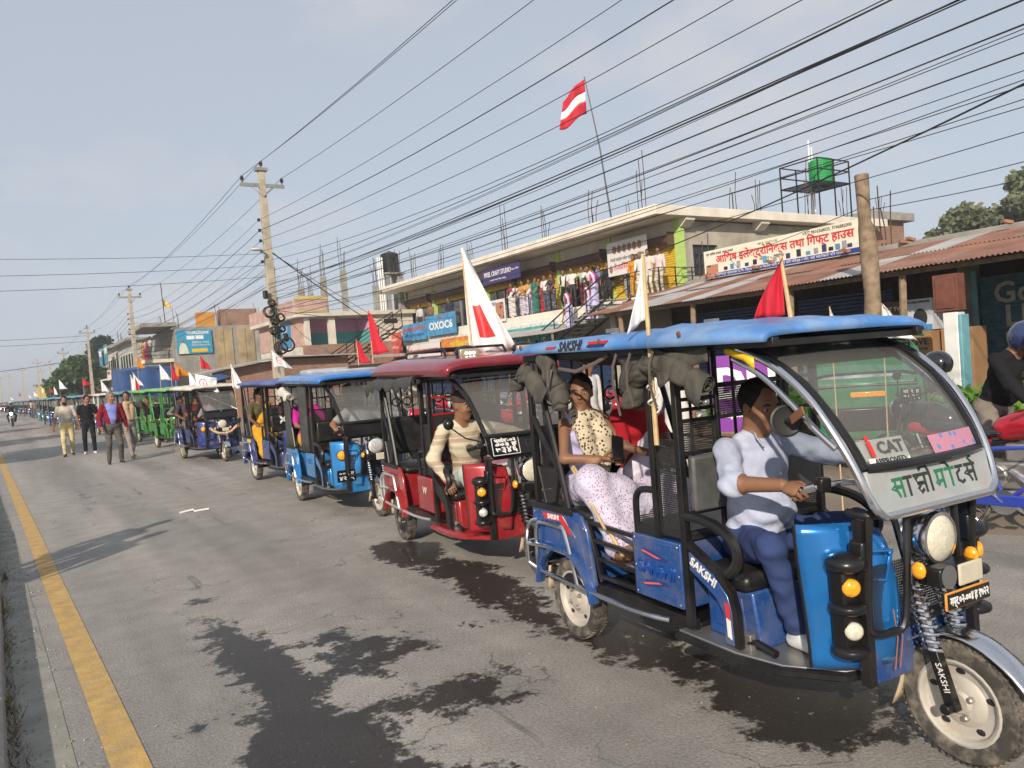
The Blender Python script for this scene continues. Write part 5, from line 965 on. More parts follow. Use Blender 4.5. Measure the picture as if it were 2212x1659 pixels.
# ---- vines
def leaves(root, name, pts, size, mat, seed=0, n=5, up=.4):
    r = np.random.RandomState(seed); P = np.array(pts); k = len(P); d = r.normal(size=(k, 3)); d[:, 2] = np.abs(d[:, 2])+up; d /= np.linalg.norm(d, axis=1)[:, None]
    a = np.cross(d, r.normal(size=(k, 3))); a /= np.linalg.norm(a, axis=1)[:, None]; b = np.cross(d, a); s = (size*r.uniform(.6, 1.3, k))[:, None]
    ang = np.linspace(0, 2*math.pi, n, endpoint=False); V = np.concatenate([(P+a*s*math.cos(t)*(1.15 if i == 0 else .8)+b*s*math.sin(t)*.75)[:, None] for i, t in enumerate(ang)], 1).reshape(-1, 3)
    if root is not None: V = V-np.array(root.location)
    me = bpy.data.meshes.new(name); me.from_pydata(V.tolist(), [], (np.arange(k*n).reshape(k, n)).tolist()); me.materials.append(mat); me.update(); return link(name, me, root)
def leafmat(name, c, tr=.25):
    if name in _mats: return _mats[name]
    m = M(name, c, .55, var=.45, scale=1.7, detail=6); n, l = m.node_tree.nodes, m.node_tree.links; b = n['Principled BSDF']; t = n.new('ShaderNodeBsdfTranslucent'); t.inputs[0].default_value = (c[0]*1.6, c[1]*1.6, c[2]*.8, 1); x = n.new('ShaderNodeMixShader'); x.inputs[0].default_value = tr; l.new(b.outputs[0], x.inputs[1]); l.new(t.outputs[0], x.inputs[2]); l.new(x.outputs[0], n['Material Output'].inputs[0]); return m
VIN = leafmat('vine_leaf', (.13, .27, .035)); rs_ = np.random.RandomState(3); vp = []
for i in range(5200):
    y = rs_.uniform(1.0, 10.5); x = rs_.uniform(10.9, 14.2); top = .45+.5*(.5+.5*math.sin(y*1.7+x))*(x-10.3)/3.2+.25*math.sin(3*y+2*x); vp.append((x, y, max(.03, top*rs_.uniform(.35, 1)**.5)))
vn = thing('squash_vine', 'leafy green squash vine sprawling in front of the shop row', 'plant', (12.5, 6, 0)); tag(leaves(vn, 'leaves', vp, .085, VIN, 1, 6), kind='stuff'); st_ = MB()
for i in range(24): y, x = rs_.uniform(2, 10), rs_.uniform(11, 14); st_.tube([(x-12.5, y-6, 0), (x-12.5+.2, y-6+.1, .4), (x-12.5+.1, y-6+.6, .6)], .012, 5)
so_ = st_.build('stems', M('vine_stem', (.1, .15, .04), .8), vn); tag(so_, kind='stuff')
bw = thing('brick_edging', 'low line of loose red bricks edging the vine bed', 'brick wall', (10.6, 6, 0)); bme = MB().box((0, 0, .0), (.11, .23, .07)).mesh('brick', BRK)
for i in range(36):
    for k in range(3): link('brick', bme, bw, loc=(.02*random.random(), (i-18)*.245+.12*(k % 2), .04+.074*k), rot=(0, 0, random.uniform(-.08, .08)))
# ---- pink building, brick house and the wall behind it
bD = thing('pink_house', 'pink and cream house with teal porch and concrete column stubs', 'building', (15, 44, 0))
W(MB().bb(14.75, 21.3, 44.0, 44.22, 2.3, 3.65), 'brick_plinth', BRK, bD); W(MB().bb(14.75, 21.9, 44.25, 53, 0, 3.6), 'lower_storey', CREAM, bD); W(MB().bb(19.0, 21.9, 44.0, 44.24, 3.65, 5.3), 'cream_wall', CREAM, bD); W(MB().bb(14.9, 15.2, 44.0, 44.25, 3.65, 5.3), 'porch_column', CREAM, bD); W(MB().bb(16.35, 16.75, 44.0, 44.3, 3.65, 5.3), 'porch_column', CREAM, bD)
W(MB().bb(15.3, 19.0, 46.0, 46.1, 4.45, 5.3), 'mauve_wall', PUR, bD); W(MB().bb(15.3, 19.0, 45.98, 46.08, 3.65, 4.45), 'teal_dado', TEA, bD); W(MB().bb(18.9, 19.0, 44.2, 46, 4.45, 5.3), 'mauve_wall', PUR, bD); W(MB().bb(18.88, 18.99, 44.2, 46, 3.65, 4.45), 'teal_dado', TEA, bD)
W(MB().bb(14.3, 22.0, 43.7, 53.5, 5.3, 5.55), 'roof_slab', CREAM, bD, .02); W(MB().bb(14.3, 14.45, 44.5, 53.5, 5.55, 6.35), 'pink_parapet', PINK, bD); W(MB().bb(14.3, 16.2, 43.7, 43.85, 5.55, 6.45), 'pink_parapet', PINK, bD); W(MB().bb(14.26, 16.25, 43.66, 43.70, 6.3, 6.5).bb(14.26, 16.25, 43.66, 43.7, 5.55, 5.65), 'yellow_trim', M('yellow_trim', (.5, .42, .16), .8), bD)
W(MB().bb(19.9, 20.8, 43.97, 43.99, 4.75, 5.05), 'vent', DARK, bD); W(MB().bb(14.72, 14.78, 46.2, 48.4, 3.65, 5.2), 'blue_door', M('blue_door_print', (.04, .22, .42), .5, var=.1), bD); text('Good', .5, WHT, bD, (14.70-15, 47.3-44, 4.8), (R(90), 0, R(-90)), ext=.003); text('Life', .5, WHT, bD, (14.70-15, 47.3-44, 4.3), (R(90), 0, R(-90)), ext=.003); W(MB().bb(14.75, 14.9, 44.25, 53, 3.65, 5.3), 'front_wall', PINK, bD)
for i, (x, y, h_) in enumerate(((15.2, 45, 1.6), (16.6, 45, 2.2), (17.9, 45, 2.6), (14.8, 49, 1.5), (15.3, 51.5, 1.7), (19.8, 44.6, 1.6), (21.5, 44.6, 2.0), (17.5, 50, 1.8))): W(MB().bb(x-.16, x+.16, y-.16, y+.16, 5.55, 5.55+h_), 'column_stub', CONC, bD); rebars(bD, x, y, 5.5+h_, 1.9, 4, .2, i)
tank('black ribbed water tank on a pillar behind the pink house', (22.6, 48.2, 8.4), .62, 1.5, BKT); tw = thing('tank_tower', 'bare concrete tower carrying the black water tank', 'tower', (22.6, 48.2, 0)); [MB().bb(x-.13, x+.13, y-.13, y+.13, 0, 8.3).build('pillar', CONC, tw) for x in (-.5, .5) for y in (-.5, .5)]; MB().bb(-.75, .75, -.75, .75, 8.3, 8.4).build('platform', CONC, tw); [MB().tube([(-.9-.15*k, -.7, 0), (-.9-.15*k, -.7, 9.4)], .05, 8).build('pipe', WHT, tw) for k in (0, 1, 2)]
st2 = thing('outdoor_staircase', 'black steel staircase rising beside the pink house', 'staircase', (17, 41, 0))
for k in range(14): W(MB().bb(13.5+.42*k, 13.9+.42*k, 40.4, 41.6, .9+.25*k, .94+.25*k), 'step', BLK, st2)
for y in (40.4, 41.6):
    W(MB().bar([(13.3, y, .8), (19.4, y, 4.3)], .07), 'stringer', BLK, st2); W(MB().bar([(13.3, y, 1.75), (19.4, y, 5.25)], .05), 'handrail', BLK, st2); W(MB().bar([(13.3, y, 1.3), (19.4, y, 4.8)], .03), 'handrail', BLK, st2); [W(MB().bar([(13.4+1.5*k, y, .85+.86*k), (13.4+1.5*k, y, 1.8+.86*k)], .04), 'baluster', BLK, st2) for k in range(5)]
W(MB().bb(17.5, 20.4, 40.5, 40.9, 2.6, 2.75), 'landing_sheet', TINW, st2)
bE = thing('brick_house', 'low red brick house with sloping grey tin roof behind the pole', 'building', (12, 40, 0)); W(MB().prism([(9.3, 0), (15.8, 0), (15.8, 2.75), (12.0, 2.82), (9.3, 2.42)], 40, 43, 'y'), 'brick_wall', BRK, bE); W(MB().prism([(8.0, 2.36), (12.1, 2.92), (16.2, 2.82), (16.2, 2.88), (12.1, 2.98), (8.0, 2.42)], 39.4, 43.5, 'y'), 'tin_roof', TINW, bE); W(MB().bb(9.28, 9.32, 40.3, 42.5, 0, 2.2), 'dark_doorway', DARK, bE)
bF = thing('concrete_house', 'bare concrete house wall with yellowed sheets and blue billboard', 'building', (13, 60, 0)); W(MB().bb(10.7, 17.4, 60, 75, 0, 6.05), 'side_wall', CONC, bF); [W(MB().bb(a, a+.62, 59.93, 59.98, 2.9, 6.0), 'corrugated_sheet', YCOR, bF) for a in (13.4, 14.05, 15.0, 15.65)]; W(MB().bb(10.3, 17.6, 59.8, 75.5, 6.05, 6.3) if False else MB().bb(10.5, 17.5, 60.3, 75.2, 6.05, 6.2), 'roof_slab', CONC, bF); [rebars(bF, x, y, 6.2, 1.6, 4, .25, i) for i, (x, y) in enumerate(((11, 61), (14, 61), (17, 61), (11, 68), (12.5, 72)))]
W(MB().bb(14.4, 17.2, 62, 63, 6.2, 7.6), 'brick_parapet', BRK, bF); W(MB().bb(12.6, 14.0, 62, 62.2, 6.2, 7.4), 'orange_door', M('orange_panel', (.55, .25, .04), .6), bF); W(MB().bb(8.7, 10.7, 61.5, 67, 3.75, 4.0), 'balcony_slab', FASC, bF); W(MB().bb(8.6, 10.9, 60.3, 68, 6.3, 6.6), 'brown_canopy', CONC, bF)
for z in (4.3, 4.6, 4.95): W(MB().bar([(8.75, 61.5, z), (8.75, 67, z)], .04), 'railing_rail', BLK, bF); W(MB().bar([(8.75, 61.5, z), (10.6, 61.5, z)], .04), 'railing_rail', BLK, bF)
bb_ = thing('billboard', 'blue internet billboard with a woman in white on the concrete wall', 'billboard', (12, 59.9, 4.2)); WLB = M('billboard_blue', (.035, .28, .45), .5, var=.06); o_ = W(MB().bb(10.72, 13.15, 59.86, 59.92, 4.2, 5.95), 'board', WLB, bb_); 
def fy(t_, x, z, s_, mt, w=None, b=0.0): return text(t_, s_, mt, bb_, (x-12, 59.85-59.9, z-4.2), (R(90), 0, 0), width=w, ext=.003, bold=b)
fy('WORLDLINK', 12.2, 5.72, .3, WHT, 1.65, .01); fy('डिजिटल नेपाल', 12.35, 5.0, .2, WHT, 1.2); fy('सबैभन्दा राम्रो इन्टरनेट', 12.35, 4.8, .16, WHT, 1.3); W(MB().bb(11.7, 12.8, 59.84, 59.855, 4.3, 4.55), 'yellow_strip', PYW, bb_); fy('9801523050', 12.3, 4.42, .17, INK, .9); [W(MB().bb(11.4+.62*k, 11.95+.62*k, 59.84, 59.855, 5.25, 5.52), 'white_bubble', WHT, bb_) for k in (0, 1)]
W(MB().sph((11.1, 59.84, 5.12), (.10, .012, .14), 10, 6), 'pictured_head', M('portrait_tone'), bb_); W(MB().prism([(10.8, 4.22), (11.5, 4.22), (11.38, 4.75), (11.22, 5.0), (10.98, 5.0), (10.86, 4.7)], 59.835, 59.85, 'y'), 'pictured_dress', M('pale_green_print', (.6, .66, .52), .6), bb_)
fo2 = thing('flag', 'red and yellow pennants on a thin pole over the concrete house', 'flag', (10.6, 63, 6.2)); MB().tube([(0, 0, 0), (-.1, 0, 3.6)], .03, 6).build('pole', REB, fo2); MB().grid(lambda u, v: (-.1+.12*u, .4*u, 3.5-.8*v-.3*u), 5, 5).build('red_cloth', FRD, fo2, solid=.004); MB().grid(lambda u, v: (-.05+.5*u, .1*math.sin(5*u), 2.4-.5*v*(1-.5*u)-.5*u), 5, 5).build('yellow_cloth', PYW, fo2, solid=.004)
# further houses along the road
def house(label, x, y0, y1, z, mat, floors=2, balcony=True, depth=9, rb=True, seed=0, roofm=None):
    r = random.Random(seed); b = thing('roadside_house', label, 'building', (x, y0, 0), 0, 'houses further down the road'); W(MB().bb(x, x+depth, y0, y1, 0, z), 'wall', mat, b); W(MB().bb(x-.7, x+depth, y0-.3, y1+.3, z, z+.25), 'roof_slab', roofm or CONC, b); fh = z/floors
    for f in range(floors):
        k = 0; yv = y0+.8
        while yv < y1-1.5:
            w = W(MB().bb(x-.03, x+.02, yv, yv+1.1, f*fh+(.2 if f == 0 else .9), f*fh+2.2), 'window' if f else 'shop_door', WIN if f else SHUN, b); W(MB().bb(x-.05, x-.03, yv-.06, yv+1.16, f*fh+2.2, f*fh+2.28), 'window_lintel', FASC, b); yv += 2.0; k += 1
        for k in range(2): W(MB().bb(x+1.5+3*k, x+2.6+3*k, y0-.03, y0+.02, f*fh+.9, f*fh+2.1), 'window', WIN, b)
        if f and balcony: W(MB().bb(x-1.2, x, y0, y1, f*fh-.15, f*fh), 'balcony_slab', FASC, b); [W(MB().bar([(x-1.15, y0, f*fh+q), (x-1.15, y1, f*fh+q)], .04), 'railing_rail', BLK, b) for q in (.3, .6, .9)]
    if rb: [rebars(b, xx, yv, z+.2, 1.4, 4, .3, i) for i, (xx, yv) in enumerate(((x+.3, y0+.3), (x+.3, y1-.3), (x+4, y0+.3)))]
    return b
house('grey two-storey house with dark balcony door beyond the billboard', 10.5, 80, 92, 6.6, M('grey_wall', (.40, .40, .38), .9, var=.15), seed=1); house('cream two-storey house with green awning past the grey house', 11, 96, 110, 7.0, CREAM, seed=2); house('small brick house before the dark tree', 10, 113, 122, 5.2, BRK, seed=3); house('yellow painted shop near the far end of the road', 6.5, 205, 216, 5.0, M('yellow_wall', (.62, .44, .04), .8, var=.08), 1, False, rb=False, seed=4); house('pale far house at the end of the procession', 10, 150, 165, 5.5, FASC, seed=5); house('far flat-roofed shop row beyond the yellow shop', 9, 240, 270, 4.5, PLAS, 1, False, rb=False, seed=6)
for lb, x, y, w, z0, z1, mt in (('green and white far sign board above the grey house', 9.7, 94, 3.2, 5.0, 7.2, PTE), ('blue and white far sign board beside the green one', 9.6, 98.5, 3.0, 5.0, 7.0, PBL), ('white flex banner hanging from the far balcony', 9.2, 88, 3.0, 3.2, 4.2, PWH)):
    s3 = thing('far_sign', lb, 'sign', (x, y, z0)); board(s3, 'sign_board', x, y, y+w, z0, z1, mt, .05); W(MB().bb(x-.06, x-.035, y+w*.1, y+w*.8, z0+(z1-z0)*.55, z0+(z1-z0)*.85), 'printed_strip', WHT if mt is not PWH else RED, s3)
trp = thing('tarpaulin_shelter', 'blue tarpaulin stretched over a frame beside the road', 'shelter', (8.2, 60, 0)); BTP = M('blue_tarpaulin', (.022, .07, .21), .5, var=.25, scale=1.2, bump=.5, bscale=4)
W(MB().grid(lambda u, v: (6.5+3.6*u, 57.0-.15*math.sin(u*17)*.4, 1.2+1.95*v+.08*math.sin(u*3.1)), 24, 6), 'tarp_front', BTP, trp); W(MB().grid(lambda u, v: (6.5+3.6*u, 57.0+5*v, 3.15+.08*math.sin(u*3.1)+.25*math.sin(v*3.14)), 16, 6), 'tarp_roof', BTP, trp); W(MB().grid(lambda u, v: (6.5+.05*math.sin(9*u), 57.0+5*u, 1.2+1.95*v+.25*math.sin(u*3.14)*v), 12, 4), 'tarp_side', BTP, trp); [W(MB().bar([(x, y, 0), (x, y, 3.1)], .07), 'frame_post', WOOD, trp) for x in (6.6, 10.0) for y in (57.1, 61.9)]
# ---- trees
def tree(label, x, y, h, cr, mat, n=5000, seed=0, leaf=.14, trunk=.16, low=.3, conical=False, group='roadside trees'):
    r = np.random.RandomState(seed); t = thing('tree', label, 'tree', (x, y, 0), 0, group); m = MB(); m.tube([(0, 0, 0), (.1, .05, h*.3), (0, .1, h*.6), (.05, 0, h*.85)], [trunk, trunk*.8, trunk*.5, trunk*.15], 8)
    cl = []
    for i in range(34 if not conical else 46):
        zz = h*(low+(1-low)*r.uniform(0, 1)**.8); f = math.sin(math.pi*min(1, max(.05, (zz/h-low)/(1-low)*.85+.12))) if not conical else max(.12, 1.05-zz/h); a = r.uniform(0, 6.28); rad = cr*f*r.uniform(.35, 1)
        c = np.array((math.cos(a)*rad, math.sin(a)*rad, zz)); cl.append((c, cr*r.uniform(.16, .34))); 
        if i < 16: m.tube([(0, 0, max(.3, zz-h*.18)), tuple(c*.6+np.array((0, 0, zz*.38))), tuple(c)], [trunk*.35, trunk*.2, trunk*.06], 5)
    m.build('trunk', M('bark', (.12, .09, .065), .95, var=.3, scale=8, bump=.5), t)
    P = []
    for k in range(n): c, rr = cl[r.randint(len(cl))]; d = r.normal(size=3); d /= np.linalg.norm(d); P.append(c+d*rr*r.uniform(.45, 1.1)*np.array((1, 1, .75)))
    cw = leaves(None, 'crown', P, leaf, mat, seed, 5, .1); cw.parent = t; return t
LD = leafmat('leaf_dark', (.025, .06, .028)); LM = leafmat('leaf_mid', (.06, .11, .03)); LO = leafmat('leaf_olive_hazed', (.17, .19, .11)); LR = leafmat('leaf_right_hazed', (.10, .15, .055))  # olive and right-hand leaf colours paled, distance haze put into the colour
tree('tall dark cedar rising behind the far houses', 12.5, 128, 9.5, 4.6, LD, 7000, 1, .42, .3, .12, True); tree('bushy bright green tree in front of the dark cedar', 8.2, 108, 6.2, 4.2, LM, 6000, 2, .3, .2, .1)
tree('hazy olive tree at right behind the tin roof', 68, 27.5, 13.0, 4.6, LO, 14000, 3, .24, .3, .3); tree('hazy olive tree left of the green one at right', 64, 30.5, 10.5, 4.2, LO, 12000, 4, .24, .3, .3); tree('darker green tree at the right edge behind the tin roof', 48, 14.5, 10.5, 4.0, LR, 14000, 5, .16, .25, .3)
for i, (x, y, h_) in enumerate(((-7.6, 21.5, 7.5), (-10.5, 30, 8.5), (-9.5, 46, 7), (-12, 60, 8))): tree(['young tree on the far left verge nearest the camera', 'second tree on the left verge', 'third tree on the left verge', 'fourth tree on the left verge'][i], x, y, h_, 2.6, LM, 2600, 20+i, .22, .14, .35, group='trees on the left verge')
for i in range(9): x = -150+i*19; y = 520+30*math.sin(i*2.1); tree(['distant', 'far', 'remote', 'faint', 'hazy', 'farthest', 'dim', 'low', 'pale'][i]+' tree on the horizon at far left', x+95*(i > 6), y, 13+3*math.sin(i*3), 11, LD, 900, 40+i, 1.7, .4, .1, group='trees on the horizon')
# ---- poles and wires
PCON = M('pole_concrete', (.42, .37, .28), .9, var=.2, scale=3, bump=.4, bscale=20, dust=.3, dcol=(.28, .24, .19)); INS = M('insulator', (.035, .02, .018), .25, var=.1); GALV = M('galvanised', (.36, .35, .32), .5, .6, var=.15); CBL = M('black_cable', (.016, .016, .017), .6, var=.1)
PX = 8.0; PY = [-7.5, 26.8, 60.6, 94.5, 136, 178, 222]
def pole(label, x, y, h=9.05, lean=0.0, detail=2, gap=.0):
    p = thing('utility_pole', label, 'utility pole', (x, y, 0), 0, 'concrete utility poles beside the road'); m = MB(); w0, w1 = .19, .10
    m.add([(sx*w, sy*w*.8, z) for z, w in ((0, w0), (h, w1)) for sx, sy in ((-1, -1), (1, -1), (1, 1), (-1, 1))], [(0, 1, 2, 3), (4, 7, 6, 5), (0, 4, 5, 1), (1, 5, 6, 2), (2, 6, 7, 3), (3, 7, 4, 0)]); m.build('shaft', PCON, p, .012)
    MB().bb(-.75, .75, -.06, -.0, h-.62, h-.50).build('crossarm', GALV, p); MB().bb(-.2, .2, -.14, .14, h-.06, h+.04).build('top_clamp', GALV, p); MB().bar([(-.4, -.03, h-.6), (0, -.12, h-.95)], .03).bar([(.4, -.03, h-.6), (0, -.12, h-.95)], .03).build('brace', GALV, p)
    for dx, dz in ((-.68, h-.5), (.68, h-.5), (0, h+.04)): MB().lathe([(.02, 0), (.02, .08), (.07, .09), (.05, .13), (.07, .15), (.05, .19), (.045, .23), (.001, .24)], 10, (dx, -.03, dz)).build('insulator', INS, p)
    if detail:
        for k in range(5): MB().lathe([(.045, -.05), (.06, -.02), (.04, 0), (.06, .02), (.045, .05)], 8, (-.22, 0, h-1.75-.36*k)).build('spool_insulator', INS, p)
    if detail > 1:
        for i, (dx, dz, r_) in enumerate(((-.22, 4.1, .20), (-.05, 3.8, .16), (.16, 3.9, .15), (-.12, 3.45, .15), (.08, 2.85, .24), (.32, 2.95, .26), (-.1, 4.4, .13), (.18, 3.5, .12))):
            for k in range(3): MB().tube([(dx+(r_-.03*k)*math.cos(t), -.25-.03*k+.04*math.sin(3*t), dz+(r_-.02*k)*math.sin(t)*.95) for t in np.linspace(0, 6.283, 18)[:-1]], .016, 5, closed=True).build('cable_coil', CBL, p)
        for (dx, dz, hh) in ((-.28, 4.55, .3), (.02, 3.2, .42), (.3, 3.05, .3)): MB().lathe([(.03, 0), (.09, .03), (.09, hh-.03), (.03, hh)], 10, (dx, -.22, dz)).build('cable_joint_box', BLKP, p)
        MB().tube([(-.1, -.15, 6.1), (-.35, -.3, 6.2)], .025, 6).build('lamp_arm', GALV, p); MB().sph((-.5, -.35, 6.22), (.2, .1, .06), 10, 6).build('street_lamp', LENS, p)
        for k in range(4): MB().tube([(-.1+.05*k, -.2, 4.3), (-.15+.08*k, -.22, 3.2), (-.05+.06*k, -.2, 2.0+.3*k)], .012, 5).build('hanging_cable', CBL, p)
    return p
pl = ['large concrete utility pole hung with cable coils behind the rickshaws', 'second concrete utility pole beyond the large one', 'third concrete utility pole with wire loops', 'fourth concrete utility pole in front of the green tree', 'fifth concrete utility pole further off', 'sixth concrete utility pole near the end of the road']
for i, y in enumerate(PY[1:]): pole(pl[i], PX, y, 9.05, 0, 2 if i == 0 else 1 if i < 3 else 0)
pole('concrete utility pole just behind the camera on the shop side', PX, PY[0], 9.05, 0, 1)
for lb, x, y, h_ in (('thin leaning pole left of the fifth one', 6.3, 190, 10), ('slim far pole left of the dark cedar', 4.2, 230, 10), ('pale far pole near the left edge', 1.5, 260, 9.5), ('leftmost far pole at the picture edge', -.6, 280, 9.5)): pole(lb, x, y, h_, 0, 0)
def wire(label, a, b, sag, r=.012, group='overhead wires', n=18, name='overhead_wire'):
    a, b = Vector(a), Vector(b); pts = [(a.lerp(b, t)-Vector((0, 0, sag*4*t*(1-t)))) for t in np.linspace(0, 1, n)]; o = MB().tube([p-a for p in pts], r, 5, caps=False).build(name, CBL, loc=a); return tag(o, label, 'wire', group)
span = ['nearest span', 'second span', 'third span', 'fourth span', 'fifth span', 'sixth span']
for i in range(6):
    y0, y1 = PY[i], PY[i+1]; L_ = y1-y0
    for k, (dx, dz) in enumerate(((-.68, 8.78), (0, 9.32), (.68, 8.78))): wire(f"{['left', 'top', 'right'][k]} high-voltage wire of the {span[i]}", (PX+dx, y0, dz), (PX+dx, y1, dz), .45, .008, 'high voltage wires')
    for k in range(5):
        if i < 4: wire(f"{['topmost', 'upper', 'middle', 'lower', 'lowest'][k]} low-voltage wire of the {span[i]}", (PX-.22, y0, 7.3-.36*k), (PX-.22, y1, 7.3-.36*k), .55+.07*k, .0065 if k != 1 else .010, 'low voltage wires')
cabn = ['first', 'second', 'third', 'fourth', 'fifth', 'sixth', 'seventh', 'eighth', 'ninth', 'tenth', 'eleventh', 'twelfth', 'thirteenth', 'fourteenth', 'fifteenth', 'sixteenth', 'seventeenth', 'eighteenth', 'nineteenth', 'twentieth']
for i in range(3):
    y0, y1 = PY[i], PY[i+1]; r_ = random.Random(5+i)
    for k in range(20 if i == 0 else 11):
        za = 5.95-.10*k+r_.uniform(-.1, .1); zb = 5.5-.09*k+r_.uniform(-.12, .15); wire(f"{cabn[k]} telecom cable from the top in the bundle of the {span[i]}", (PX+r_.uniform(-.35, .35), y0, za), (PX+r_.uniform(-.15, .15), y1, zb), r_.uniform(.2, .8), .0048+.003*(k % 4 == 0)+.005*(k in (5, 11)), 'telecom cables')
wire('thick black cable sloping in front of the electronics sign', (7.2, -6, 5.6), (20.5, 24.5, 5.1), .5, .016); wire('thin cable sloping to the timber pole', (14.1, 8.5, 4.2), (22, 21, 4.6), .1, .008); wire('thin cable from the timber pole to the right', (14.1, 8.5, 4.3), (15, -4, 5.2), .2, .008); wire('second thin cable from the timber pole to the right', (14.1, 8.5, 4.1), (15, -4, 4.9), .3, .008)
wire('cable dropping from the large pole to the pink house', (PX, 26.8, 6.3), (20.4, 42.5, 3.6), .2, .022); wire('second cable dropping from the large pole beside the thick one', (PX, 26.8, 6.25), (20.4, 40.5, 3.4), .1, .012); wire('cable running from the large pole to the balcony building', (PX, 26.8, 4.2), (20.4, 36, 4.4), .3, .010); wire('thin cable from the large pole to the brick house', (PX, 26.8, 4.4), (15.5, 41, 2.9), .3, .008)
for k, (z, zz) in enumerate(((6.15, 5.75), (5.75, 5.2), (5.35, 4.75))): wire(['upper', 'middle', 'lower'][k]+' wire crossing the road from the large pole to the left', (PX, 26.8, z), (-9, 24.5, zz), .25, .007)
wire('far wire crossing the road from the third pole', (PX, 94.5, 8.2), (-20, 90, 8.6), .4, .02); wire('second far wire crossing the road from the third pole', (PX, 94.5, 7.6), (-20, 88, 7.9), .4, .02); wire('thick far cable crossing the road low at left', (PX, 94.5, 5.8), (-20, 96, 5.0), .8, .03)
for k in range(3): wire(['bird-high', 'middle', 'low'][k]+' service wire from the second pole to the far houses', (PX, 60.6, 5.5-.3*k), (11+k, 80, 6.5-.4*k), .3, .010)
# ------------------------------------------------------------------ the procession
def at(x, y, dist): return Vector((0, 0, EYE))+ray(x, y)*dist
def frame_of(rear, ang):
    a = R(ang); d = Vector((-math.sin(a), -math.cos(a), 0)); l = Vector((math.cos(a), -math.sin(a), 0)); o = Vector((rear[0], rear[1], 0))+l*.42
    return o, math.atan2(d.y, d.x), (lambda x, y, z: o+d*x+l*y+Vector((0, 0, z)))
BLU = paint('blue', (.006, .075, .30), .42); BLM = paint('bright_blue', (.010, .17, .50), .06, .18, .45); ROOFB = M('sunbleached_blue', (.045, .19, .50), .42, var=.3, scale=4, coat=.15, dust=.9, dcol=(.32, .42, .54), detail=10)
STEN = M('stencil_cutout', (.02, .035, .028), .7, var=0); STENG = M('stencil_cutout_green', (.02, .16, .07), .7, var=0)
def stroke(root, pts, w, mat, loc, s=1.0, name='stencil_letter'):          # flat pen stroke on a panel facing +x (u right = +y, v up = z)
    m = MB(); P = [Vector((0, loc[0]+p[0]*s*1.5, loc[1]+p[1]*s)) for p in pts]; m.tube([q+Vector((.0105, 0, 0)) for q in P], w*s, 6, flat=1.0); m.v = [(.0095+(x-.0105)*.15, y, z) for x, y, z in m.v]; return m.build(name, mat, root)
def hero_panel(pn):
    # sa-kshi mo-ta-rs as pen strokes: head bar, verticals and bowls
    S_ = .078; w = .10
    def bar(x0, x1, mt): stroke(pn, [(x0, .5), (x1, .5)], w*.9, mt, (0, -.005), S_)
    g1 = -2.15
    for x0, x1, mt in ((g1, g1+.5, STENG), (g1+.55, g1+1.05, STEN), (g1+1.1, g1+1.95, STEN), (.1, .62, STENG), (.66, 1.2, STENG), (1.25, 1.7, STEN), (1.76, 2.4, STEN)): bar(x0, x1, mt)
    def sa(x, mt):
        stroke(pn, [(x+.08, .45), (x+.10, .15), (x-.12, .02), (x+.12, -.12), (x+.22, -.45)], w, mt, (0, 0), S_); stroke(pn, [(x+.05, .05), (x+.42, .05)], w, mt, (0, 0), S_); stroke(pn, [(x+.42, .5), (x+.42, -.5)], w, mt, (0, 0), S_)
    sa(g1+.05, STENG); stroke(pn, [(g1+.8, .5), (g1+.8, -.5)], w, STEN, (0, 0), S_)
    x = g1+1.25; stroke(pn, [(x+.15, .45), (x-.05, .25), (x+.02, .02), (x+.25, .05), (x, -.25), (x+.12, -.45), (x+.28, -.3)], w, STEN, (0, 0), S_); stroke(pn, [(x+.02, .02), (x+.42, .0)], w, STEN, (0, 0), S_); stroke(pn, [(x+.42, .5), (x+.42, -.5)], w, STEN, (0, 0), S_); stroke(pn, [(x+.72, .5), (x+.72, -.5)], w, STEN, (0, 0), S_); stroke(pn, [(x+.72, .5), (x+.62, .8), (x+.38, .85), (x+.2, .65)], w, STEN, (0, 0), S_)
    stroke(pn, [(.2, .45), (.2, -.05), (.1, -.15), (.2, -.28), (.32, -.1), (.5, -.08)], w, STENG, (0, 0), S_); stroke(pn, [(.5, .5), (.5, -.5)], w, STENG, (0, 0), S_); stroke(pn, [(.95, .5), (.95, -.5)], w, STENG, (0, 0), S_); stroke(pn, [(.95, .5), (.8, .78), (.55, .85)], w, STEN, (0, 0), S_)
    stroke(pn, [(1.48, .5), (1.48, .25), (1.3, .1), (1.3, -.25), (1.5, -.42), (1.66, -.3)], w, STEN, (0, 0), S_); sa(1.85, STEN); stroke(pn, [(2.27, .5), (2.1, .75), (2.3, .88)], w, STEN, (0, 0), S_)
HR, HA = (2.86, 3.85), 5.5
hero = rickshaw('large blue rickshaw nearest the camera with two seated women', HR, HA, dict(body=BLU, roof=ROOFB, cowl=BLM, brand='SAKSHI', gate=1, panel=GRYP, panel_text=hero_panel), hero=True)
HO, HZ, HL = frame_of(HR, HA)
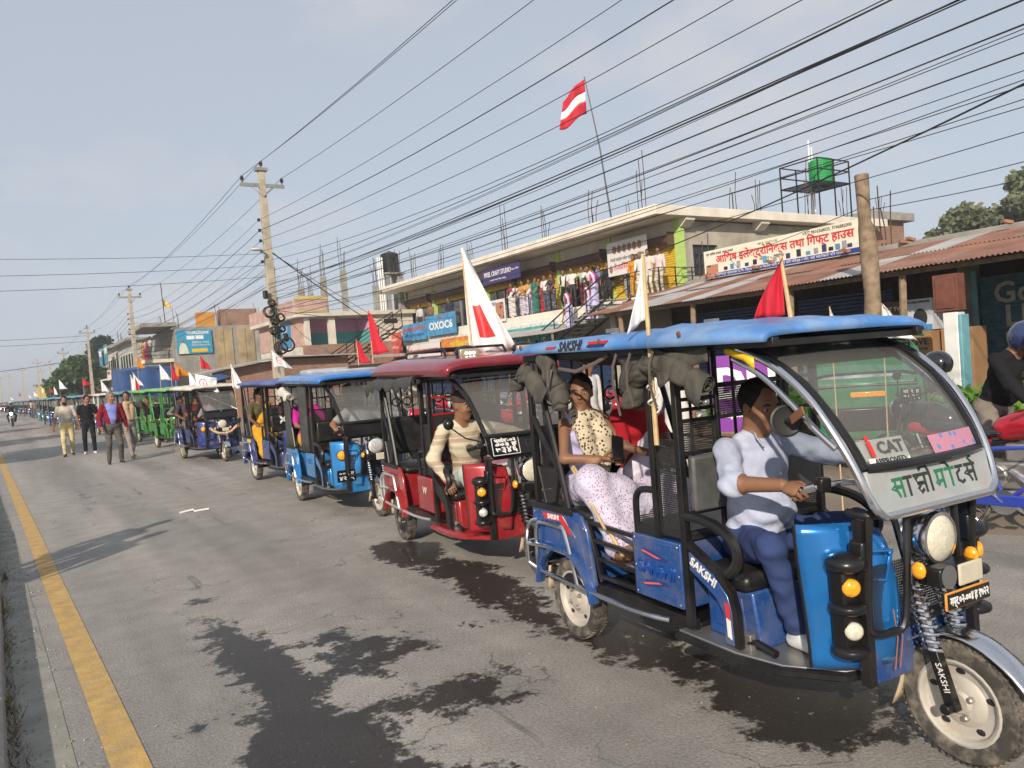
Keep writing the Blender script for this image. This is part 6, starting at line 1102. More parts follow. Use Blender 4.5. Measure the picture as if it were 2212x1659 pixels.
# its small parts
for x in (-.15, .72, 1.36): MB().sph((x, -.565, 1.785+.02*(1-x/1.8)), (.014, .008, .014), 8, 5).build('roof_bolt', RUST, hero)
for k, y in enumerate((-.2, .12)): MB().bb(.3+.5*k, .38+.5*k, y-.02, y+.02, 1.85, 1.875).build('roof_bracket', STL, hero)
bx_ = [c for c in hero.children if c.name.startswith('bench_box')][0]
text('SAKSHI', .105, M('emboss_blue', (.008, .06, .28), .3, var=0), bx_, (.985, -.5035, .61), (R(90), 0, 0), ext=.004, width=.29); 
for z0, sg in ((.675, 1), (.545, -1)): side_poly([(.87, z0+.02*sg), (.90, z0+.035*sg), (1.08, z0-.0*sg), (1.06, z0-.014*sg), (.9, z0+.0*sg)], -.5035, -.5005).build('decal', NAVY, bx_); side_poly([(.875, z0+.018*sg), (.89, z0+.026*sg), (1.03, z0+.0*sg), (1.0, z0-.004*sg)], -.5065, -.5036).build('decal', M('salmon_print', (.62, .12, .12), .5), bx_)
for z0, z1 in ((.73, .755), (.475, .50)): MB().tube([(.86, -.502, z0), (.86, -.502, z1), (1.12, -.502, z1), (1.12, -.502, z0)], .004, 5).build('box_emboss', BLU, bx_)
sp_ = [c for c in hero.children if c.name.startswith('side_panel')][0]
side_poly([(-.14, .755), (.10, .765), (.2, .66), (.165, .66), (.07, .725), (-.11, .72)], -.505, -.5025).build('decal', RED, sp_); text('SAKSHI', .042, WHT, sp_, (-.005, -.507, .742), (R(90), R(-2), 0), ext=.0012, bold=.001); side_poly([(.215, .66), (.235, .65), (.10, .762), (.115, .757)], -.5055, -.503).build('decal', WHT, sp_); MB().tube([(-.2, -.503, .52), (-.2, -.503, .745), (-.16, -.503, .772), (.17, -.503, .78), (.26, -.503, .74), (.34, -.503, .47)], .005, 5).build('box_emboss', BLU, sp_)
mr = MB().lathe([(.001, -.012), (.05, -.010), (.062, -.006), (.066, 0), (.066, .010), (.058, .013), (.05, .010), (.001, .011)], 28, ax='x').build('mirror', M('mirror_back', (.009, .009, .010), .5, var=.2, dust=.1, dcol=(.06, .06, .055)), hero, loc=(1.865, -.47, 1.395), rot=(0, R(-8), R(-28))); MB().tube([(.0, 0, 0), (.06, .0, .0)], .012, 8).build('mirror_knuckle', BLKP, mr); MB().box((.11, .01, .015), (.10, .008, .035), (0, R(-18), R(10))).build('mirror_bracket', RUST, mr)
pt_ = MB().bb(2.275, 2.285, -.14, .14, .64, .71).build('number_plate', M('orange_plate_rim', (.60, .25, .03), .5), hero, .012); MB().bb(2.285, 2.289, -.132, .132, .646, .704).build('plate_face', BLKP, pt_); text('मप्र.०२-००४ ह १७२२', .047, WHT, pt_, (2.2905, 0, .675), (R(90), 0, R(90)), width=.245, ext=.001, bold=.001)
MB().lathe([(.001, .0), (.045, .0), (.045, .004)], 16, (2.272, -.095, .765), 'x').build('horn_fan', M('fan_grey', (.12, .12, .12), .5), hero); [MB().tube([(2.1, y, .62), (2.105, y+.01, .5), (2.1, y-.01, .38)], .003, 5).build('loose_wire', M('orange_wire', (.30, .12, .08), .6), hero) for y in (-.2, -.17)]
for x, z in ((.82, .755), (.82, .47), (1.16, .755), (1.16, .47), (.82, .61), (1.16, .61)): MB().sph((x, -.502, z), (.006, .004, .006), 6, 4).build('bolt', STL, bx_)
for x, z in ((-.24, .75), (-.24, .6), (-.24, .46), (.33, .72), (.38, .5)): MB().sph((x, -.504, z), (.006, .004, .006), 6, 4).build('bolt', STL, sp_)
# rolled side curtains
rolled_tarp('rolled_curtain', hero, [(-.14, -.52, 1.67), (-.22, -.52, 1.66), (-.34, -.50, 1.56)], .048, 1); rolled_tarp('rolled_curtain', hero, [(-.2, -.52, 1.66), (-.1, -.52, 1.62), (.06, -.5, 1.50)], .05, 12); rolled_tarp('rolled_curtain', hero, [(.03, -.50, 1.76), (.10, -.515, 1.72), (.13, -.52, 1.64), (.15, -.5, 1.56)], .045, 2); rolled_tarp('rolled_curtain', hero, [(.12, -.48, 1.56), (.20, -.5, 1.5), (.16, -.5, 1.43)], .055, 5)
rolled_tarp('rolled_curtain', hero, [(1.22, -.525, 1.645), (1.06, -.525, 1.655), (.95, -.52, 1.58), (.90, -.50, 1.46)], .056, 3); rolled_tarp('rolled_curtain', hero, [(1.2, -.525, 1.655), (1.32, -.525, 1.62), (1.46, -.50, 1.545)], .05, 4)
MB().grid(lambda u, v: (1.02+.46*u, -.515+.012*math.sin(9*u), 1.715-.10*v*(1-.3*u)+.01*math.sin(8*u)), 14, 5).build('curtain_flap', TARP, hero, solid=.005); MB().grid(lambda u, v: (.78+.22*u+.04*v, -.50+.02*math.sin(7*v), 1.70-.22*v*(1-u)), 8, 6).build('curtain_flap', TARP, hero, solid=.005)
for x, z in ((.98, 1.45), (1.16, 1.45), (.2, 1.66), (.86, 1.40)): MB().tube([(x, -.56, 1.72), (x+.005, -.59, 1.66), (x-.01, -.585, 1.56), (x-.015, -.55, z)], .009, 5, flat=.3).build('tie_strap', M('strap_brown', (.12, .095, .09), .8), hero)
MB().tube([(.2, -.51, 1.66), (.4, -.52, 1.64), (.6, -.52, 1.68), (.7, -.5, 1.72)], .011, 6, flat=.4).build('tie_strap', M('strap_brown'), hero)
# bamboo flags on it
white_flag = flag('limp white flag on the bamboo tied to the blue rickshaw', HL(1.10, -.53, 1.26), HL(1.085, -.52, 2.20), FWH, (.16, .30), .6, tri=2, sign=1, az=R(120), rad=.013, seed=4)
MB().tube([HL(1.10+.02*math.cos(t), -.53+.03*math.sin(t), 1.42+.012*t-0.0)-white_flag.location for t in np.linspace(0, 12, 30)], .005, 5).build('tying_cord', WHT, white_flag)
flag('crumpled red flag on a stick above the blue roof', HL(1.42, .10, 1.80), HL(1.38, .10, 2.14), FRD, (.17, .27), .2, tri=2, sign=1, az=R(125), rad=.012, seed=6); flag('small white flag tip behind the blue roof', at(1797, 745, 6.5)*1-Vector((0, 0, at(1797, 745, 6.5).z)), at(1792, 662, 6.5), FWH, (.16, .3), .2, tri=2, sign=-1, az=R(120), seed=7); flag('white flag beside the wooden pole behind the blue roof', at(1905, 800, 7.0)-Vector((0, 0, at(1905, 800, 7.0).z)), at(1905, 655, 7.0), FWH, (.3, .3), .2, tri=2, sign=-1, az=R(110), seed=8)
MB().tube([tuple(HL(.10, -.40, 1.06)), tuple(HL(.62, -.44, .60))], .012, 6).tube([tuple(HL(.12, -.42, 1.05)), tuple(HL(.55, -.5, .75))], .009, 6).build('flag_sticks', BAM); tag(bpy.data.objects['flag_sticks'], 'bamboo sticks leaning over the side gate of the blue rickshaw', 'sticks')
# red rickshaw
REDP = paint('red', (.36, .012, .02), .16); MRN = paint('maroon_roof', (.26, .018, .035), .15); REDF = M('red_steel', (.33, .012, .02), .4, var=.1)
def rick_panel(lines):
    def f(pn):
        o = MB().bb(.0105, .0135, -.33, -.10, -.07, .07).build('number_plate', BLKP, pn, .004); MB().bb(.0095, .0118, -.335, -.095, -.075, .075).build('plate_border', WHT, pn)
        for t, z, s_ in lines: text(t, s_, WHT, o, (.0146, -.215, z), (R(90), 0, R(90)), width=.19, ext=.001, bold=.002)
    return f
def red_panel(pn): rick_panel((('प्रदेश-०२', .045, .04), ('००३ ह', .012, .04), ('७३४६', -.033, .07)))(pn); text('DK RICK', .09, M('emboss_black', (.03, .03, .032), .3, var=0), pn, (.011, .13, 0), (R(90), 0, R(90)), ext=.004)
RR, RA = (3.33, 7.3), 7.0
red = rickshaw('dark red rickshaw with a roof rack behind the blue one', RR, RA, dict(body=REDP, roof=MRN, frame=BLK, pframe=REDF, rim=RIMB, armpanel=0, rails=1, railmat=M('silver_paint', (.5, .5, .5), .35, .5), rimmat=REDP, board=REDP, panel_text=red_panel, lens=LENSG, hlens=LENS, springmat=BLKP, zs=(1, 1, .955), roofbump=False, roofh=.18, tint=0))
RO, RZ, RL = frame_of(RR, RA)
text('W', .1, WHT, [c for c in red.children if c.name.startswith('bench_box')][0], (.99, -.504, .64), (R(90), 0, 0), ext=.001); rolled_tarp('rolled_curtain', red, [(-.36, -.55, 1.64), (-.1, -.56, 1.69), (.4, -.565, 1.685), (1.15, -.56, 1.70)], .045, 8, M('black_canvas', (.05, .05, .05), .8, var=.2, bump=.4))
rk = MB()
for q in (-1, 1): rk.tube([(.15, q*.3, 1.86), (.2, q*.3, 1.98), (1.2, q*.3, 1.98), (1.3, q*.3, 1.88)], .014, 6)
for x in (.2, .5, .8, 1.15): rk.tube([(x, -.3, 1.98), (x, .3, 1.98)], .012, 6)
rk.build('roof_rack', BLKP, red)
for y in (-.1, .45):
    lm = MB().sph((0, 0, 0), (.07, .11, .06), 14, 8).build('roof_lamp', BLKP, red, loc=(1.55, y-.12, 1.93)); MB().bb(.03, .078, -.09, .09, -.05, .025).build('lamp_reflector', M('tan_reflector', (.42, .37, .26), .3, .4), lm, .01); [MB().sph((.08, k*.035, -.015), .014, 8, 6).build('lamp_bulb', M('led', (.9, .9, .85), .2, emit=2.0), lm) for k in (-1, 0, 1)]
MB().sph((1.86, -.56, 1.32), (.045, .045, .05), 14, 8).build('mirror', BLKP, red); MB().tube([(1.88, -.54, 1.28), (2.0, -.48, 1.2), (2.1, -.4, 1.17)], .007, 6).build('mirror_stalk', BLKP, red)
for y, mt in ((-.449, RED), (-.0, RED)): MB().prism([(-.40, 1.18), (-.1, 1.06), (.0, 1.0), (-.1, 1.1), (-.40, 1.24)], 1.252, 1.256, 'x').build('seat_stripe', RED, red) if y < -.1 else None
bf = flag('large white flag with a red patch on the red rickshaw', RL(.9, .12, 1.78), RL(.88, .10, 2.83), FWH, (.48, .95), .12, tri=2, sign=1, az=R(-50), rad=.010, emblem=(.32, .66, .52, .84), seed=11)
# light blue rickshaw
LBL = paint('light_blue', (.02, .22, .55), .12); LBR = paint('light_blue_roof', (.04, .22, .62), .12); R3, A3 = (3.42, 10.9), 4.0
def coc(pn): pass
lb = rickshaw('light blue rickshaw with rolled white curtain behind the red one', R3, A3, dict(body=LBL, roof=LBR, lampblock=0, panel=BLKP, hlens=LENSG, springmat=BLKP, arm=1, frame=BLK, roofbump=False, roofh=.13, zs=(1, 1, .955), tint=0, mudguard=CHR)); O3, Z3, L3 = frame_of(R3, A3)
rolled_tarp('rolled_curtain', lb, [(-.2, -.54, 1.62), (.0, -.55, 1.66), (.2, -.55, 1.60), (.42, -.55, 1.55)], .05, 9, M('white_canvas', (.55, .52, .47), .8, var=.1))
for x0, x1 in ((-.22, .08), (.62, .98)): MB().grid(lambda u, v: (x0+(x1-x0)*u, -.50+.02*math.sin(u*14), 1.70-.92*v), 10, 6).build('side_curtain', M('black_canvas'), lb, solid=.004)
bp_ = MB().bb(1.255, 1.262, -.42, .42, .95, 1.18).build('seat_cover', LEA, lb); text('COC', .11, WHT, bp_, (1.264, .15, 1.09), (R(90), 0, R(90)), ext=.001, bold=.004); text('Electric Vehicle', .055, WHT, bp_, (1.264, .15, 1.0), (R(90), 0, R(90)), ext=.001, bold=.001)
pt2 = MB().bb(2.075, 2.085, -.47, -.24, .47, .62).build('number_plate', BLKP, lb, .004); text('००४ ह', .05, WHT, pt2, (2.087, -.355, .575), (R(90), 0, R(90)), width=.18, ext=.001); text('४२७५', .07, WHT, pt2, (2.087, -.355, .515), (R(90), 0, R(90)), width=.18, ext=.001, bold=.001); text('COC', .1, M('emboss_sky', (.03, .14, .36), .4, var=0), [c for c in lb.children if c.name.startswith('bench_box')][0], (.99, -.504, .66), (R(90), 0, 0), ext=.003)
MB().bb(.0, .5, -.3, .3, 1.84, 1.93).build('roof_box', M('grey_plastic', (.36, .38, .40), .4), lb, .04); MB().bb(.55, 1.6, -.25, .3, 1.84, 1.89).build('roof_box', M('grey_plastic'), lb, .02)
flag('red flag with emblem left of the plain red one', L3(.6, .4, 1.85), L3(.58, .4, 2.22), FRD, (.26, .3), .3, tri=2, sign=1, az=R(-60), seed=13, emblem=None); flag('taller plain red flag behind the light blue roof', L3(1.35, .35, 1.85), L3(1.32, .35, 2.55), FRD, (.34, .55), .15, tri=2, sign=1, az=R(-70), seed=14)
# dark blue rickshaw with woman, white-roofed decorated one, green ones
DBL = paint('dark_blue', (.010, .035, .22), .4); R4, A4 = (3.62, 14.0), -1.0; db = rickshaw('deep blue rickshaw carrying a woman in a yellow sari', R4, A4, dict(body=DBL, roof=M('faded_navy_roof', (.03, .07, .28), .4, var=.3, scale=3, dust=.4), hlens=LENSG, lod=1, zs=(1, 1, .96), roofh=.07, gate=0)); O4, Z4, L4 = frame_of(R4, A4); MB().bb(-.05, .15, -.505, -.50, .7, .76).build('number_plate', PYW, db)
for k in (0, 1): MB().prism([(-.1, 0), (.0, .09-.18*k), (.1, 0), (.1, .05), (.0, .14-.18*k), (-.1, .05)], 1.256, 1.26, 'x').build('chevron', WHT, db, loc=(0, -.2, 1.05+.1*k))
flag('white flag waving above the deep blue roof', L4(-.1, .1, 1.72), L4(-.15, .1, 2.3), FWH, (.42, .30), .2, tri=2, sign=1, az=R(-35), seed=15, emblem=(.5, .6, .2)); flag('white flag standing beside the deep blue roof', L4(-.5, -.5, 1.1), L4(-.55, -.55, 2.1), FWH, (.26, .42), .2, tri=2, sign=1, az=R(-40), seed=16)
R5, A5 = (3.55, 20.3), -2.0; CNV = M('white_canvas_roof', (.60, .57, .49), .85, var=.15, bump=.5, bscale=9); wr = rickshaw('blue rickshaw with white cloth canopy, garlands and ribbons', R5, A5, dict(body=DBL, roof=CNV, cowl=DBL, lampblock=0, lod=1, zs=(1, 1, .96), roofh=.10, rails=1, panel=BLKP)); O5, Z5, L5 = frame_of(R5, A5)
MB().tube([(2.26, -.3, .82), (2.3, -.15, .70), (2.31, 0, .67), (2.3, .15, .70), (2.26, .3, .82)], .03, 8).build('flower_garland', cells('garland', (.55, .48, .30), (.45, .08, .05), 30, .4), wr); MB().tube([(1.70, -.40, 1.70), (2.19, .36, 1.2)], .012, 5).build('ribbon', M('white_ribbon', (.7, .7, .6), .6), wr); MB().tube([(1.72, .1, 1.69), (2.2, 0, 1.18)], .012, 5).build('ribbon', M('green_ribbon', (.15, .4, .2), .6), wr)
MB().grid(lambda u, v: (.3+1.2*u, -.2+.9*v, 1.94+.12*math.sin(3.1*u)*math.sin(3.1*v)+.03*math.sin(14*u+9*v)), 16, 12).build('roof_bundle', BTP, wr, smooth=60)
for k in range(12): MB().tube([(-.3+.09*k, -.53, .40), (-.3+.09*k+.02, -.54, .28), (-.3+.09*k+.01*k % 3, -.53, .14)], .014, 5, flat=.4).build('fringe_strand', M('fringe', (.26, .23, .17), .9), wr)
flag('white flag with red emblem lying over the cloth canopy', L5(1.5, -.3, 1.75), L5(1.5, -.33, 2.05), FWH, (.6, .42), .3, sign=1, az=R(-40), seed=17, emblem=(.4, .45, .24)); flag('white flag at the rear of the cloth canopy', L5(.9, -.3, 1.75), L5(.9, -.33, 2.1), FWH, (.3, .4), .2, tri=2, sign=1, az=R(-40), seed=18)
GRB = paint('green', (.025, .25, .035), .4); GRF = M('green_steel', (.025, .22, .035), .4, var=.15, dust=.25)
R6, A6 = (3.69, 25.3), -6.0; g6 = rickshaw('bright green rickshaw with scooter front behind the cloth canopy one', R6, A6, dict(body=GRB, roof=M('pale_green_roof', (.20, .42, .16), .5, var=.2, dust=.3), frame=GRF, pframe=GRF, screen=0, lampblock=0, lod=1, armpanel=1, rails=0, zs=(.92, .92, .97), mudguard=GRB)); O6, Z6, L6 = frame_of(R6, A6); MB().sph((2.13, -.22, .75), (.012, .07, .08), 12, 6).build('badge', M('badge', (.6, .15, .05), .4), g6)
R7, A7 = (3.72, 29.2), -4.0; g7 = rickshaw('second bright green rickshaw just behind the first green one', R7, A7, dict(body=GRB, roof=M('green_roof', (.10, .44, .07), .4, var=.2, dust=.2), frame=GRF, pframe=GRF, screen=0, lampblock=0, lod=1, rails=0, zs=(.92, .92, .97))); O7, Z7, L7 = frame_of(R7, A7)
for lb_, p, mt, sz, dr, sd in (('orange pennant high above the green rickshaws', L7(.2, -.3, 1.75), M('orange_flag', (.55, .22, .03), .8), (.3, .4), .5, 21), ('small red pennant left of the green rickshaws', L7(-.4, -.3, 1.5), FRD, (.25, .5), .6, 22), ('white emblem flag above the green rickshaws', L6(.2, -.2, 1.75), FWH, (.4, .45), .5, 23), ('yellow print flag above the green rickshaws', L6(.7, .1, 1.75), M('orange_flag'), (.55, .4), .3, 24), ('red flag between the green rickshaw flags', L6(1.0, -.1, 1.75), FRD, (.25, .5), .5, 25), ('red flag at the rear of the cloth canopy', L5(-.2, .2, 1.8), FRD, (.3, .35), .4, 26), ('white flag at the tarpaulin left of the green ones', L7(-1.6, -.2, 1.6), FWH, (.3, .55), .7, 27)): flag(lb_, p, p+Vector((.03, .03, .75 if 'high' not in lb_ else 1.2)), mt, sz, dr*.4, tri=2, sign=1, az=R(-35), seed=sd, group='party flags on the rickshaws')
# the rest of the queue, copies in four colours
kinds = []
for nm, b_, r_, fr in (('teal', paint('teal', (.02, .20, .24)), M('teal_roof', (.06, .26, .30), .4, var=.2, dust=.3), BLK), ('white', DBL, CNV, M('white_steel', (.6, .58, .52), .5)), ('rose', paint('rose', (.33, .05, .06)), M('rose_roof', (.40, .15, .16), .5, var=.2), BLK), ('sky', LBL, M('sky_roof', (.10, .30, .50), .45, var=.25, dust=.35), BLK)):
    kinds.append((nm, dict(body=b_, roof=r_, frame=fr, lod=2, rails=1, zs=(1, 1, .97))))
far = [(3.55, 33.5, 0), (3.3, 38.0, 1), (3.2, 42.5, 2), (3.0, 46.8, 3), (2.6, 52.5, 3), (2.3, 57.2, 3), (2.15, 61.5, 0), (2.35, 67, 1), (2.3, 72.5, 3), (2.4, 79, 0), (2.35, 85.6, 0), (2.0, 93, 3), (1.7, 101, 2), (1.4, 110, 3), (1.0, 120, 0), (.6, 131, 1), (.1, 143, 3), (-.6, 156, 2), (-1.3, 172, 3), (-2.0, 190, 0)]
far_roots = {}; ordn = ['nearest', 'second', 'third', 'fourth', 'fifth', 'sixth', 'seventh', 'eighth', 'ninth', 'tenth']
cnt_ = [0]*4
for i, (x, y, k) in enumerate(far):
    nm, cf_ = kinds[k]; cnt_[k] += 1; lab = f"{ordn[cnt_[k]-1]} {dict(teal='teal', white='white-roofed', rose='rose-roofed', sky='sky blue')[nm]} rickshaw in the far queue, counted from the green ones"
    if k not in far_roots: far_roots[k] = rickshaw(lab, (x, y), -2, cf_, group='rickshaws in the far queue'); ob = far_roots[k]
    else:
        ob = copy_tree(far_roots[k]); o_, z_, _ = frame_of((x, y), -2+random.uniform(-2, 2)); ob.location = o_; ob.rotation_euler = (0, 0, z_); tag(ob, lab, 'rickshaw', 'rickshaws in the far queue')
    if i < 16 and i % 3 != 1:
        r = random.Random(i); mt = FRD if r.random() < .28 else FWH; p = Vector((x+r.uniform(.1, .8), y-r.uniform(.2, 1.6), 1.8)); flag(f"{'red' if mt is FRD else 'white'} flag on the {lab.split(',')[0]}", p, p+Vector((0, 0, r.uniform(.6, 1.1))), mt, (r.uniform(.3, .6), r.uniform(.4, .6)), r.uniform(.1, .4), tri=2, sign=1, az=R(-30), seed=50+i, group='party flags on the far rickshaws')
# ------------------------------------------------------------------ motorcycles, bicycle, tempo
def motorcycle(label, loc, rz, tank_mat, group='motorcycles parked behind the rickshaws', helmet=False, lod=0):
    o = thing('motorcycle', label, 'motorcycle', loc, rz, group); n = 24 if lod == 0 else 14
    for x in (-.62, .66):
        t = MB(); t.lathe([(.22, -.035), (.28, -.05), (.305, 0), (.28, .05), (.22, .035)], n, (x, 0, .305), 'y'); w_ = t.build('tyre', RUB, o); MB().lathe([(.222, -.03), (.2, -.02), (.2, .02), (.222, .03)], n, (x, 0, .305), 'y').lathe([(.05, -.06), (.05, .06)], 8, (x, 0, .305), 'y').build('rim', RIMB, w_)
        m = MB()
        for k in range(6): a = k*math.pi/3; m.tube([(x, 0, .305), (x+.21*math.cos(a), 0, .305+.21*math.sin(a))], .012, 5)
        m.build('spokes', RIMB, w_)
        MB().grid(lambda u, v: (x+.34*math.cos(R(20+120*u)), (v-.5)*.12, .305+.34*math.sin(R(20+120*u))), 8, 3).build('mudguard', BLKP, o, solid=.006)
    b = SDF(); b.cap((.05, 0, .80), (.38, 0, .86), .11, .13, .05); b.ell((.28, 0, .85), (.24, .14, .12), .05); link('fuel_tank', b.mesh('fuel_tank', .02, [tank_mat]), o)
    b = SDF(); b.cap((-.05, 0, .77), (-.62, 0, .83), .075, .06, .04, 0, ((0, 0, 1), .7)); b.cap((-.05, -.06, .77), (-.55, -.06, .81), .05, .05, .04, 0, ((0, 0, 1), .7)); b.cap((-.05, .06, .77), (-.55, .06, .81), .05, .05, .04, 0, ((0, 0, 1), .7)); link('seat', b.mesh('seat', .025, [LEA]), o)
    b = SDF(); b.cap((-.15, 0, .68), (-.75, 0, .80), .08, .05, .05); link('tail_panel', b.mesh('tail_panel', .025, [tank_mat]), o)
    MB().bb(-.12, .28, -.13, .13, .28, .52).bb(.05, .25, -.09, .09, .52, .68).lathe([(.11, -.17), (.11, .17)], 14, (-.02, 0, .40), 'y').build('engine', STL, o, .02)
    m = MB(); m.tube([(.5, 0, .92), (.1, 0, .70), (-.3, 0, .62), (-.62, 0, .32)], .025, 7); m.tube([(.48, 0, .82), (.3, 0, .35), (-.2, 0, .28), (-.3, 0, .62)], .022, 7); m.tube([(-.62, -.09, .32), (-.15, -.1, .33)], .02, 6); m.tube([(-.62, .09, .32), (-.15, .1, .33)], .02, 6); m.build('frame', BLKP, o)
    MB().tube([(.1, -.14, .45), (.25, -.16, .28), (-.2, -.17, .25), (-.75, -.17, .36)], [.025, .03, .035, .05], 8).build('exhaust', CHR, o)
    for y in (-.08, .08): MB().tube([(.48, y, .95), (.66, y, .305)], .024, 7).build('fork_tube', CHR, o); MB().tube([(-.62, y*1.4, .33), (-.42, y*1.4, .68)], .03, 7).build('rear_shock', STL, o)
    MB().tube([(.30, -.36, 1.04), (.40, -.30, 1.08), (.46, -.08, 1.02), (.46, .08, 1.02), (.40, .30, 1.08), (.30, .36, 1.04)], .014, 7).build('handlebar', BLKP, o); hl = MB().sph((.58, 0, .90), (.10, .10, .12), 12, 8).build('headlamp', BLKP, o); MB().sph((.63, 0, .90), (.06, .085, .10), 12, 8).build('headlamp_lens', LENSG, hl)
    for y in (-.34, .34): MB().tube([(.38, y*.9, 1.08), (.34, y*1.05, 1.25)], .007, 5).build('mirror_stalk', BLKP, o); MB().sph((.33, y*1.1, 1.28), (.02, .07, .045), 10, 6).build('mirror', BLKP, o)
    if helmet: h_ = SDF(); h_.ell((.36, -.34, 1.35), (.15, .13, .14), .02); link('hung_helmet', h_.mesh('hung_helmet', .015, [M('black_helmet', (.012, .012, .014), .12, coat=1, var=.05)], cut=lambda g: np.maximum(np.minimum(g[..., 0]-.42, 1.40-g[..., 2]), 1.26-g[..., 2])), o, solid=.01)
    return o
def rz_to(dx, dy): return math.atan2(dy, dx)
MRD = paint('moto_red', (.45, .01, .025), .05, .15); MBK = paint('moto_black', (.012, .012, .014), .2, .2)
pA = G(2150, 1085); motorcycle('red motorcycle at the right edge that a man bends over', (7.3, 3.3, 0), rz_to(.1, -1), MRD, None); motorcycle('black motorcycle with a helmet hung on its mirror behind the windscreen', (7.9, 4.0, 0), rz_to(.1, 1), MBK, None, True)
def bicycle(label, loc, rz):
    o = thing('bicycle', label, 'bicycle', loc, rz); PB = paint('bicycle_blue', (.03, .06, .42), .05)
    for x in (-.5, .56):
        m = MB().tube([(x+.33*math.cos(t), 0, .345+.33*math.sin(t)) for t in np.linspace(0, 6.283, 33)[:-1]], .017, 6, closed=True); w_ = m.build('tyre', RUB, o); MB().tube([(x+.31*math.cos(t), 0, .345+.31*math.sin(t)) for t in np.linspace(0, 6.283, 33)[:-1]], .010, 5, closed=True).build('rim', CHR, w_); s_ = MB()
        for k in range(24): a = k*math.pi/12; s_.tube([(x, .02*(-1)**k, .345), (x+.305*math.cos(a), 0, .345+.305*math.sin(a))], .0018, 3)
        s_.build('spokes', CHR, w_); MB().grid(lambda u, v: (x+.36*math.cos(R(30+150*u)), (v-.5)*.055, .345+.36*math.sin(R(30+150*u))), 12, 3).build('mudguard', PB, o, solid=.004)
    for a, b, r in (((-.5, 0, .345), (-.08, 0, .30), .012), ((-.5, 0, .345), (-.2, 0, .72), .011), ((-.08, 0, .30), (-.22, 0, .78), .017), ((-.2, 0, .72), (.38, 0, .76), .017), ((-.08, 0, .30), (.40, 0, .68), .019), ((.36, 0, .88), (.56, 0, .345), .015)): MB().tube([a, b], r, 8).build('frame_tube', PB, o)
    MB().bb(-.5, .08, -.055, -.03, .27, .36).build('chain_guard', PB, o, .01); MB().lathe([(.10, -.04), (.10, -.028)], 18, (-.08, 0, .30), 'y').build('chain_wheel', CHR, o)
    for q in (-1, 1): MB().tube([(-.08, q*.05, .30), (-.08+q*.12, q*.07, .30-q*.11)], .01, 6).build('crank', CHR, o); MB().box((-.08+q*.12, q*.12, .30-q*.11), (.08, .09, .02)).build('pedal', BLKP, o)
    b = SDF(); b.cap((-.34, 0, .84), (-.1, 0, .85), .07, .03, .02, 0, ((0, 0, 1), .5)); link('saddle', b.mesh('saddle', .012, [LEA]), o); MB().tube([(.25, -.27, .93), (.36, -.2, .97), (.36, .2, .97), (.25, .27, .93)], .012, 7).build('handlebar', CHR, o); return o
bicycle('blue bicycle standing behind the front wheel of the blue rickshaw', (6.6, 2.9, 0), rz_to(.12, -1))
def tempo(label, loc, rz):
    o = thing('green_tempo', label, 'auto rickshaw', loc, rz); GT = paint('tempo_green', (.02, .20, .085), .2); GY = paint('tempo_yellow', (.62, .40, .02), .1)
    sec = [(.0, .62, .30, 1.25), (.25, .64, .28, 1.62), (.9, .65, .28, 1.72), (1.9, .65, .28, 1.74), (2.4, .62, .30, 1.66)]
    def f(u, v):
        k = u*4; i = min(int(k), 3); t = k-i; x, w, z0, z1 = [sec[i][q]*(1-t)+sec[i+1][q]*t for q in range(4)]; a = v*2*math.pi; c, s_ = math.cos(a), math.sin(a)
        return (1.2-x, w*math.copysign(abs(c)**.35, c), (z0+z1)/2+(z1-z0)/2*math.copysign(abs(s_)**.35, s_))
    body = MB().grid(lambda u, v: tuple(np.array(f(u, v))*np.array((1, 1, 1))), 16, 40).build('body', GT, o, smooth=60); MB().grid(lambda u, v: (1.215-.03*abs(2*u-1), -.60+1.2*u, .32+.86*v), 10, 6).build('front_face', GT, o, solid=.02)
    MB().grid(lambda u, v: (1.20-.27*v-.05*abs(2*u-1)**3, (-.5+u)*1.0, 1.10+.46*v), 8, 6).build('windscreen', M('tempo_glass_reflection', (.34, .38, .37), .08, var=.6, scale=5, coat=1), o); MB().tube([(1.21, -.52, 1.08), (1.21, .52, 1.08), (.96, .50, 1.58), (.96, -.50, 1.58)], .025, 8, closed=True).build('windscreen_seal', BLKP, o)  # opaque glass colour paled to carry a bright reflection
    MB().grid(lambda u, v: (1.05-2.4*u, (-.5+v)*1.3, 1.72+.06*math.sin(math.pi*v)-.06*max(0, .12-u)/.12), 10, 10).build('roof', GT, o, solid=.03); MB().bb(.9, 1.06, -.4, .4, 1.74, 1.80).build('roof_board', GY, o, .02)
    MB().bb(1.21, 1.235, -.16, .2, .93, 1.0).build('indicator_lamp', AMB, o, .01); pl_ = MB().bb(1.215, 1.24, .36, .56, .86, 1.02).build('number_plate', BLKP, o, .01); text('बा १ ह', .06, WHT, pl_, (1.242, .46, .975), (R(90), 0, R(90)), width=.16, ext=.001); text('९५३५', .08, WHT, pl_, (1.242, .46, .905), (R(90), 0, R(90)), width=.16, ext=.001)
    MB().bb(1.2, 1.25, -.42, .30, .50, .80).build('bumper', BLKP, o, .03); MB().bb(1.15, 1.23, -.6, .6, .28, .40).build('lower_bumper', BLKP, o, .02)
    for x, y in ((.75, 0), (-.75, -.5), (-.75, .5)): wheel(o, (x, y, .22), .22, .1, n=16)
    return o
tempo('green tempo with yellow top seen through the blue rickshaw windscreen', (10.05, 6.4, 0), math.atan2(-6.4, -10.05)+.08).scale = (1, 1.12, 1.0)
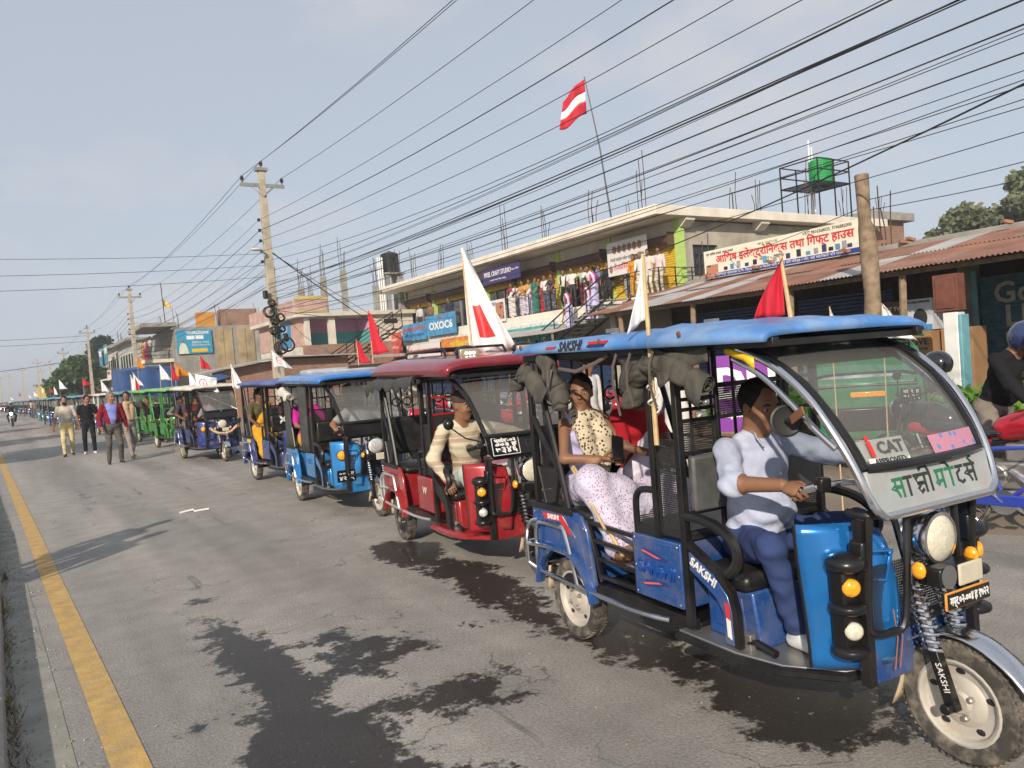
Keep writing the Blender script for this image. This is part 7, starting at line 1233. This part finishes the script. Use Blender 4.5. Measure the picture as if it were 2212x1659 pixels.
# parked motorcycles behind the red and light blue rickshaws
src = None; k_ = 0; posn = ['nearest', 'second', 'third', 'fourth', 'fifth', 'sixth', 'seventh']
for row, x in enumerate((6.9, 8.9, 10.9)):
    for j in range(7):
        y = 9.2+row*.5+j*1.05; lab = f"{['black', 'red', 'grey'][(k_) % 3]} parked motorcycle, {posn[j]} in the {['front', 'middle', 'back'][row]} row behind the rickshaws"
        if k_ < 3: mo_ = motorcycle(lab, (x, y, 0), R(165+random.uniform(-12, 12)), (MBK, MRD, paint('moto_grey', (.2, .21, .23), .1))[k_], lod=1); src = (src or [])+[mo_]
        else: mo_ = copy_tree(src[k_ % 3]); mo_.location = (x, y, 0); mo_.rotation_euler = (0, 0, R(165+random.uniform(-14, 14))); tag(mo_, lab)
        k_ += 1
pb = thing('standing_banner', 'purple banner with white letters seen through the blue rickshaw', 'banner', (6.2, 5.15, 0)); PPL = M('purple_flex', (.20, .03, .30), .5, var=.08)
pbn = MB().bb(-.02, .02, -.33, .33, .85, 1.62).build('flex_sheet', PPL, pb); text('DH', .42, WHT, pbn, (-.026, .0, 1.32), (R(90), 0, R(-90)), ext=.002, bold=.02); text('Happier Homes', .08, WHT, pbn, (-.026, 0, 1.02), (R(90), 0, R(-90)), ext=.002, bold=.004); [MB().bar([(0, y, 0), (0, y, .85)], .04).build('stand_leg', BLK, pb) for y in (-.3, .3)]; pb.rotation_euler = (0, 0, R(38))
# ------------------------------------------------------------------ people in the rickshaws
def rp(o_, z_, label, **k): return person(label, o_, z_, **k)
SHW = cloth('pale_shirt', (.43, .47, .60), .5); JEAN = cloth('blue_trousers', (.035, .055, .145), .35); LIL = cloth('lilac', (.48, .45, .66), .4); FLO = cells('embroidered_white', (.56, .53, .66), (.30, .10, .22), 75, .30); LEO = cells('leopard_print', (.58, .50, .36), (.07, .04, .025), 46, .36)
dr = rp(HO, HZ, 'driver in a pale blue shirt gripping the handlebar of the blue rickshaw', pelvis=(1.30, -.10, .765), lean=(R(2), 0), head=(R(-2), R(13)), H=1.62, bulk=1.2, skin='a', top=SHW, bottom=JEAN, shoe=(.55, .55, .55), sleeve=1.12, seated=True, h=.009, noise=.0055,
   hands=((1.735, -.375, 1.105), (1.735, .35, 1.10)), elbows=((-.2, -.9, -.6), (-.2, .9, -.6)), hf=(((.9, .12, -.22), (-.1, .55, -.8), (.35, .6, .5)), ((.9, -.12, -.22), (-.1, -.55, -.8), (.35, -.6, .5))), curl=(.95, .95), feet=((1.67, -.27, .435), (1.69, .22, .435)), knees=((.4, -.5, 1), (.4, .5, 1)))
hc_ = [c for c in dr.children if c.name.startswith('eyebrow')]
MB().sph((0, 0, 0), (.004, .010, .016), 8, 6).build('forehead_mark', M('vermilion', (.55, .02, .02), .6, var=0), dr, loc=(1.452, -.105, 1.462), rot=(R(20), 0, 0))
for y, sg in ((-.105, -1), (.005, 1)): MB().grid(lambda u, v: (1.36+.055*u+.02*v, -.10+sg*(.045+.035*u*(1-v)+.012*v), 1.292-.022*u-.05*v*u), 6, 4).build('shirt_collar', SHW, dr, solid=.006)
for k in range(4): MB().lathe([(.006, 0), (.006, .003)], 8, (1.462+.012*k, -.102, 1.17-.075*k), 'x').build('shirt_button', WHT, dr)
p1 = rp(HO, HZ, 'woman in leopard scarf and lilac sari holding a phone in the blue rickshaw', pelvis=(-.04, -.22, .885), lean=(R(2), 0), head=(R(-38), R(2)), H=1.50, female=True, skin='a', top=LIL, bottom=FLO, sleeve=.0, skirt=True, scarf=LEO, hairlen=.7, h=.011, noise=.004, seated=True, hands=((.26, -.30, 1.10), (.27, -.14, 1.09)), elbows=((-.4, -.8, -.4), (-.4, .7, -.4)), feet=((.47, -.36, .64), (.46, -.10, .47)), knees=((.3, -.3, 1), (.3, .2, 1)), curl=(.6, .6), hf=(((.8, .5, .1), (.0, .4, .9), (.5, .2, .5)), None), barefoot=True)
MB().sph((0, 0, 0), (.006, .008, .01), 8, 5).build('earring', M('gold', (.7, .45, .12), .3, .9), p1, loc=(.03, -.32, 1.43))
ph = thing('mobile_phone', 'black mobile phone held by the woman with the leopard scarf', 'phone', HL(.36, -.24, 1.12), HZ); MB().box((0, 0, .05), (.075, .012, .15), (R(-35), R(15), R(70))).build('case', BLKP, ph, .005)
rp(HO, HZ, 'woman in red blouse and white shawl seated inside the blue rickshaw', pelvis=(-.04, .20, .885), head=(R(10), R(10)), H=1.50, female=True, skin='c', top=(.34, .012, .02), bottom=FLO, skirt=True, sleeve=.75, pallu=cloth('white_shawl', (.62, .60, .70)), hairlen=.8, h=.014, noise=.003, seated=True, hands=((.32, .08, 1.08), (.33, .2, 1.06)), feet=((.5, .1, .47), (.5, .25, .47)), knees=((.3, 0, 1), (.3, 0, 1)))
PLD = plaid('checked_shirt', (.56, .49, .35), (.27, .17, .11), (.62, .58, .5)); k9 = .955
rp(RO, RZ, 'driver in checked shirt and brown cap at the wheel of the red rickshaw', pelvis=(1.26, -.17, .72), lean=(R(12), R(-8)), head=(R(22), R(6)), H=1.66, skin='a', top=PLD, bottom=(.40, .42, .40), sleeve=1.85, seated=True, h=.013, noise=.004, cap=(.065, .042, .034), mustache=True, hands=((1.50, -.45, .74), (1.76, .34, 1.04)), elbows=((-.8, -.9, .3), (-.2, .9, -.5)), hf=(((.7, -.1, -.6), (-.5, .5, -.6)), None), curl=(.7, .9), feet=((1.70, -.24, .42), (1.72, .2, .42)), knees=((.4, -.4, 1), (.4, .4, 1)))
rp(RO, RZ, 'passenger woman in dark blouse behind the red rickshaw driver', pelvis=(.78, .18, .86), head=(R(-20), 0), H=1.55, female=True, skin='a', top=(.04, .05, .06), bottom=(.3, .15, .2), skirt=True, sleeve=.7, hairlen=.8, h=.018, seated=True, feet=((1.1, .1, .46), (1.1, .25, .46)), hands=((1.0, .05, .95), (1.0, .3, .95)), knees=((.3, 0, 1), (.3, 0, 1)))
rp(O3, Z3, 'bearded driver in grey T-shirt behind the light blue windscreen', pelvis=(1.34, .12, .76), head=(R(-30), R(2)), H=1.68, bulk=1.1, skin='b', top=(.30, .30, .31), bottom=(.25, .25, .26), sleeve=.7, seated=True, h=.016, beard=True, cap=(.03, .03, .03), hands=((1.70, -.32, 1.05), (1.72, .34, 1.05)), feet=((1.66, -.2, .42), (1.68, .25, .42)), knees=((.4, -.3, 1), (.4, .3, 1)))
rp(O3, Z3, 'woman in magenta blouse seated at the rear of the light blue rickshaw', pelvis=(.0, -.25, .86), head=(R(60), R(8)), H=1.52, female=True, skin='a', top=(.50, .02, .26), bottom=cells('yellow_print', (.50, .26, .05), (.06, .04, .03), 14, .3), skirt=True, sleeve=.75, hairlen=.9, h=.018, seated=True, feet=((.5, -.2, .47), (.5, 0, .47)), hands=((.3, -.3, 1.0), (.3, -.05, 1.0)), knees=((.3, 0, 1), (.3, 0, 1)))
rp(O3, Z3, 'woman in green glittering sari seated in the light blue rickshaw', pelvis=(.62, .2, .86), head=(R(-30), R(8)), H=1.52, female=True, skin='a', top=(.45, .30, .03), bottom=cells('green_glitter', (.02, .12, .04), (.35, .30, .1), 20, .18), skirt=True, sleeve=.7, pallu=(.45, .30, .03), hairlen=.8, h=.02, seated=True, feet=((1.1, .1, .47), (1.1, .3, .47)), knees=((.3, 0, 1), (.3, 0, 1)), hands=((1.0, 0, .95), (1.0, .3, .95)))
rp(O4, Z4, 'woman in olive blouse and yellow sari at the rear of the deep blue rickshaw', pelvis=(.02, -.26, .86), head=(R(25), R(0)), H=1.55, female=True, skin='c', top=(.09, .075, .035), bottom=(.58, .30, .02), skirt=True, sleeve=.6, pallu=(.58, .30, .02), hairlen=1.0, h=.018, noise=.003, seated=True, hands=((.36, -.42, .98), (.40, -.2, 1.0)), feet=((.56, -.38, .47), (.55, -.2, .47)), knees=((.3, -.2, 1), (.3, 0, 1)))
rp(O4, Z4, 'dark-haired passenger on the far side of the deep blue rickshaw', pelvis=(.1, .25, .86), H=1.5, female=True, skin='c', top=(.2, .05, .08), bottom=(.2, .1, .2), skirt=True, h=.025, seated=True, hairlen=.6, feet=((.6, .2, .47), (.6, .3, .47)), hands=((.4, .1, .95), (.4, .3, .95)))
for i, (x, y, c1, c2, lb_) in enumerate(((.0, -.25, (.06, .05, .06), (.16, .13, .12), 'dark-clothed man riding at the rear of the cloth canopy rickshaw'), (.85, -.2, (.30, .04, .04), (.1, .06, .06), 'passenger in red seated mid cloth canopy rickshaw'), (1.35, .0, (.25, .22, .24), (.1, .1, .12), 'driver of the cloth canopy rickshaw'))): rp(O5, Z5, lb_, pelvis=(x, y, .84 if i < 2 else .76), H=1.6, skin='c', top=c1, bottom=c2, seated=True, h=.025, sleeve=.9, feet=((x+.42, y-.1, .45), (x+.42, y+.1, .45)), hands=((x+.35, y-.2, 1.0), (x+.35, y+.2, 1.0)))
rp(O6, Z6, 'driver in grey sitting in the first green rickshaw', pelvis=(1.3, .0, .72), H=1.6, skin='c', top=(.18, .17, .15), bottom=(.03, .03, .035), seated=True, h=.025, sleeve=1.8, feet=((1.6, -.15, .42), (1.6, .15, .42)), hands=((1.65, -.3, 1.0), (1.65, .3, 1.0))); rp(O7, Z7, 'woman veiled in red and yellow in the second green rickshaw', pelvis=(.3, -.1, .8), H=1.5, female=True, skin='a', top=(.55, .12, .03), bottom=(.5, .1, .03), skirt=True, pallu=(.6, .3, .02), seated=True, h=.025, hair=cloth('red_veil', (.5, .12, .03)), hairlen=.8, feet=((.7, -.1, .45), (.7, .1, .45)), hands=((.6, -.25, .95), (.6, .1, .95)))
for i, (x, y, k) in enumerate(far[:9]):
    o_, z_, _ = frame_of((x, y), -2); c_ = random.Random(i+3); rp(o_, z_, f"driver of the {['nearest', 'second', 'third', 'fourth', 'fifth', 'sixth', 'seventh', 'eighth', 'ninth'][i]} rickshaw queued behind the green ones", pelvis=(1.32, 0, .76), H=1.6, skin='c', top=tuple(c_.uniform(.05, .5) for _ in range(3)), bottom=(.06, .06, .08), seated=True, h=.035, face=False, feet=((1.6, -.15, .42), (1.6, .15, .42)), hands=((1.7, -.32, 1.05), (1.7, .32, 1.05)), group='drivers in the far queue')
# ------------------------------------------------------------------ walkers
toc = math.atan2(-21, -1.2)        # towards the camera along the road
g1 = G(150, 985); person('man in beige polo shirt and cream trousers walking at left', (g1.x, g1.y, 0), toc, feet=((.17, -.1, .085), (-.16, .1, .10)), hands=((-.05, -.34, .84), (.02, .34, .84)), H=1.72, bulk=1.18, skin='b', top=(.46, .42, .35), bottom=(.55, .44, .24), shoe=(.07, .05, .04), sleeve=.75, h=.017, noise=.004, beard=True, head=(R(-8), 0))
g2 = G(196, 980); person('man in black shirt and trousers with white shoes walking second', (g2.x, g2.y, 0), toc, feet=((-.05, -.12, .085), (.08, .12, .085)), hands=((-.06, -.30, .80), (.02, .30, .82)), H=1.70, skin='b', top=(.012, .012, .014), bottom=(.014, .014, .016), shoe=(.62, .62, .58), sleeve=.7, h=.017, noise=.003, head=(R(25), R(12)))
g3 = G(250, 1001); person('elderly man in maroon jacket over blue shirt walking in front', (g3.x, g3.y, 0), toc+R(6), feet=((.05, -.14, .085), (-.05, .15, .085)), hands=((.18, -.28, .93), (-.02, .34, .82)), elbows=((-.8, -.6, -.2), (-.6, .7, 0)), H=1.74, bulk=1.2, skin='b', top=(.20, .24, .56), bottom=(.10, .09, .08), shoe=(.03, .03, .03), sleeve=1.9, vest=(.19, .012, .025), h=.017, noise=.004, hair=HGREY, head=(R(28), R(2)))
g4 = G(285, 990); person('man in grey trousers with a tan scarf walking behind the elderly man', (g4.x, g4.y, 0), toc+R(20), feet=((.25, -.08, .085), (-.2, .1, .11)), hands=((.05, -.3, .82), (.3, .25, 1.45)), elbows=((-.6, -.6, 0), (.2, .9, -.6)), H=1.70, skin='a', top=(.06, .055, .06), bottom=(.26, .22, .20), shoe=(.05, .05, .06), sleeve=1.8, scarf=(.45, .32, .2), h=.018, noise=.003, head=(R(-30), R(5)))
fl_ = G(172, 905, 1.1); flag('small white paper flag carried between the two younger walkers', (g1.x+.22, g1.y+.25, .9), (g1.x+.12, g1.y+.3, 1.5), FWH, (.30, .30), .05, sign=1, az=R(-25), seed=31)
gl = G(506, 985); person('woman in lilac sari standing behind the cloth canopy rickshaw', (gl.x, gl.y+.3, 0), R(-60), female=True, H=1.58, skin='a', top=(.03, .22, .12), bottom=(.45, .42, .66), skirt=True, pallu=(.50, .24, .05), sleeve=.6, hairlen=.9, h=.02, noise=.004, hands=((.2, -.25, 1.0), (.1, .25, .9)))
# far motorcyclist
gm = G(28, 921); mc = motorcycle('motorcycle with lit headlamp coming along the left lane', (gm.x, gm.y, 0), toc, MBK, 'moving traffic', lod=1); MB().sph((.66, 0, .90), (.05, .09, .10), 12, 8).build('lit_lamp', M('headlight_on', (1, .97, .9), .3, emit=9.0), mc); person('motorcyclist in black with white helmet riding towards the camera', (gm.x, gm.y, 0), toc, pelvis=(-.12, 0, .93), lean=(R(12), 0), H=1.7, skin='a', top=(.02, .02, .024), bottom=(.03, .03, .035), sleeve=1.9, h=.03, seated=True, helmet=(.5, .5, .52), hands=((.34, -.36, 1.06), (.34, .36, 1.06)), feet=((.12, -.2, .36), (.12, .2, .36)), knees=((.8, -.4, .6), (.8, .4, .6)))
for i, (px, py, c1, c2) in enumerate(((78, 905, (.2, .15, .12), (.1, .1, .12)), (86, 908, (.03, .12, .14), (.12, .28, .2)), (70, 903, (.4, .35, .3), (.06, .06, .07)))): q = G(px, py); person(['man in brown standing by the far queue', 'woman in teal top and green skirt by the far queue', 'man in pale shirt by the far queue'][i], (q.x, q.y, 0), toc+i, top=c1, bottom=c2, skirt=i == 1, female=i == 1, h=.04, face=False, skin='c')
# man bending over the red motorcycle
person('man in black jacket and dark blue helmet bending over the red motorcycle', (7.85, 3.5, 0), math.atan2(-1, -.3), pelvis=(-.12, 0, .95), lean=(R(26), 0), head=(R(8), R(38)), H=1.76, bulk=1.1, skin='a', top=(.014, .014, .015), bottom=(.22, .19, .16), sleeve=1.9, vest=None, helmet=(.02, .035, .10), h=.016, noise=.004, hands=((.46, -.22, .98), (.5, .28, 1.0)), elbows=((-.3, -.9, -.2), (-.3, .9, -.2)), feet=((-.05, -.15, .085), (-.15, .15, .085)))
# people standing behind the blue rickshaw
for i, (x, y, c1, c2, lb_) in enumerate(((7.3, 7.2, (.62, .60, .56), (.60, .58, .55), 'man in white kurta behind the blue rickshaw'), (7.9, 7.9, (.66, .63, .6), (.10, .10, .13), 'man in white shirt and dark trousers behind the blue rickshaw'), (6.8, 8.4, (.62, .6, .58), (.58, .5, .4), 'man in white with cream trousers beside the parked motorcycles'), (8.3, 9.0, (.5, .07, .05), (.2, .2, .24), 'man in red shirt among the parked motorcycles'))): person(lb_, (x, y, 0), R(200+40*i), top=c1, bottom=c2, sleeve=1.6, h=.025, H=1.68, skin='a')
# ------------------------------------------------------------------ balcony crowd
fac = math.atan2(-.35, -1)
def crowd(lb_, X, Y, z=3.87, dx=0.0, turn=0.0, **k):
    q = G(774.2+.35*X, 414.8+.35*Y, z); k.setdefault('h', .028); k.setdefault('H', 1.62); k.setdefault('group', 'onlookers on the balcony and stairs'); k.setdefault('skin', 'a')
    s_ = max(q.x, 20.95) if dx == 0 else q.x+dx; q = Vector((0, 0, EYE))+(q-Vector((0, 0, EYE)))*(s_/q.x); return person(lb_, (q.x, q.y, z), fac+R(turn), **k)
FM = dict(female=True, skirt=True, hairlen=.9, sleeve=.6)
crowd('woman in white sari with a bag at the left end of the railing', 955, 775, top=(.2, .04, .06), bottom=(.6, .58, .56), pallu=(.62, .6, .58), turn=30, **FM); crowd('woman in orange top leaning on the railing', 1025, 765, top=(.55, .22, .05), bottom=(.5, .45, .5), hands=((.35, -.15, 1.05), (.35, .15, 1.05)), **FM); crowd('woman in white and lilac right of the orange one', 1062, 760, top=(.5, .3, .12), bottom=(.5, .46, .6), pallu=(.6, .58, .62), turn=60, **FM); crowd('woman in green sari at the railing below the yellow shutter', 1100, 752, top=(.03, .16, .12), bottom=(.05, .18, .14), pallu=(.08, .22, .18), turn=70, **FM)
crowd('woman in dark striped wrap holding papers on the balcony', 1205, 730, top=(.06, .04, .06), bottom=cells('dark_stripe', (.05, .05, .09), (.3, .25, .2), 9, .3), hands=((.3, -.1, 1.2), (.3, .1, 1.0)), **FM); crowd('man in black waistcoat and white shirt on the balcony', 1282, 710, top=(.62, .58, .56), bottom=(.02, .02, .022), vest=(.03, .02, .022), sleeve=.8, H=1.72); crowd('man in maroon and green checking a phone in the doorway', 1395, 700, top=(.38, .45, .36), bottom=(.12, .03, .04), sleeve=.6, hands=((.3, -.1, 1.25), (.1, .3, .9))); crowd('man in white shirt bending over the railing', 1445, 700, top=(.62, .62, .6), bottom=(.04, .04, .05), lean=(R(20), 0), hands=((.45, -.2, 1.0), (.45, .2, 1.0)))
crowd('man in brown jacket behind the bending one', 1500, 690, dx=.5, top=(.13, .09, .06), bottom=(.08, .07, .07), sleeve=1.8); crowd('man in black jacket near the head of the stairs', 1555, 690, top=(.025, .025, .03), bottom=(.03, .03, .04), sleeve=1.8, H=1.72); crowd('woman in lilac sari and pink blouse at the head of the stairs', 1610, 705, top=(.5, .08, .14), bottom=(.52, .48, .72), pallu=(.56, .52, .74), turn=90, **FM); crowd('woman in white at the corner of the balcony', 1645, 690, dx=.4, top=(.6, .58, .55), bottom=(.5, .48, .46), **FM); crowd('woman in orange kurta at the balcony corner', 1710, 640, top=(.60, .24, .02), bottom=(.6, .28, .03), sleeve=1.5, female=True, hairlen=.9); crowd('white-haired man in white at the balcony corner', 1755, 645, top=(.64, .63, .6), bottom=(.6, .58, .54), hair=HGREY, sleeve=1.3, H=1.7); crowd('man in cream shirt second from the right on the balcony', 1802, 625, dx=.6, top=(.6, .52, .44), bottom=(.58, .54, .48), sleeve=.7, H=1.7); crowd('man in pale pink shirt at the right end of the balcony', 1868, 618, top=(.62, .50, .52), bottom=(.52, .46, .38), sleeve=1.7, H=1.72)
for lb_, X_, Y_, dx_, c1, c2, fm in (('man in pale blue shirt behind the white sari woman', 985, 770, .55, (.45, .52, .6), (.06, .06, .08), False), ('woman in red sari behind the green one', 1130, 748, .5, (.45, .03, .04), (.4, .03, .05), True), ('boy in white shirt beside the striped wrap woman', 1165, 738, 0, (.62, .6, .58), (.1, .1, .14), False), ('man in white cap sleeves left of the doorway', 1330, 706, .45, (.6, .58, .54), (.05, .05, .06), False), ('woman in rose sari in the doorway', 1420, 700, .5, (.45, .1, .16), (.5, .2, .28), True), ('man in blue shirt right of the bending man', 1475, 697, 0, (.12, .2, .42), (.06, .06, .07), False), ('woman in red blouse right of the black jacket man', 1585, 700, .6, (.42, .03, .04), (.5, .46, .62), True), ('man in white vest shirt under the banner', 1672, 668, .3, (.62, .6, .58), (.3, .28, .25), False), ('man in light shirt between the orange woman and the white-haired man', 1730, 642, .7, (.55, .5, .5), (.2, .18, .16), False)): crowd(lb_, X_, Y_, dx=dx_, top=c1, bottom=c2, female=fm, skirt=fm, hairlen=.8 if fm else 0, sleeve=.7, turn=X_ % 50-20)
for lb_, y, c1, c2 in (('woman in pink blouse and lilac sari highest on the stairs', 23.2, (.55, .06, .22), (.50, .46, .72)), ('woman in red blouse second on the stairs', 24.2, (.42, .02, .03), (.48, .44, .66)), ('woman in lilac sari third on the stairs', 24.9, (.35, .06, .06), (.50, .47, .70)), ('woman in orange blouse and white sari lowest on the stairs', 25.7, (.50, .16, .04), (.6, .58, .56))): k_ = int((y-22.4)/.36); person(lb_, (19.5+.5*(k_ % 2), y, 3.84-.155*k_), R(100), top=c1, bottom=c2, pallu=(.56, .53, .74), h=.028, H=1.56, skin='a', group='onlookers on the balcony and stairs', **FM)
for lb_, y, c1 in (('man in white with dark waistcoat behind the hardware board', 41.2, (.5, .48, .46)), ('woman in brown print beside the hardware board', 39.8, (.2, .12, .08)), ('man in dark blue lifting his hand behind the plates board', 37.6, (.03, .035, .06))): person(lb_, (21.0, y, 3.87), fac, top=c1, bottom=(.05, .05, .06), sleeve=1.4, h=.03, H=1.66, skin='a', group='onlookers on the balcony and stairs')
person('woman veiled in orange standing above the red notice board', (20.9, 44.3, 3.87), fac, top=(.55, .2, .03), bottom=(.55, .2, .03), female=True, skirt=True, pallu=(.6, .25, .03), hair=cloth('orange_veil', (.6, .24, .03)), hairlen=1, h=.03, H=1.55, skin='a', group='onlookers on the balcony and stairs'); person('woman in green and white beneath the teal electronics sign', (18.0, 25.6, .1), fac, top=(.03, .25, .1), bottom=(.5, .5, .48), female=True, skirt=True, pallu=(.6, .58, .6), h=.03, skin='a', hairlen=.8, H=1.6)
for i, (y, c1, c2, fm) in enumerate(((62.3, (.35, .42, .40), (.1, .08, .1), False), (63.5, (.3, .05, .07), (.2, .03, .06), True), (64.5, (.5, .4, .35), (.3, .06, .06), True), (65.6, (.5, .24, .05), (.5, .25, .05), True))): person(['man in pale green on the far balcony', 'woman in maroon on the far balcony', 'woman in white and red on the far balcony', 'woman in orange sari on the far balcony'][i], (9.3, y, 4.0), fac, top=c1, bottom=c2, female=fm, skirt=fm, h=.04, face=False, skin='c', group='onlookers on the far balcony')
# two unseen bystanders, added on the median to cast shadow bands on the road
for i, (x, y) in enumerate(((-1.25, 7.75), (-1.05, 8.55))): person(['unseen bystander in grey added on the median for its shadow', 'unseen bystander in brown added on the median for its shadow'][i], (x, y, .12), R(20), top=((.2, .2, .2), (.2, .14, .1))[i], bottom=(.08, .08, .1), sleeve=1.7, h=.03)
# ------------------------------------------------------------------ hazy air
hz = MB().bb(-720, 1220, -140, 3100, -1.0, 24).build('haze', None if False else M('haze_placeholder'), smooth=0); tag(hz, kind='stuff')
hm_ = bpy.data.materials.new('haze_air'); hm_.use_nodes = True; nn, ll = hm_.node_tree.nodes, hm_.node_tree.links; nn.remove(nn['Principled BSDF']); pv = nn.new('ShaderNodeVolumePrincipled'); pv.inputs['Color'].default_value = (.86, .90, .95, 1); pv.inputs['Density'].default_value = .0011; pv.inputs['Anisotropy'].default_value = .1; ll.new(pv.outputs[0], nn['Material Output'].inputs['Volume']); hz.data.materials.clear(); hz.data.materials.append(hm_)
